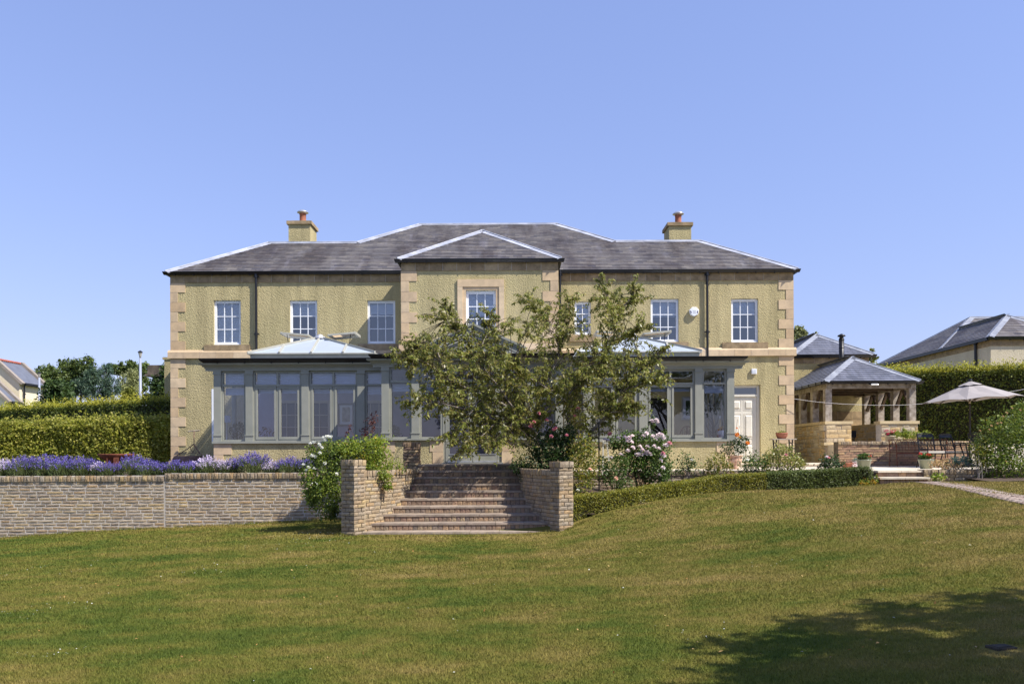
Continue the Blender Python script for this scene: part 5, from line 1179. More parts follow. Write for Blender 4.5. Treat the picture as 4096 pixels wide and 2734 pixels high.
# ------------------------------------------------------------------ distance, left
M['slate_far'] = plain('far_slate', L(104,108,120), L(92,96,108), 2, .6); M['cream_far'] = plain('cream_render', L(226,214,186), L(216,204,176), 1, .9); M['red_ridge'] = plain('red_ridge_tile', L(190,104,78), L(160,84,62), 6)
hA = P(78, 1530, 50); xw = hA.x; zE = hA.z; hw3 = 1.55; y0, y1 = 50.0, 52.8; zr3 = PZ(1462, 52.8, 93)
M['skew_grey'] = plain('grey_skew_stone', L(150,140,130), L(128,118,108), 2, .9)
def gable_house(xw, hw3, y0, y1, zE, zr3, label, zb=1.0):
    t = thing('cottage', label, 'house', (xw-hw3, y0, zb)); xm = xw-hw3; mb = MB(); mb.box(xw-2*hw3, xw, y0, y1, zb, zE); mb.add([(xw-2*hw3,y0,zE),(xw,y0,zE),(xm,y0,zr3)], [(0,1,2)]); mb.add([(xw-2*hw3,y1,zE),(xw,y1,zE),(xm,y1,zr3)], [(2,1,0)]); mb.build('wall', M['cream_far'], t)
    sx = (zr3-zE)/hw3; o3 = .25; mb = MB()
    for s_ in (1, -1): mb.add([(xm+s_*(hw3+o3), y0+.15, zE-sx*o3+.06), (xm+s_*(hw3+o3), y1-.15, zE-sx*o3+.06), (xm, y1-.15, zr3+.06), (xm, y0+.15, zr3+.06)], [(0,1,2,3) if s_ > 0 else (3,2,1,0)])
    rf = mb.build('roof', M['slate_far'], t); mb = MB()
    for yy in (y0, y1):
        for s_ in (1, -1): mb.beam((xm+s_*(hw3+o3), yy, zE-sx*o3+.14), (xm, yy, zr3+.16), .3, .16)
    mb.build('skew_cope', M['skew_grey'], rf)
    n_ = 12
    for i in range(n_): mb = MB(); ya = y0+.2+(y1-y0-.4)*i/n_; mb.lathe([(.08,0),(.08,(y1-y0-.4)/n_*.85)], (0, 0, 0), 8); o = mb.build('ridge_tile', M['red_ridge'], rf); o.matrix_basis = Matrix.Translation((xm, ya, zr3+.12)) @ Matrix.Rotation(math.radians(-90), 4, 'X'); 
    mb = MB(); mb.box(xw+.2, xw+.34, y0+.1, y1-.1, zE-.12, zE+.0); mb.build('gutter', M['gutter'], t); downpipe(t, xw+.12, y0+.3, zb, zE-.05, .05)
gable_house(xw, hw3, y0, y1, zE, zr3, 'cream cottage with red ridge tiles beyond the left hedges')
c2 = P(24, 1603, 48.2); gable_house(c2.x, 1.6, 48.2, 49.4, c2.z, c2.z+1.5, 'lower cream cottage wing cut by the left edge of the picture')
ob = P(600, 1475, 44); t = thing('old_building', 'flat-topped grey stone building behind trees beside the house corner', 'building', (ob.x+2, 44, 1)); mb = MB(); mb.box(ob.x+.15, ob.x+6, 44, 50, .8, ob.z-.3); mb.build('wall', plain('grey_render', L(172,160,138), L(150,138,118), 2, .9), t)
mb = MB(); mb.box(ob.x-.05, ob.x+6, 43.8, 50, ob.z-.3, ob.z+.1); mb.box(ob.x-.15, ob.x+6, 43.7, 50, ob.z-.42, ob.z-.3); mb.box(ob.x+.0, ob.x+6, 43.85, 50, ob.z+.1, ob.z+.2); mb.build('parapet', plain('sooty_stone', L(112,100,86), L(70,62,56), 3, .9), t)
M['lamp_pole'] = plain('lamp_pole_paint', L(150,156,172), L(140,146,162), 3, .4); M['lamp_glass'] = plain('lamp_glass', L(176,172,164), L(150,146,140), 3, .3)
def street_lamp(u, vt, vh, Y, label):
    p = P(u, vt, Y); zt = p.z; zh = PZ(vh, Y, u); h = zt-zh; r = h*.27; t = thing('street_lamp', label, 'lamp post', (p.x, Y, 1.0), 'street lamps beyond the left hedges')
    mb = MB(); mb.tube([(p.x, Y, 1.0), (p.x, Y, zh)], [.11, .055], 10); mb.build('pole', M['lamp_pole'], t, True)
    mb = MB(); mb.lathe([(r*.45, 0), (r*1.0, h*.62)], (p.x, Y, zh+h*.1), 8); mb.build('lantern_glass', M['lamp_glass'], t)
    mb = MB(); mb.lathe([(0,.72*h),(r*1.2,.70*h),(r*1.15,.78*h),(r*.5,.92*h),(r*.15,.95*h),(r*.12,h),(0,h)], (p.x, Y, zh), 8); mb.lathe([(.05,0),(r*.35,.02),(r*.55,h*.1),(0,h*.1)], (p.x, Y, zh), 8); mb.build('lantern_cap', M['black'], t)
street_lamp(561, 1400, 1431, 40, 'taller street lamp near the house corner, beyond the hedges')
street_lamp(157, 1485, 1509, 47, 'smaller street lamp in front of the cream cottage')
# ------------------------------------------------------------------ plants
GRN = [L(58,72,28), L(82,96,38), L(104,116,48), L(68,84,32)]
M['hedge_lime'] = leafmat('hornbeam_leaf', [L(134,142,50), L(162,164,64), L(188,182,80), L(118,130,46), L(198,188,100)], .5)
M['shoot_lime'] = leafmat('hornbeam_shoot', [L(170,168,58), L(190,184,72), L(150,152,52)], .45)
M['hedge_dark'] = leafmat('beech_hedge_leaf', [L(74,88,32), L(98,110,40), L(126,132,50), L(60,74,30)], .35)
M['box_leaf'] = leafmat('box_leaf', [L(120,124,38), L(146,142,46), L(160,150,56), L(104,110,36), L(84,94,34)], .35)
M['box_dark'] = leafmat('dark_box_leaf', [L(72,88,40), L(94,108,50), L(116,126,58), L(60,74,34)], .25)
M['twig_core'] = plain('inner_twigs', L(50,46,28), L(34,34,20), 6, .95)
M['cherry_leaf'] = leafmat('cherry_leaf', [L(112,124,50), L(140,146,66), L(164,164,86), L(150,136,76), L(98,112,48), L(186,180,116)], .5, .35)
M['rose_leaf'] = leafmat('rose_leaf', [L(56,80,30), L(78,104,40), L(100,122,50), L(44,66,28)], .3)
M['rose_bright'] = leafmat('bright_rose_leaf', [L(84,106,38), L(112,130,48), L(140,150,58), L(64,86,34), L(94,114,42)], .4)
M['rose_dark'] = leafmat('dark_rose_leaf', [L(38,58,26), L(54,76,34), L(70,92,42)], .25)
M['lime_leaf'] = leafmat('honeysuckle_leaf', [L(116,138,44), L(150,164,56), L(94,120,40), L(174,176,68)], .45)
M['yellowing'] = leafmat('yellowing_leaf', [L(92,106,40), L(116,120,44), L(160,144,44), L(78,92,38), L(100,112,42)], .35)
M['silver'] = leafmat('silver_leaf', [L(116,136,120), L(140,158,142), L(96,118,104)], .2)
M['sage'] = leafmat('blue_green_leaf', [L(96,128,110), L(120,150,130), L(78,106,92)], .2)
M['stem_green'] = plain('green_stem', L(108,116,62), L(84,90,48), 8, .7)
M['white_petal'] = leafmat('white_petal', [L(240,240,232), L(226,226,214), L(250,248,240)], .3)
M['pink_petal'] = leafmat('pale_pink_petal', [L(244,234,234), L(238,216,220), L(248,242,240)], .3)
M['deep_pink'] = leafmat('pink_petal', [L(226,150,160), L(214,120,136), L(232,176,180)], .3)
M['peach'] = leafmat('peach_petal', [L(240,196,166), L(232,170,140), L(246,214,190)], .3)
M['orange'] = leafmat('orange_petal', [L(236,146,50), L(226,120,40), L(240,176,70)], .3)
M['red_petal'] = leafmat('red_petal', [L(216,40,28), L(190,24,24), L(230,70,40)], .25)
M['magenta'] = leafmat('magenta_petal', [L(214,36,96), L(190,24,80), L(230,70,120)], .25)
M['lav'] = leafmat('lavender_flower', [L(100,88,170), L(122,108,190), L(84,70,150), L(140,128,200)], .25)
M['lav_pale'] = leafmat('pale_lavender_flower', [L(206,190,220), L(222,208,232), L(190,172,208)], .2)
M['lav_leaf'] = leafmat('lavender_leaf', [L(86,104,58), L(106,122,70), L(72,88,48), L(122,134,92)], .2)
def bloom_mesh(mat, name='bloom', seed=0):
    r = np.random.default_rng(seed); C = []; D = []; N_ = []
    for ring, (n, rad, up) in enumerate(((4, .16, .35), (6, .32, .2), (7, .45, .02))):
        for i in range(n):
            a = 2*math.pi*i/n + ring*.5; C.append((rad*math.cos(a), rad*math.sin(a), up)); D.append((math.cos(a)*.7, math.sin(a)*.7, .9-.35*ring)); N_.append((math.cos(a), math.sin(a), -.5))
    V, Fq = leaf_arr(np.array(C), np.full(len(C), .62), D=np.array(D), asp=1.0, fold=-.15, nrm=np.array(N_)); return npmesh(name, V, Fq, mat)
_bm = {}
def bloom(parent, p, size, mat, name='bloom'):
    if mat.name not in _bm: _bm[mat.name] = bloom_mesh(mat, 'bloom')
    tilt = Matrix.Rotation(random.uniform(.3, 1.1), 4, 'X') @ Matrix.Rotation(random.uniform(0, 6), 4, 'Z')
    return put(name, _bm[mat.name], parent, Matrix.Translation(p) @ Matrix.Rotation(random.uniform(-.7, .7), 4, 'Z') @ tilt @ Matrix.Diagonal((size, size, size, 1)))
def ellipsoid_pts(n, c, r, shell=.45):
    d = RNG.normal(size=(n, 3)); d /= np.linalg.norm(d, axis=1)[:, None]; return np.asarray(c) + d*np.asarray(r)*(RNG.uniform(shell**3, 1, n)**(1/3))[:, None]
def clumpy(n, blobs, clump=.16, per=14, shell=.3):
    """leaf centres in clusters spread through a union of ellipsoids [(c, r, weight)]"""
    wts = np.array([b[2] for b in blobs], float); wts /= wts.sum(); out = []
    for (c, r, _), w_ in zip(blobs, wts):
        k = max(1, int(n*w_/per)); cc = ellipsoid_pts(k, c, r, shell); q = np.repeat(cc, per, 0); out.append(q + RNG.normal(size=q.shape)*clump*np.mean(r)*.6)
    return np.concatenate(out)
def bush(name, label, cat, base, blobs, n, ls, mat, stems=5, stem_mat=None, blooms=(), clump=.22, per=12, asp=.55, group=None, shell=.3, droop=0, extra=None, sr=.012):
    base = Vector(base); t = thing(name, label, cat, base, group); C = clumpy(n, blobs, clump, per, shell)
    D = RNG.normal(size=C.shape); D[:, 2] -= droop
    leaves('foliage', C, RNG.uniform(.65, 1.35, len(C))*ls, mat, t, asp=asp, D=D)
    if extra:
        C2 = clumpy(extra[1], blobs, clump, per, .75); leaves('flowers', C2, RNG.uniform(.6, 1.2, len(C2))*extra[2], extra[0], t, asp=.7)
    mb = MB()
    for i in range(stems):
        c, r, _ = blobs[i % len(blobs)]; e = Vector(c) + Vector([random.uniform(-.6, .6)*x for x in r]); s0 = base + Vector((random.uniform(-.08, .08), random.uniform(-.05, .05), -.03)); m_ = s0.lerp(e, .5) + Vector((random.uniform(-.08, .08), random.uniform(-.08, .08), .04))
        mb.tube([s0, m_, e], [sr, sr*.7, sr*.3], 5)
    if stems: mb.build('stem', stem_mat or M['bark_dark'], t)
    for p, s_, m_ in blooms: bloom(t, Vector(p), s_, m_)
    return t
def PB(u, v, Y, ru, rv, ry, w_=None):
    """ellipsoid seen at pixel (u,v) with pixel radii ru, rv and depth radius ry (m)"""
    p = P(u, v, Y); k = Y/F; return ((p.x, Y, p.z), (ru*k, ry, rv*k), w_ if w_ else ru*rv)
def hedge(name, label, pts, th, zt, zb, mat, n, ls, core_in=.12, spike=0, group=None, top_noise=.05, top=None, amp=.07):
    """clipped hedge along polyline pts [(x,y)], heights per point"""
    t = thing(name, label, 'hedge', (pts[0][0], pts[0][1], zb[0]), group); Pn = np.array(pts, float); seg = np.linalg.norm(np.diff(Pn, axis=0), axis=1); cum = np.r_[0, np.cumsum(seg)]
    def at(s):
        i = np.clip(np.searchsorted(cum, s)-1, 0, len(seg)-1); f = (s-cum[i])/seg[i]; p = Pn[i] + (Pn[i+1]-Pn[i])*f[:, None]; d = (Pn[i+1]-Pn[i])/seg[i][:, None]; return p, np.c_[-d[:, 1], d[:, 0]], np.interp(s, cum, zt), np.interp(s, cum, zb)
    s = RNG.uniform(0, cum[-1], n); p, nr, z1, z0 = at(s); hgt = np.mean(np.array(zt)-np.array(zb)); fr = hgt/(hgt+th)
    onf = RNG.random(n) < fr; bk = RNG.random(n) < .12
    zz_ = RNG.random(n); wob = (np.sin(s*5.1+zz_*2)+np.sin(s*2.3+1+zz_*3)+np.sin(s*11.7-zz_*5))*.012 + amp*.5*(np.sin(s*1.3+zz_*4)+np.sin(s*3.1-zz_*6)) + RNG.normal(0, .03, n)*(th/.5)**.5
    off = np.where(onf, np.where(bk, th, 0), RNG.uniform(0, th, n)); z = np.where(onf, z0 + (z1-z0)*zz_, z1 + amp*.4*(np.sin(s*.9)+np.sin(s*2.7+1)))
    dep = RNG.exponential(.035, n)
    C = np.c_[p + nr*(off + np.where(onf & ~bk, dep+wob, 0))[:, None], z - np.where(onf, 0, dep) + np.where(onf, 0, RNG.normal(0, top_noise, n))]
    D = RNG.normal(size=(n, 3)) + np.c_[-nr*.3, .5+np.zeros(n)]
    leaves('foliage', C, RNG.uniform(.6, 1.35, n)*ls, mat, t, asp=.6, D=D, nrm=RNG.normal(size=(n, 3))*.8 + np.c_[-nr*.7, np.full(n, .8)] + [.4, 0, 0])
    if spike:
        k = spike; s = RNG.uniform(0, cum[-1], k); p, nr, z1, z0 = at(s); pr = 7; hh = RNG.uniform(.08, .30, k) * RNG.choice([.7, 1, 1.7], k); f = RNG.random((k, pr)); C = np.repeat(np.c_[p + nr*RNG.uniform(0, th, k)[:, None], z1], pr, 0); C[:, 2] += (f*hh[:, None]).ravel(); C[:, :2] += RNG.normal(0, .03, (len(C), 2))
        leaves('new_shoots', C, RNG.uniform(.6, 1.2, len(C))*ls, top or mat, t, asp=.55)
    mb = MB(); m = len(pts); ss = cum; pp, nn, zz1, zz0 = at(np.clip(ss, 1e-6, cum[-1]-1e-6)); ci = core_in
    fr_ = pp + nn*ci; bk_ = pp + nn*(th-ci*.5); ring = list(fr_) + list(bk_[::-1]); z1r = list(zz1) + list(zz1[::-1]); z0r = list(zz0) + list(zz0[::-1]); N2 = 2*m
    mb.add([(a[0], a[1], b-.2) for a, b in zip(ring, z0r)] + [(a[0], a[1], b-ci*.8) for a, b in zip(ring, z1r)], [(i, (i+1) % N2, N2+(i+1) % N2, N2+i) for i in range(N2)] + [(N2+i, N2+i+1, N2+N2-2-i, N2+N2-1-i) for i in range(m-1)])
    mb.build('inner_twigs', M['twig_core'], t); return t
# ---- hedges
bx = [(2292,1988,2090,16.55), (2420,1972,2042,17.0), (2550,1956,2019,17.5), (2720,1929,1987,18.4), (2895,1901,1968,19.3), (3068,1890,1960,19.75), (3242,1881,1957,20.05), (3416,1872,1946,20.25), (3492,1869,1941,20.3)]
q1 = [P(u, v1, Y) for u, v0, v1, Y in bx]; zt_ = [PZ(v0, Y+.05, u) for u, v0, v1, Y in bx]; zb_ = [PZ(v1, Y, u) for u, v0, v1, Y in bx]
hedge('box_hedge', 'low curved yellowish box hedge from the right pier along the lawn', [(p.x, p.y) for p in q1[:6]], .38, zt_[:6], zb_[:6], M['box_leaf'], 30000, .032, .07, top_noise=.018, amp=.016)
hedge('box_hedge', 'darker straight end of the low box hedge beside the terrace steps', [(p.x, p.y) for p in q1[5:]], .38, zt_[5:], zb_[5:], M['box_dark'], 15000, .034, .07, top_noise=.018, amp=.012)
ya, yb = 36.5, 30.0; a, b = P(0, 1642, ya), P(700, 1601, yb); a2 = a + (a-b)*.5
hedge('field_hedge', 'tall clipped dark hedge behind the lime-green hedge, left', [(a2.x, a2.y), (a.x, a.y), (b.x, b.y), (b.x+2, b.y-1.2)], .9, [a.z, a.z, b.z, b.z], [1.0]*4, M['hedge_dark'], 46000, .085, .15, spike=2600, top_noise=.07, top=M['shoot_lime'])
a, b = P(0, 1712, 27.6), P(690, 1690, 26.9)
hedge('garden_hedge', 'loose lime-green leafy hedge behind the lavender, left', [(a.x-3, 27.8), (a.x, 27.6), ((a.x+b.x)/2, 27.3), (b.x, 26.9)], 1.3, [a.z, a.z, (a.z+b.z)/2+.06, b.z], [1.1]*4, M['hedge_lime'], 52000, .10, .28, spike=1500, top_noise=.12)
hp = [(13.0, 33.6), (14.6, 32.32), (16.0, 31.2), (18.0, 29.6), (20.5, 27.6), (23, 25.6)]
hedge('tall_hedge', 'tall hornbeam hedge behind the parasol, sunlit top and dark face', hp, 1.6, [PZ(1492, 32.3, 3490)]*2 + [PZ(1490, 31.2, 3640), PZ(1480, 29.6, 3980), PZ(1478, 28.9, 4096)-.05, PZ(1478, 28.9, 4096)-.05], [1.2]*6, M['hedge_dark'], 50000, .085, .18, spike=4200, top_noise=.12, top=M['shoot_lime'])

# ---- the cherry tree
def cherry():
    b0 = P(2185, 1872, 19.35); t = thing('cherry_tree', 'spreading multi-stemmed cherry tree with drooping leaves right of the steps', 'tree', b0); mb = MB(); tw = MB(); tips = []
    base = Vector((b0.x, 19.35, ZL-.2))
    limbs = [  # polylines in photo pixels + depth
        [(2200,1850,19.35),(2130,1715,19.3),(2060,1640,19.1),(1930,1580,18.7),(1800,1520,18.3),(1690,1440,18.0),(1580,1425,17.9)],
        [(2130,1715,19.3),(2010,1660,18.8),(1880,1640,18.4),(1760,1610,18.1),(1650,1610,17.9)],
        [(2060,1640,19.1),(1990,1540,19.2),(1910,1430,19.4),(1850,1330,19.5),(1780,1230,19.6)],
        [(1910,1430,19.4),(1950,1330,19.7),(1960,1260,19.8)],
        [(2160,1850,19.4),(2110,1720,19.6),(2120,1600,19.8),(2060,1490,19.9),(1980,1400,20.0)],
        [(2120,1600,19.8),(2200,1500,20.0),(2240,1400,20.2),(2200,1290,20.2),(2090,1190,20.2)],
        [(2240,1400,20.2),(2270,1290,20.4),(2275,1190,20.4)],
        [(2210,1860,19.4),(2270,1720,19.5),(2290,1590,19.5),(2340,1470,19.6),(2420,1390,19.7),(2470,1280,19.8),(2410,1130,19.8)],
        [(2470,1280,19.8),(2510,1210,19.9),(2545,1160,19.9)],
        [(2420,1390,19.7),(2510,1340,19.5),(2580,1310,19.3)],
        [(2230,1860,19.3),(2340,1760,19.0),(2420,1670,18.8),(2480,1570,18.6),(2550,1480,18.5),(2640,1400,18.4)],
        [(2480,1570,18.6),(2560,1540,18.3),(2640,1520,18.2)],
        [(2420,1670,18.8),(2480,1640,18.4),(2530,1620,18.2)],
        [(1930,1580,18.7),(1860,1680,18.2),(1790,1750,17.9)],
        [(2010,1660,18.8),(1930,1740,18.2),(1860,1800,17.9)],
        [(2290,1590,19.5),(2200,1560,18.8),(2100,1500,18.3),(2020,1440,18.1)],
        [(2340,1470,19.6),(2390,1450,18.7),(2470,1440,18.2)],
        [(2060,1640,19.1),(2040,1720,18.4),(1990,1770,18.1)],
        [(1800,1520,18.3),(1720,1360,18.3),(1650,1400,18.2)], [(1850,1330,19.5),(1740,1260,19.4)],[(2110,1720,19.6),(2200,1640,18.7),(2290,1560,18.4),(2330,1520,18.3)]]
    for li, lm in enumerate(limbs):
        pts = [P(*q) for q in lm]; 
        if li in (0, 4, 7, 10): pts = [base + Vector(((pts[0].x-base.x)*.4, random.uniform(-.05, .05), 0))] + pts
        r0 = .06 if li in (0, 4, 7, 10) else .026; rad = [r0*(1-.88*i/(len(pts)-1)) for i in range(len(pts))]
        # smooth
        fin = []; fr = []
        for i in range(len(pts)-1):
            for f in (0, .34, .67): fin.append(pts[i].lerp(pts[i+1], f) + Vector((random.uniform(-.03, .03), random.uniform(-.03, .03), random.uniform(-.02, .02)))); fr.append(rad[i]+(rad[i+1]-rad[i])*f)
        fin.append(pts[-1]); fr.append(max(rad[-1], .006)); mb.tube(fin, fr, 6)
        m = len(fin); st_ = max(2, int(m*.25)) if r0 > .05 else 1
        for i in range(st_, m):
            for _ in range(6 if i < m-1 else 7):
                dirn = (fin[i]-fin[i-1]).normalized(); side = Vector((random.gauss(0, 1), random.gauss(0, .8), random.gauss(.15, .6))).normalized(); d = (dirn*.9 + side*.85).normalized(); ln = random.uniform(.3, .95)*(1.0 if i < m-3 else .6)
                p0 = fin[i].lerp(fin[i-1], random.random()); p1 = p0 + d*ln*.5 + Vector((0, 0, .03)); p2 = p1 + d*ln*.5 + Vector((0, 0, -.07)); tw.tube([p0, p1, p2], [.008, .006, .003], 4, False); tips.append((p0, p1, p2))
    nodes = []                                     # finer growth that rounds the crown out
    for lm in limbs:
        q = [P(*a) for a in lm]
        for a, b in zip(q, q[1:]): nodes += [a.lerp(b, f) for f in (0, .33, .66)]
    env = [(1760,1480,170,100),(1900,1410,150,130),(2060,1400,160,150),(2230,1390,150,170),(2420,1330,130,160),(2490,1500,130,110),(1790,1630,150,95),(2000,1620,190,130),(2250,1590,180,120),(2440,1190,70,80),(1690,1420,110,70),(1940,1740,140,60),(2120,1260,90,80),(2420,1610,120,70),(2100,1520,300,120)]
    for k_ in range(310):
        u, v, ru, rv = random.choice(env); a = random.uniform(0, 6.28); r = random.random()**.5; c = P(u+ru*r*math.cos(a), v+rv*r*math.sin(a), 19.1+random.gauss(0, .75)); nb = min(nodes, key=lambda n_: (n_-c).length + random.uniform(0, .25)); m_ = nb.lerp(c, .5) + Vector((0, 0, .08)); tw.tube([nb, m_, c], [.010, .007, .003], 4, False)
        tips.append((m_, m_.lerp(c, .5), c)); 
        for _ in range(1): d = Vector((random.gauss(0, .3), random.gauss(0, .3), random.gauss(-.03, .14))); s_ = m_.lerp(c, random.uniform(.2, .9)); tw.tube([s_, s_+d], [.005, .003], 4, False); tips.append((s_, s_+d*.5, s_+d+Vector((0, 0, -.05))))
    C = []; D = []; Sz = []
    for p0, p1, p2 in tips:
        for k_ in range(random.randint(20, 31)):
            f = random.uniform(.25, 1.0); p = p0.lerp(p1, f*2) if f < .5 else p1.lerp(p2, f*2-1); d = Vector((random.gauss(0, .75), random.gauss(0, .75), random.gauss(-.75, .42)))
            s = random.uniform(.068, .116); d.normalize(); C.append(p + d*s*.6); D.append(d); Sz.append(s)
    leaves('crown', np.array([tuple(c) for c in C]), np.array(Sz), M['cherry_leaf'], t, D=np.array([tuple(d) for d in D]), asp=.38, fold=.12)
    mb.build('trunk', M['bark'], t, True); tw.build('twigs', M['bark_dark'], t); return len(C)
cherry()

# ---- trees that stand outside the picture or far off
def tree(name, label, base, h, blobs, n, ls, mat, trunk_r=.18, per=30, clump=.3, group=None, bark='bark_dark', asp=.6):
    base = Vector(base); t = thing(name, label, 'tree', base, group); C = clumpy(n, blobs, clump, per, .35); leaves('crown', C, RNG.uniform(.6, 1.4, len(C))*ls, mat, t, asp=asp)
    mb = MB(); mb.tube([base - Vector((0, 0, .1)), base + Vector((.05, 0, h*.35)), base + Vector((.0, .05, h*.8))], [trunk_r, trunk_r*.7, trunk_r*.2], 8)
    for c, r, _ in blobs[:14]:
        c = Vector(c); s0 = base + Vector((0, 0, h*random.uniform(.25, .6))); mb.tube([s0, s0.lerp(c, .55)+Vector((0, 0, .15)), c], [trunk_r*.4, trunk_r*.25, trunk_r*.08], 6)
    mb.build('trunk', M[bark], t, True); return t
M['leaf_mid'] = leafmat('field_maple_leaf', [L(74,92,40), L(96,112,52), L(60,78,34), L(120,130,66)], .25); M['leaf_pale'] = leafmat('willow_leaf', [L(136,142,88), L(158,160,106), L(116,124,74)], .25)
M['pine'] = leafmat('pine_needles', [L(62,86,66), L(78,102,80), L(50,72,54), L(92,112,84)], .15); M['leaf_dk'] = leafmat('sycamore_leaf', [L(46,66,30), L(60,80,36), L(76,96,44)], .2); M['leaf_yl'] = leafmat('laburnum_leaf', [L(112,120,44), L(132,134,54), L(92,104,40)], .3)
def blobtree(name, label, Y, ub, vb, spec, n, ls, mat, **kw):
    b = P(ub, vb, Y); bl = [PB(u, v, Y+random.uniform(-.8, .8), ru, rv, max(ru, rv)*Y/F*.9) for u, v, ru, rv in spec]; tree(name, label, (b.x, Y, .9), bl[0][0][2]-.9, bl, n, ls, mat, **kw)
G_ = 'trees beyond the left hedges'
blobtree('maple_tree', 'mid-green tree beside the cottage gable, left of the tallest tree', 56, 190, 1640, [(190,1510,45,50),(160,1560,30,40),(220,1560,40,50),(205,1480,30,22)], 5200, .17, M['leaf_mid'], group=G_)
blobtree('ash_tree', 'tallest green tree in the left background', 58, 300, 1640, [(265,1475,28,40),(305,1470,30,36),(350,1470,24,46),(330,1510,60,45),(270,1530,50,45),(355,1440,12,18),(245,1450,8,16)], 8200, .17, M['leaf_mid'], group=G_)
blobtree('pine_tree', 'blue-green pine tree in the left background', 46, 390, 1640, [(370,1500,36,38),(420,1490,30,40),(330,1555,50,40),(440,1550,34,50),(390,1560,60,50),(300,1545,30,25),(430,1470,22,18)], 11000, .14, M['pine'], group=G_, asp=.22, clump=.2)
blobtree('sycamore_tree', 'dark broad-leaved bush in front of the pine, left', 43, 225, 1640, [(215,1570,45,40),(255,1560,40,40),(230,1600,60,40),(160,1620,28,16),(205,1540,30,20)], 5200, .16, M['leaf_dk'], group=G_)
blobtree('willow_tree', 'pale feathery willow tree left of the tall street lamp', 52, 515, 1640, [(510,1530,30,50),(530,1500,22,26),(490,1560,24,40),(530,1560,26,40)], 4200, .15, M['leaf_pale'], group=G_, asp=.3)
blobtree('maple_tree', 'green tree crowns behind the tall street lamp', 58, 560, 1640, [(490,1475,20,24),(520,1470,20,26),(550,1480,26,30),(578,1480,16,30),(560,1530,34,40),(470,1480,22,18),(455,1470,18,22)], 5600, .16, M['leaf_mid'], group=G_)
blobtree('laburnum_tree', 'yellow-green bush low between pine and tall street lamp', 47, 515, 1640, [(515,1570,30,20),(500,1590,26,16),(535,1592,20,16)], 1600, .14, M['leaf_yl'], group=G_)
blobtree('laurel_tree', 'dark glossy tree against the left corner of the house', 40, 660, 1640, [(665,1500,26,40),(640,1550,38,40),(670,1560,30,40),(620,1585,30,20),(570,1590,18,18),(660,1595,40,20)], 5600, .15, M['leaf_dk'], group=G_)
blobtree('birch_tree', 'silvery poplar behind the extension roof beside the right corner of the house', 45, 3195, 1500, [(3195,1330,22,26),(3215,1345,26,26),(3185,1370,30,30),(3240,1370,14,10),(3265,1340,7,16),(3197,1312,10,12)], 2600, .15, M['leaf_pale'])
blobtree('young_ash', 'small yellow-green tree between extension roof and neighbouring building', 40, 3490, 1560, [(3488,1420,14,22),(3495,1450,18,22),(3485,1395,6,12),(3508,1432,8,8),(3490,1490,22,30)], 900, .12, M['leaf_yl'], trunk_r=.08)
# the tree to the right of the camera whose shadow falls across the near lawn
tree('lime_tree', 'leafy tree outside the right edge that shades the near lawn', (8.6, 2.6, gz(8.6, 2.6)), 5.5, [((4.6, 2.8, 4.5), (.9, .7, .5), .8), ((5.3, 3.3, 4.7), (.9, .8, .6), 1), ((6.1, 4.0, 4.8), (1.0, .8, .7), 1.4), ((7.2, 4.7, 4.9), (1.1, .8, .7), 1.6), ((8.6, 4.9, 4.9), (1.2, .9, .8), 2), ((7.4, 3.4, 5.2), (1.6, 1.2, 1.0), 3), ((9.2, 3.4, 5.4), (1.8, 1.4, 1.2), 3), ((7.0, 2.2, 5.0), (1.6, 1.2, .9), 2.4), ((9.0, 1.8, 5.2), (1.7, 1.3, 1.1), 2.5), ((5.6, 2.4, 4.4), (.9, .9, .6), 1.2), ((10.6, 4.6, 5.2), (1.3, 1.2, 1.1), 2)], 12500, .17, M['leaf_mid'], per=40)

# ---- lavender row on the left wall
def lavender(u, v0, v1, Y, wpx, mat, label, n=190):
    b = P(u, v1, Y); k_ = Y/F; r = wpx*k_/2; h = (v1-v0)*k_; t = thing('lavender', label, 'lavender', (b.x, Y, b.z), 'lavender along the retaining wall')
    a = RNG.uniform(0, 6.283, n); q = RNG.random(n)**.55; ex = np.c_[np.cos(a)*q*r, np.sin(a)*q*min(r, .38), (h*(1-.38*q**2))*RNG.uniform(.66, 1.14, n)]; bs = np.c_[np.cos(a)*q*r*.22, np.sin(a)*q*.1, np.zeros(n)]; o = np.array([b.x, Y, b.z-.03])
    V = []; W = RNG.normal(size=(n, 3))*[1, 1, .1]; W /= np.linalg.norm(W, axis=1)[:, None]
    V = np.stack([o+bs-W*.004, o+bs+W*.004, o+ex+W*.002, o+ex-W*.002], 1).reshape(-1, 3); put('stems', npmesh('stems', V, np.arange(4*n).reshape(-1, 4), M['stem_green']), t)
    m = 7; dirn = (ex-bs)/np.linalg.norm(ex-bs, axis=1)[:, None]; f = np.linspace(-.085, .02, m); C = (o + ex)[:, None, :] + dirn[:, None, :]*f[None, :, None] + RNG.normal(0, .006, (n, m, 3)); C = C.reshape(-1, 3)
    leaves('flower_spikes', C, RNG.uniform(.02, .036, len(C)), mat, t, asp=.75)
    m2 = n*5; a = RNG.uniform(0, 6.283, m2); q = RNG.random(m2)**.5; hh = RNG.random(m2)**.8*h*.70; C = np.c_[np.cos(a)*q*r*.85, np.sin(a)*q*min(r, .36), hh] + o; D = np.c_[np.cos(a)*q*.6, np.sin(a)*q*.6, np.full(m2, 1.0)]
    leaves('foliage', C, RNG.uniform(.05, .10, m2), M['lav_leaf'], t, D=D, asp=.16)
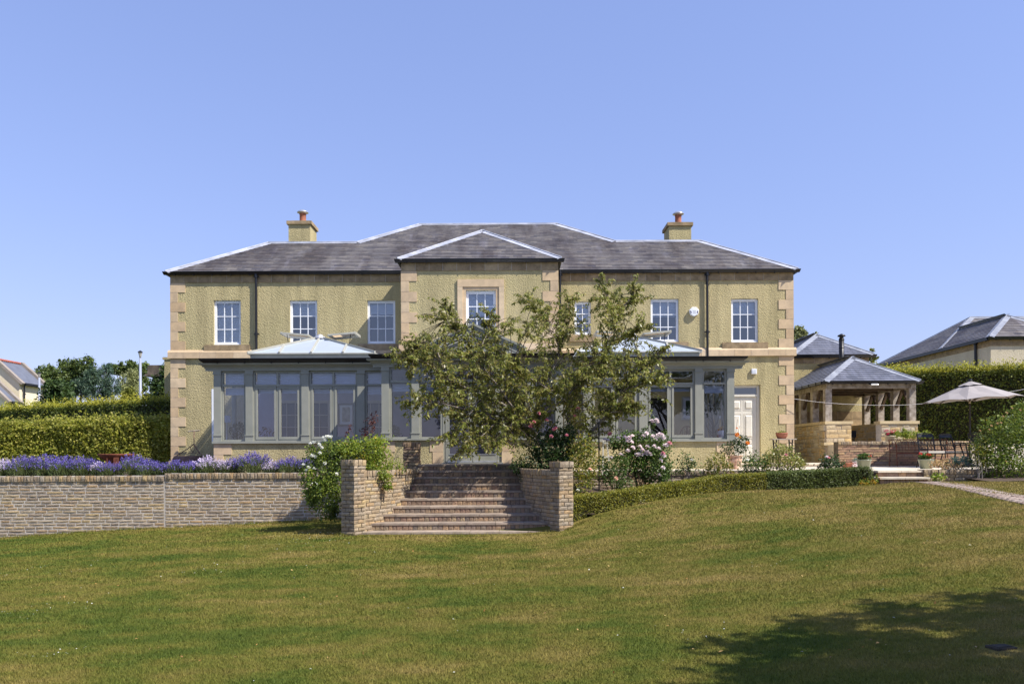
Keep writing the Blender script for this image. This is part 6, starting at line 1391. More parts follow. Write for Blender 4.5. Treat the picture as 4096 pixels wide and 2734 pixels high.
LV = [(20,1836,1900,20.5,110,'lav_pale','pale mauve lavender at the far left edge'), (95,1822,1902,20.4,150,'lav','purple lavender, second from the left edge'), (180,1820,1902,20.5,150,'lav','purple lavender left of the dark-green-based clump'), (255,1822,1902,20.4,140,'lav','purple lavender showing a broad green base'),
      (330,1824,1900,20.5,150,'lav','purple lavender just left of the rusty bowl'), (392,1846,1898,20.4,60,'lav_pale','tiny pale lavender below the rim of the rusty bowl'), (440,1846,1896,20.4,120,'lav','purple lavender in front of the rusty bowl'), (535,1815,1897,20.6,120,'lav','tall purple lavender at the right edge of the rusty bowl'),
      (600,1838,1897,20.4,120,'lav','purple lavender below the dark laurel tree'), (655,1850,1893,20.4,90,'lav','short purple lavender over the wall joint'), (705,1838,1889,20.4,110,'lav','purple lavender below the house corner stones'), (770,1842,1889,20.4,110,'lav','purple lavender in front of the roller drum'),
      (835,1824,1890,20.4,120,'lav_pale','large pale lavender right of the garden roller'), (905,1836,1890,20.4,90,'lav_pale','pale lavender mixed between the tall purple clumps'), (940,1828,1890,20.5,90,'lav','narrow purple lavender left of the tallest clump'), (1015,1806,1889,20.4,150,'lav','tallest dark purple lavender under the conservatory'),
      (1090,1842,1888,20.4,90,'lav_pale','small pale lavender between two purple clumps'), (1160,1826,1888,20.4,130,'lav','round purple lavender left of the rose'), (1222,1834,1888,20.5,90,'lav','purple lavender half hidden by the white rose')]
for a_ in LV: lavender(*a_[:5], M[a_[5]], a_[6], int(50+a_[4]*1.35))

# ---- cascading white rose and honeysuckle on the left pier
base = P(1390, 1880, 17.1)
bl = [PB(1330,1840,17.3,75,55,.5), PB(1270,1900,17.2,65,75,.45), PB(1300,1990,17.2,60,80,.4), PB(1255,1960,17.3,45,60,.35), PB(1340,1930,17.15,32,80,.35), PB(1300,1800,17.4,70,40,.4), PB(1385,1810,17.4,60,40,.4), PB(1240,1990,17.3,28,40,.3), PB(1330,2045,17.2,28,30,.3)]
wb = [(P(u, v, 16.95), .062, M['white_petal']) for u, v in ((1242,1774),(1257,1768),(1278,1776),(1294,1750),(1299,1760),(1305,1746),(1314,1745),(1325,1746),(1282,1784),(1287,1790),(1279,1810),(1247,1820),(1262,1826),(1238,1872),(1214,1858),(1235,1868),(1346,1895),(1228,1880),(1258,1874),(1300,1852))]
bush('climbing_rose', 'white-flowered rose cascading over the retaining wall beside the left pier', 'rose', (base.x, 17.2, base.z-.5), bl, 7600, .058, M['rose_bright'], 10, M['stem_green'], wb, .30, 14, .55, droop=.6, extra=(M['white_petal'], 90, .03))
bl = [PB(1480,1800,17.6,75,50,.4), PB(1420,1790,17.5,60,40,.35), PB(1530,1850,17.6,45,60,.35), PB(1500,1880,17.5,55,45,.3), PB(1540,1915,17.05,34,44,.16), PB(1515,1770,17.7,50,30,.3), PB(1580,1870,17.8,35,25,.3), PB(1470,1850,17.5,40,45,.3), PB(1395,1800,17.3,50,32,.3), PB(1505,1900,17.0,36,44,.16), PB(1552,1945,17.05,16,24,.1)]
base = P(1480, 1870, 17.7); bush('honeysuckle', 'yellow-flowered honeysuckle spilling over the left wing wall of the steps', 'honeysuckle', (base.x, 17.75, base.z-.25), bl, 6200, .055, M['lime_leaf'], 8, M['stem_green'], (), .30, 12, .5, extra=(M['yellow_petal'], 420, .04))
bl = [PB(1480,1700,18.0,22,28,.12), PB(1497,1670,18.0,10,22,.08), PB(1460,1730,18.0,22,22,.12), PB(1388,1735,18.0,10,16,.08), PB(1398,1710,18.0,6,20,.05), PB(1503,1650,18.0,5,8,.04)]
base = P(1455, 1800, 18.0); bush('red_leaved_shrub', 'dark red leafy shoots rising above the honeysuckle', 'shrub', (base.x, 18.0, base.z-.4), bl, 330, .05, M['red_leaf'], 7, M['rust_dark'], (), .4, 6, .45, droop=.5)
# ---- right-hand border
def ground_at(u, v, Y): p = P(u, v, Y); return (p.x, Y, p.z)
bl = [PB(2200,1790,19.0,95,60,.5), PB(2150,1850,18.8,85,55,.45), PB(2250,1740,19.1,70,50,.4), PB(2120,1900,18.7,60,50,.4), PB(2230,1850,18.9,70,50,.4), PB(2080,1870,18.8,40,35,.3), PB(2270,1790,19.0,50,60,.35)]
pk = [(P(u, v, 18.5), .075, M['deep_pink']) for u, v in ((2128,1696),(2136,1688),(2122,1705),(2186,1680),(2215,1717),(2223,1712),(2267,1740),(2298,1664),(2313,1634),(2155,1652),(2205,1744))]
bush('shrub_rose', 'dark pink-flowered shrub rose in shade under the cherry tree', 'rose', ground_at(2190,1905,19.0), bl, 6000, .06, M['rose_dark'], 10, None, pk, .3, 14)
bl = [PB(2330,1790,17.9,50,55,.35), PB(2310,1860,17.7,45,60,.35), PB(2350,1840,17.9,45,60,.3), PB(2320,1930,17.6,40,60,.3), PB(2300,1990,17.5,28,50,.25), PB(2365,1900,17.8,26,50,.25)]
bush('yellowing_shrub', 'straggly shrub with yellow leaves behind the right pier', 'shrub', ground_at(2330,2050,17.75), bl, 2600, .055, M['yellowing'], 10, M['stem_green'], [(P(2360,1876,17.4), .07, M['peach']), (P(2312,1960,17.3), .06, M['white_petal'])], .34, 10)
bl = [PB(2460,1880,18.3,45,60,.3), PB(2430,1900,18.2,35,40,.3), PB(2480,1850,18.4,35,40,.3), PB(2500,1940,18.3,40,30,.25), PB(2400,1850,18.4,30,30,.25)]
bush('rose_bush', 'small peach rose left of the big pink-flowered bush', 'rose', ground_at(2450,1985,18.45), bl, 1900, .055, M['rose_leaf'], 8, M['stem_green'], [(P(2464,1912,18.0), .08, M['peach']), (P(2418,1900,18.0), .05, M['deep_pink'])], .34, 10)
bl = [PB(2560,1790,19.0,95,55,.45), PB(2600,1850,18.9,80,60,.45), PB(2530,1850,18.9,75,55,.4), PB(2640,1800,19.0,50,60,.35), PB(2620,1900,18.9,60,40,.35), PB(2480,1770,19.1,50,35,.3), PB(2655,1880,19.0,35,50,.3), PB(2540,1750,19.1,70,30,.3), PB(2610,1690,19.1,16,26,.12), PB(2655,1728,19.1,14,18,.1)]
big = [(2626,1680),(2612,1685),(2630,1690),(2606,1684),(2440,1734),(2473,1752),(2500,1748),(2510,1756),(2518,1750),(2508,1766),(2526,1768),(2586,1732),(2612,1744),(2622,1756),(2640,1736),(2648,1740),(2630,1742),(2655,1752),(2668,1778),(2678,1772),(2660,1782),(2532,1790),(2560,1786),(2568,1798),(2576,1804),(2590,1786),(2584,1812),(2592,1808),(2618,1784),(2635,1794),(2546,1818),(2556,1816),(2566,1816),(2600,1816),(2652,1812),(2656,1822),(2648,1816),(2512,1802),(2484,1818),(2444,1830),(2642,1840),(2652,1870),(2638,1900),(2420,1758),(2432,1762),(2574,1744),(2530,1744)]
pkb = [(P(u, v, 18.62), .088, M['deep_pink'] if i % 15 == 4 else M['pink_petal']) for i, (u, v) in enumerate(big)]
bush('rose_bush', 'large pale-pink flowering rose bush left of the conservatory end', 'rose', ground_at(2560,1965,19.2), bl, 7600, .06, M['rose_leaf'], 16, None, pkb, .3, 14)
p = P(2396, 1850, 18.4); mb = MB(); mb.tube([(p.x, 18.4, PZ(1995,18.4,2396)-.1), (p.x, 18.4, PZ(1692,18.4,2396))], .016, 6); mb.tube([(p.x, 18.4, PZ(1692,18.4,2396)), (p.x, 18.4, PZ(1692,18.4,2396)+.05)], [.024, .006], 6)
tag(mb.build('support_pole', M['black']), 'thin black support pole left of the big pink rose', 'pole')
t = thing('obelisk_frame', 'cream painted wooden garden frame behind the black pole', 'trellis', ground_at(2420,1900,20.2)); a, b = P(2410, 1755, 20.2), P(2428, 1790, 20.2); mb = MB(); zb = ground_at(2420,1900,20.2)[2]
mb.beam((a.x, 20.2, zb), (a.x+.02, 20.2, a.z), .035, .035); mb.beam((b.x+.05, 20.2, zb+.35), (b.x, 20.2, a.z-.1), .035, .035); mb.build('upright', M['door_white'], t)
for z in (b.z+.1, b.z-.25, b.z-.55): mb = MB(); mb.box(a.x+.01, b.x+.03, 20.17, 20.19, z, z+.04); mb.build('rail', M['door_white'], t)
bl = [PB(2745,1850,20.6,50,35,.3), PB(2720,1880,20.6,35,25,.25), PB(2770,1870,20.6,35,30,.25), PB(2735,1830,20.6,26,22,.2)]
bush('rose_bush', 'thin open rose bush below the conservatory dwarf wall', 'rose', ground_at(2745,1925,20.7), bl, 620, .06, M['rose_leaf'], 10, M['bark'], [(P(2768,1838,20.3), .06, M['white_petal'])], .36, 8)
bl = [PB(2870,1850,21.0,55,35,.3), PB(2840,1880,21.0,35,22,.25), PB(2900,1870,21.0,35,25,.25)]
bush('rose_bush', 'sparse green rose bush left of the terracotta urn', 'rose', ground_at(2865,1905,21.0), bl, 800, .06, M['yellowing'], 8, M['bark'], (), .36, 8)
bl = [PB(3020,1840,21.1,60,35,.3), PB(2990,1870,21.1,40,22,.25), PB(3050,1865,21.1,30,25,.25)]
bush('rose_bush', 'light green rose bush right of the terracotta urn', 'rose', ground_at(3015,1900,21.1), bl, 900, .06, M['rose_leaf'], 8, M['bark'], [(P(2990,1838,20.8), .06, M['white_petal'])], .36, 8)
bl = [PB(3120,1830,21.15,70,38,.35), PB(3090,1860,21.1,50,26,.3), PB(3170,1850,21.15,55,35,.3), PB(3130,1800,21.2,40,22,.25), PB(3200,1860,21.15,26,24,.2)]
bush('rose_bush', 'wide bronze-green rose bush in front of the iron plant table', 'rose', ground_at(3130,1895,21.15), bl, 2100, .06, M['cherry_leaf'], 12, M['bark'], [(P(3145,1819,20.7), .075, M['deep_pink'])], .34, 10)
bl = [PB(3320,1850,20.9,45,26,.3), PB(3350,1860,20.9,30,20,.2), PB(3300,1865,20.9,26,18,.2), PB(3330,1835,20.9,24,16,.2)]
bush('rose_bush', 'low pink-flowered rose bush in front of the pavilion corner', 'rose', ground_at(3325,1888,20.9), bl, 1000, .055, M['rose_dark'], 8, M['bark'], [(P(3308,1828,20.6), .08, M['pink_petal']), (P(3315,1831,20.6), .07, M['deep_pink']), (P(3364,1873,20.6), .08, M['peach'])], .34, 10)
bl = [PB(3465,1925,19.9,28,14,.2), PB(3505,1915,19.9,16,16,.15), PB(3480,1935,19.85,26,8,.15)]
bush('yellow_sedum', 'bright yellow flowers at the right end of the box hedge', 'flowers', ground_at(3478,1943,19.95), bl, 200, .04, M['lime_leaf'], 4, M['stem_green'], (), .3, 8, extra=(M['yellow_petal'], 240, .035))
# far right shrub and small plants
M['blush'] = leafmat('blush_leaf', [L(206,170,120), L(196,150,120), L(176,160,90), L(214,186,140)], .3)
bl = [PB(4010,1740,20.6,90,80,.6), PB(3970,1830,20.5,80,70,.5), PB(4090,1700,20.8,80,80,.6), PB(4100,1820,20.5,110,90,.7), PB(4030,1880,20.3,110,45,.5), PB(3930,1790,20.5,35,60,.3), PB(4075,1640,20.9,30,35,.25), PB(3930,1700,20.6,14,30,.12)]
ty = [(P(u, v, 20.0), .045, M['blush']) for u, v in ((4048,1632),(4080,1640),(4027,1650),(4012,1665),(3990,1692),(3966,1702),(3956,1718),(4022,1845),(3920,1722),(4004,1690))]
bush('viburnum_shrub', 'large dense green shrub at the right edge in front of the parasol', 'shrub', ground_at(4030,1925,20.6), bl, 8200, .07, M['rose_bright'], 10, None, ty, .28, 14, extra=(M['yellowing'], 300, .06))
bl = [PB(3835,1842,20.9,40,18,.25), PB(3815,1850,20.85,30,16,.2), PB(3868,1842,20.9,24,15,.2)]
bush('euphorbia', 'grey-blue euphorbia on the low wall right of the terrace steps', 'plant', ground_at(3840,1868,20.9), bl, 1300, .045, M['sage'], 5, M['stem_green'], (), .25, 14, .35)
bl = [PB(3775,1850,20.8,40,16,.25), PB(3745,1858,20.8,30,12,.2), PB(3810,1870,20.7,40,18,.2), PB(3860,1890,20.6,30,18,.15)]
bush('blush_plant', 'pinkish-yellow trailing plant beside the grey-blue euphorbia', 'plant', ground_at(3775,1872,20.8), bl, 1100, .045, M['blush'], 4, M['stem_green'], (), .28, 10)
bl = [PB(3750,1905,20.1,24,16,.18), PB(3735,1912,20.1,14,10,.12)]
bush('hellebore', 'small light green plant at the foot of the low wall', 'plant', ground_at(3750,1922,20.1), bl, 170, .07, M['lime_leaf'], 4, M['stem_green'], (), .3, 8)
bl = [PB(3910,1800,20.2,40,45,.25), PB(3925,1840,20.2,25,30,.2)]
bush('straggly_shrub', 'thin pale-stemmed straggly shrub left of the dense right-hand shrub', 'shrub', ground_at(3912,1918,20.1), bl, 360, .05, M['yellowing'], 7, M['oak'], (), .36, 8, sr=.007)
bl = [PB(3640,1738,26.6,60,13,.2), PB(3600,1736,26.6,26,12,.15), PB(3690,1740,26.6,40,14,.2), PB(3620,1730,26.6,12,16,.1)]
bush('herb_bed', 'light green herbs along the top of the patio wall', 'plant', (P(3640,1762,26.6).x, 26.6, ZPF), bl, 1400, .06, M['lime_leaf'], 0, None, (), .25, 12)

# ------------------------------------------------------------------ pots
def pot(name, label, p, r, h, mat, prof=None, group=None):
    t = thing(name, label, 'pot', p, group); mb = MB(); prof = prof or [(0,0),(.68,0),(.72,.03),(.98,.9),(1.06,.92),(1.06,1.0),(.96,1.0),(.92,.9),(0,.88)]
    mb.lathe([(a*r, b*h) for a, b in prof], p, 24); mb.build('pot', mat, t, True); mb = MB(); mb.lathe([(0,.9*h),(.9*r,.9*h)], p, 16); mb.build('compost', M['soil'], t); return t
def geranium(t, p, r, h, mat, nb, n=260):
    C = ellipsoid_pts(n, (p[0], p[1], p[2]+h*.45), (r, r, h*.5), .3); leaves('foliage', C, RNG.uniform(.04, .075, n), M['rose_leaf'], t, asp=.85)
    for q_ in nb: 
        C = ellipsoid_pts(26, q_, (.05, .05, .045), .5); leaves('flower_head', C, RNG.uniform(.022, .036, 26), mat, t, asp=.8)
for u, label, hd, dd in ((3455, 'celadon pot of red geraniums left of the rusty bench', [(3480,1822)], .0), (3704, 'celadon pot of red geraniums right of the terrace steps', [(3682,1813),(3712,1818),(3720,1820)], 0)):
    b = P(u, 1873, 22.0); b.z = ztr(22.0)+.004; r = .2; t = pot('geranium_pot', label, b, r, .26, M['glaze'], None, 'celadon geranium pots')
    geranium(t, (b.x, b.y, b.z+.25), .19, .2, M['red_petal'], [tuple(P(uu, vv, 21.85)) for uu, vv in hd])
b = P(3560, 1766, 26.45); b.z = ZPF; t = pot('geranium_pot', 'cream pot of magenta geraniums on the raised patio', b, .16, PZ(1742,26.45,3560)-ZPF, M['cream_pot']); geranium(t, (b.x, b.y, PZ(1742,26.45,3560)), .15, .12, M['magenta'], [tuple(P(u, v, 26.35)) for u, v in ((3541,1722),(3550,1721),(3549,1735),(3565,1724),(3572,1727),(3578,1722),(3556,1733),(3566,1731))], 120)
b = P(3422, 1860, 23.5); b.z = ztr(23.5)+.004; t = pot('terracotta_pot', 'small terracotta pot beside the left celadon pot', b, .15, .17, M['terracotta']); C = ellipsoid_pts(90, (b.x, b.y, b.z+.22), (.1, .1, .07)); leaves('foliage', C, RNG.uniform(.03, .07, 90), M['sage'], t)
b = P(3388, 1860, 23.2); b.z = ztr(23.2)+.004; t = pot('terracotta_pot', 'shallow terracotta bowl with white and pink flowers near the pavilion corner', b, .17, .15, M['terracotta']); C = ellipsoid_pts(70, (b.x+.18, b.y-.1, b.z+.1), (.1, .08, .1)); leaves('flowers', C, RNG.uniform(.03, .06, 70), M['pink_petal'], t, asp=.8)
# urn with orange dahlias by the door
b = P(2940, 1872, 22.6); b.z = ztr(22.6)+.004; hu = PZ(1820, 22.6, 2940)-b.z
t = pot('terracotta_urn', 'tall weathered terracotta urn of orange flowers by the side door', b, .21, hu, plain('weathered_terracotta', L(200,172,150), L(172,128,104), 12, .85, .3), [(0,0),(.5,0),(.55,.05),(.5,.1),(.8,.45),(.95,.72),(.8,.86),(1.05,.94),(1.08,1),(.9,1),(.85,.9),(0,.88)])
C = np.concatenate([ellipsoid_pts(700, tuple(P(2935,1790,22.6)), (.42, .35, .22), .2), ellipsoid_pts(340, tuple(P(2965,1765,22.6)), (.24, .22, .2), .2)]); leaves('foliage', C, RNG.uniform(.04, .09, len(C)), M['rose_dark'], t, asp=.4)
for u, v, m_, s_ in ((2949,1738,'orange',.11),(2959,1748,'yellow_petal',.06),(2991,1771,'orange',.10),(2947,1712,'orange',.05)): bloom(t, P(u, v, 22.3), s_, M[m_])
mb = MB()
for u0, v0, u1, v1 in ((2917,1770,2922,1712),(2940,1755,2950,1676),(2952,1740,2959,1702)): mb.tube([P(u0, v0, 22.5), P(u1, v1, 22.5)], .007, 5)
mb.build('cane', M['oak'], t)
# sewing-machine table with terracotta bowl
YS = 25.2; a, b = P(3084, 1754, YS), P(3178, 1754, YS); zt = a.z; zf = zp; t = thing('iron_plant_table', 'slatted plant table on cast-iron sewing-machine legs against the right corner of the house', 'table', ((a.x+b.x)/2, YS, zf)); mb = MB(); mb.box(a.x, b.x, YS-.2, YS+.2, zt-.03, zt); mb.build('table_top', M['oak'], t)
for xx in (a.x+.12, b.x-.12):
    mb = MB()
    for y in (-.16, .16): mb.tube([(xx, YS+y*1.2, zf), (xx, YS+y*.6, (zf+zt)/2), (xx, YS+y, zt-.03)], .022, 6)
    for k_ in range(5): mb.beam((xx, YS-.14, zf+.12+k_*.12), (xx, YS+.14, zf+.2+k_*.12), .02, .02)
    mb.tube([(xx + .12*math.cos(a_), YS-.1, zf+.38+.12*math.sin(a_)) for a_ in np.linspace(0, 6.28, 13)], .012, 5)
    for k_ in range(4): c_, s_ = math.cos(k_*.785), math.sin(k_*.785); mb.beam((xx-.12*c_, YS-.1, zf+.38-.12*s_), (xx+.12*c_, YS-.1, zf+.38+.12*s_), .01, .01)
    mb.build('leg', M['black'], t)
mb = MB(); mb.beam((a.x+.12, YS, zf+.2), (b.x-.12, YS, zf+.2), .03, .03); mb.build('stretcher', M['black'], t)
pb = P(3127, 1752, YS); t = pot('terracotta_bowl', 'round terracotta bowl of green sedum on the iron plant table', (pb.x, YS, zt), .18, .19, M['terracotta'], [(0,0),(.6,0),(.7,.06),(.98,.5),(1.0,.8),(1.06,.86),(1.06,1),(.95,1),(.92,.9),(0,.88)]); C = ellipsoid_pts(420, (pb.x, YS, zt+.18), (.165, .165, .07), .2); leaves('foliage', C, RNG.uniform(.02, .045, 420), M['lime_leaf'], t, asp=.4)

# ------------------------------------------------------------------ bench, chairs, table, parasol
def bench():
    Y = 25.3; z0 = ztr(Y); x0, x1 = P(3572, 1800, Y).x, P(3572, 1800, Y).x+1.85; t = thing('garden_bench', 'rusty wrought-iron bench with arched back against the patio wall', 'bench', ((x0+x1)/2, Y, z0)); zs = z0+.45; zt = z0+.86; R_ = M['rust']
    for i, y in enumerate((-.22, -.11, 0, .11, .2)): mb = MB(); mb.box(x0, x1, Y+y-.04, Y+y+.04, zs-.015, zs); mb.build('seat_slat', R_, t)
    mb = MB(); mb.box(x0, x1, Y-.27, Y-.255, zs-.05, zs-.001); mb.build('seat_rail', R_, t)
    for x in (x0, (x0+x1)/2, x1):
        for y in (-.24, .2): mb = MB(); mb.tube([(x, Y+y*1.15, z0), (x, Y+y, zs)], .014, 6); mb.build('leg', R_, t)
    mb = MB(); mb.tube([(x0, Y+.28, zt), (x1, Y+.28, zt)], .013, 6); mb.tube([(x0, Y+.22, zs+.06), (x1, Y+.22, zs+.06)], .010, 6)
    for x in (x0, x1): mb.tube([(x, Y+.2, zs), (x, Y+.28, zt)], .014, 6)
    mb.build('back_frame', R_, t); mb = MB(); n_ = 9; w_ = (x1-x0)/n_
    for i in range(n_):
        c = x0+w_*(i+.5); mb.tube([(c+w_*.5*math.cos(a), Y+.265, zt-.16+.15*math.sin(a)) for a in np.linspace(math.pi, 0, 9)], .007, 5); mb.tube([(x0+w_*i, Y+.22, zs+.06), (x0+w_*i, Y+.262, zt-.16)], .007, 5)
        mb.tube([(c, Y+.22, zs+.06), (c, Y+.27, zt-.04)], .006, 5)
    mb.build('back_arches', R_, t)
    for x in (x0, x1): mb = MB(); mb.tube([(x, Y+.26, zs+.27), (x, Y+.05, zs+.28), (x, Y-.2, zs+.26), (x, Y-.27, zs+.2), (x, Y-.23, zs+.14), (x, Y-.2, zs+.19)], .013, 6); mb.tube([(x, Y-.24, zs), (x, Y-.22, zs+.24)], .012, 6); mb.build('arm', R_, t)
bench()
def patio_chair(c, rz, label):
    t = thing('patio_chair', label, 'chair', (0, 0, 0), 'black cast-metal patio chairs'); B = M['black']; s = .25
    for x, y in ((-s, -s), (s, -s)): mb = MB(); mb.tube([(x*1.05, y*1.1, 0), (x, y, .42), (x*1.05, y, .66)], .017, 6); mb.build('leg', B, t)
    for x in (-s, s): mb = MB(); mb.tube([(x*1.05, s*1.5, 0), (x*.95, s, .42), (x*.95, s+.05, .6), (x*.9, s+.16, .98)], .018, 6); mb.build('rear_leg', B, t); mb = MB(); mb.tube([(x*1.05, -s, .66), (x*1.1, 0, .67), (x*.95, s+.07, .66)], .018, 6); mb.build('arm', B, t)
    mb = MB(); mb.box(-s, s, -s, s, .40, .425); mb.build('seat', B, t); mb = MB(); mb.box(-s+.01, s-.01, -s-.01, s-.02, .426, .485); mb.build('cushion', M['cushion'], t)
    bp_ = lambda x, z: (x, s+.05+(z-.6)*.29, z); mb = MB(); mb.tube([bp_(x, .98+.035*math.cos(x/s*1.4)) for x in np.linspace(-s*.9, s*.9, 9)], .018, 6); mb.add([bp_(-s*.88, .985), bp_(s*.88, .985), bp_(s*.88, .90), bp_(-s*.88, .90)], [(0,1,2,3)]); mb.tube([bp_(-s*.92, .55), bp_(s*.92, .55)], .012, 6); mb.build('back_rail', B, t); mb = MB()
    for i in range(6):
        for q_ in (-1, 1): x0 = -s*.9+i*s*.36; mb.tube([bp_(max(-s*.9, min(s*.9, x0+(0 if q_ > 0 else s*.36))), .56), bp_(max(-s*.9, min(s*.9, x0+(s*.36 if q_ > 0 else 0))), .73), bp_(max(-s*.9, min(s*.9, x0+(0 if q_ > 0 else s*.36))), .90)], .007, 4)
    mb.build('back_lattice', B, t)
    t.matrix_basis = Matrix.Translation(c) @ Matrix.Rotation(rz, 4, 'Z'); return t
def at_terr(u, Y): p = P(u, 1850, Y); return Vector((p.x, Y, ztr(Y)+.004))
patio_chair(at_terr(3728, 23.4), math.radians(-115) + math.pi/2*2.0 - math.radians(65), 'black patio chair seen from the side, left of the parasol table')
patio_chair(at_terr(3822, 24.5), math.radians(15), 'black patio chair facing forward beyond the parasol table')
patio_chair(at_terr(3945, 23.2), math.radians(100), 'black patio chair with pale cushion half hidden by the right-hand shrub')
tc = at_terr(3886, 24.0); t = thing('patio_table', 'round black cast-metal table under the parasol', 'table', tc); mb = MB(); mb.lathe([(.04,.70),(.5,.70),(.52,.715),(.5,.73),(.04,.73)], tc, 28); mb.build('table_top', M['black'], t)
for a in range(4): c_, s_ = math.cos(a*1.5708+.6), math.sin(a*1.5708+.6); mb = MB(); mb.tube([tc+Vector((c_*.42, s_*.42, 0)), tc+Vector((c_*.22, s_*.22, .35)), tc+Vector((c_*.34, s_*.34, .70))], .02, 6); mb.build('leg', M['black'], t)
uc = at_terr(3880, 24.25); hub = P(3880, 1527, 24.25); um = thing('parasol', 'mushroom-grey garden parasol over the black patio table', 'parasol', uc); R8 = 1.38; tilt = Matrix.Rotation(math.radians(-3.5), 3, 'Y'); top = hub; ribs = []
for i in range(8): a = i*math.pi/4 + .18; ribs.append(top + tilt @ Vector((R8*math.cos(a), R8*math.sin(a), -.56)))
mb = MB(); r2 = [top + (r-top)*.16 + Vector((0, 0, .015)) for r in ribs]; vs = []; fs = []
for i in range(8):
    a, b = ribs[i], ribs[(i+1) % 8]; a0, b0 = top+(a-top)*.12, top+(b-top)*.12; mid = (a+b)/2*.5 + ((a+b)/2-(((a+b)/2-top)*.06))*.5 + Vector((0, 0, .03)); m2 = (a0+b0)/2
    m_ = top + ((a+b)/2-top)*.55 + Vector((0, 0, -.025)); n_ = len(vs); vs += [a0, b0, top+(b-top)*.55, b, mid, a, top+(a-top)*.55, m_]; fs += [(n_, n_+1, n_+2, n_+7), (n_, n_+7, n_+6), (n_+7, n_+2, n_+3, n_+4), (n_+6, n_+7, n_+4, n_+5)]
mb.add(vs, fs); cn = mb.build('canopy', M['fabric_grey'], um); md = cn.modifiers.new('thickness', 'SOLIDIFY'); md.thickness = .004
mb = MB()
for i in range(8): a, b = top+(ribs[i]-top)*.27+Vector((0, 0, .03)), top+(ribs[(i+1) % 8]-top)*.27+Vector((0, 0, .03)); mb.add([top+Vector((0, 0, .035)), a, (a+b)/2+Vector((0, 0, .025)), b], [(0,1,2,3)])
mb.build('vent_cap', M['fabric_grey'], um); mb = MB(); mb.lathe([(.0,.09),(.05,.085),(.06,.06),(.06,.03),(0,.03)], top, 12); mb.build('finial', M['black'], um)
mb = MB(); mb.tube([uc, (uc.x, uc.y, top.z)], .024, 8); mb.build('pole', plain('brown_pole', L(66,58,52), L(50,44,40)), um); mb = MB(); mb.tube([(uc.x, uc.y, PZ(1612,24.25,3880)), (uc.x, uc.y, PZ(1602,24.25,3880))], .03, 8); mb.build('collar', M['cream_pot'], um)
for r in ribs: mb = MB(); mb.beam(top+(r-top)*.02-Vector((0, 0, .02)), r-Vector((0, 0, .015)), .014, .018); mb.build('rib', M['oak_dark'], um); mb = MB(); mb.beam(Vector((uc.x, uc.y, top.z-.62)), top+(r-top)*.5-Vector((0, 0, .02)), .012, .014); mb.build('strut', M['oak_dark'], um)
mb = MB(); mb.lathe([(0,0),(.26,0),(.26,.05),(.06,.09),(.035,.3),(0,.3)], uc, 20); mb.build('base', M['black'], um)
# washing line
a, b, c = P(3176, 1594, 26.35), P(3500, 1620, 26.2), P(4096, 1555, 25.6); d = c + (c-b)*.6; pts = []
for i in range(41):
    f = i/40; x = a.x + (d.x-a.x)*f; y = a.y+(d.y-a.y)*f; u = U0 + x*F/y; v = np.interp(u, [3176, 3260, 3370, 3500, 3620, 3790, 3900, 4096, 4400], [1594, 1606, 1615, 1620, 1619, 1606, 1592, 1556, 1490]); pts.append(P(u, float(v), y))
mb = MB(); mb.tube(pts, .006, 5); wl = mb.build('washing_line', M['cable']); tag(wl, 'thin white washing line strung from the house corner past the pavilion', 'line')

# ------------------------------------------------------------------ rusty bowl, garden roller
Y = 23.0; b = P(466, 1858, Y); r = 68*Y/F; zt = PZ(1814, Y, 466); t = thing('fire_bowl', 'wide rusty steel fire bowl behind the lavender', 'fire bowl', (b.x, Y, PZ(1890, Y, 466))); mb = MB(); mb.lathe([(0,-.30),(r*.25,-.29),(r*.6,-.21),(r*.88,-.09),(r,-.03),(r,.0),(r*.96,.0),(r*.95,-.04),(r*.6,-.17),(0,-.25)], (b.x, Y, zt), 36); mb.build('bowl', M['rust'], t, True)
for a in (.5, 2.6, 4.6): mb = MB(); mb.tube([(b.x+r*.9*math.cos(a), Y+r*.9*math.sin(a), zt-.06), (b.x+r*.92*math.cos(a), Y+r*.92*math.sin(a), zt-.75)], .016, 6); mb.build('leg', M['rust'], t)
mb = MB(); mb.box(b.x+r*.25, b.x+r*.52, Y-r*.86, Y-r*.8, zt-.7, zt-.1); mb.build('front_plate', M['rust'], t)
Y = 25.2; c = P(752, 1858, Y); z0 = PZ(1899, 22, 752); t = thing('garden_roller', 'old rusty garden roller leaning its scrolled handle on the house wall', 'roller', (c.x, Y, z0)); rad = .31; zc_ = PZ(1822, Y, 752)-rad; hl = .40
mb = MB(); n_ = 32
ring = lambda x, rr: [(c.x+x, Y+rr*math.cos(2*math.pi*k/n_), zc_+rr*math.sin(2*math.pi*k/n_)) for k in range(n_)]
vs = ring(-hl, rad-.03)+ring(-hl, rad)+ring(hl, rad)+ring(hl, rad-.03)+ring(hl-.1, rad-.03); mb.add(vs, [(j*n_+i, j*n_+(i+1) % n_, (j+1)*n_+(i+1) % n_, (j+1)*n_+i) for j in range(4) for i in range(n_)] + [tuple(range(4*n_, 5*n_))]); dr = mb.build('drum', M['rust_dark'], t, True)
dr.rotation_euler = (0, 0, 0)
ax = Vector((c.x, Y, zc_)); top = P(776, 1722, 26.2); fk = P(776, 1775, 25.9)
for s_ in (-1, 1): mb = MB(); e = ax+Vector((s_*(hl+.04), 0, 0)); mb.tube([e, e+Vector((-s_*.02, .1, .3)), fk.lerp(e, .35)+Vector((0, 0, .08)), fk, fk.lerp(top, .4)], [.018, .018, .015, .014, .014], 6); mb.build('side_arm', M['rust_dark'], t)
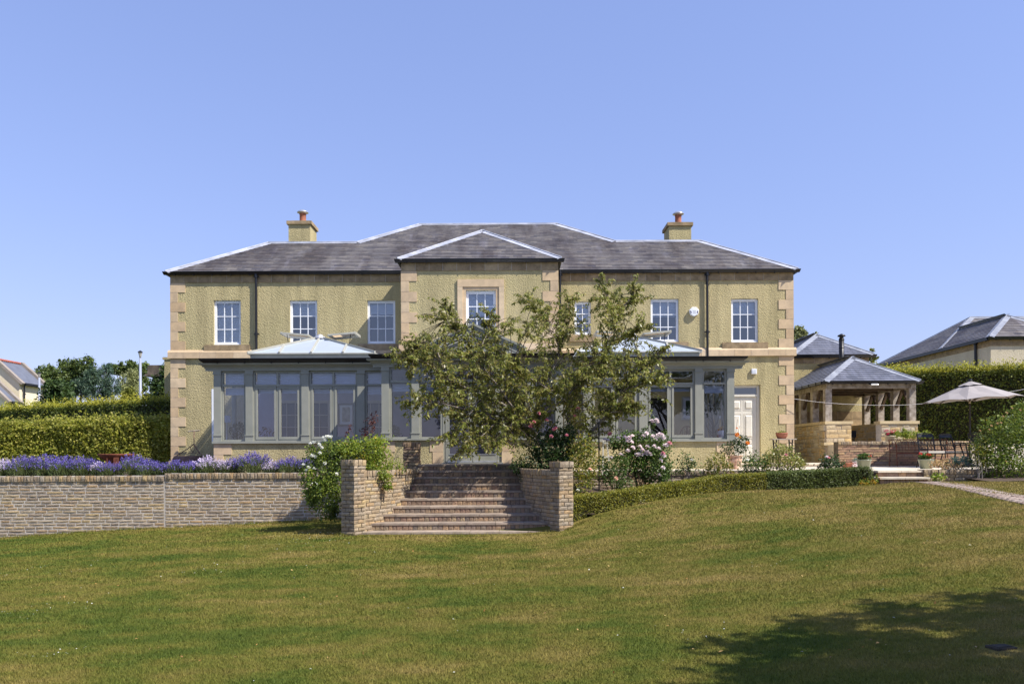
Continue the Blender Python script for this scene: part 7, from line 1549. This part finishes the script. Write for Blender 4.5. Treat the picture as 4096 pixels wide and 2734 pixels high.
mb = MB(); mb.tube([fk, top], .015, 6); mb.build('shaft', M['rust_dark'], t); mb = MB(); mb.tube([top+Vector((-.19, 0, -.02)), top, top+Vector((.19, 0, .01))], [.026, .02, .026], 8); mb.build('handle', M['oak'], t); mb = MB()
m0 = P(768, 1815, 25.6)
for s_ in (-1, 1):
    mb.tube([m0+Vector((s_*x, 0, z)) for x, z in ((0,.03),(.06,.05),(.14,.02),(.2,-.02),(.24,.02),(.21,.06),(.18,.04))], .010, 5); mb.tube([m0+Vector((s_*x, .05, z)) for x, z in ((.0,.05),(.03,.10),(.075,.16),(.06,.24),(.02,.30),(.03,.34))], .009, 5)
mb.build('scrollwork', M['rust_dark'], t)
mb = MB(); mb.tube([ax-Vector((hl+.05, 0, 0)), ax+Vector((hl+.05, 0, 0))], .02, 6); mb.build('axle', M['rust_dark'], t)

# ------------------------------------------------------------------ small things on the lawn
p = P(4005, 2692, 5.95); z = gz(p.x, p.y); mb = MB(); mb.obox((p.x, p.y, z+.006), (.17, .12, .02), .2); mb.obox((p.x, p.y, z+.018), (.13, .08, .006), .2); tag(mb.build('drain_cover', plain('worn_iron', L(78,72,64), L(58,54,48), 20, .95, .4, spec=.1)), 'small grey drain cover sunk in the near lawn, bottom right', 'cover')
# daisies, fallen petals, feathers and leaves
def scatter(name, label, cat, n, mat, size, patches=None, lift=.03, flat=.25, asp=.7):
    if patches is None: y = 5.7 + 12*RNG.random(n)**1.2; x = RNG.uniform(-.66, .66, n)*y; ok = (y < 15.8); x, y = x[ok], y[ok]
    else: q_ = [(RNG.normal(P(u, v, Y).x, s_, m_), RNG.normal(Y, s_*1.4, m_)) for u, v, Y, s_, m_ in patches]; x = np.concatenate([a for a, b in q_]); y = np.concatenate([b for a, b in q_])
    z = ground(np.c_[x, y]) + lift; m = len(x); C = np.c_[x, y, z]; D = RNG.normal(size=(m, 3))*[1, 1, flat]; nr = RNG.normal(size=(m, 3))*[.3, .3, 0]+[0, 0, 1]
    stuff(tag(leaves(name, C, RNG.uniform(.6, 1.4, m)*size, mat, None, D=D, nrm=nr, asp=asp), label, cat))
scatter('daisies', 'tiny white daisies dotted over the lawn', 'daisies', 0, M['white_petal'], .015, [(830,2230,12.3,.25,26),(130,2360,9.3,.3,24),(290,2180,13.2,.35,16),(90,2200,13.0,.3,14),(235,2570,7.0,.12,16),(1300,2130,16,.5,60),(1150,2160,15.3,.6,30),(2820,2570,6.8,.14,14),(3030,2300,10,.2,8)], .045)
scatter('fallen_petals', 'white petals and feathers scattered on the lawn', 'petals', 75, M['white_petal'], .022, None, .045, .3, .5)
M['dry_leaf'] = leafmat('dry_leaf', [L(190,150,84), L(160,110,60), L(206,176,110), L(130,84,50)], .2)
scatter('fallen_leaves', 'dry yellow and brown leaves scattered on the lawn', 'leaves', 220, M['dry_leaf'], .03, None, .04, .4, .6)
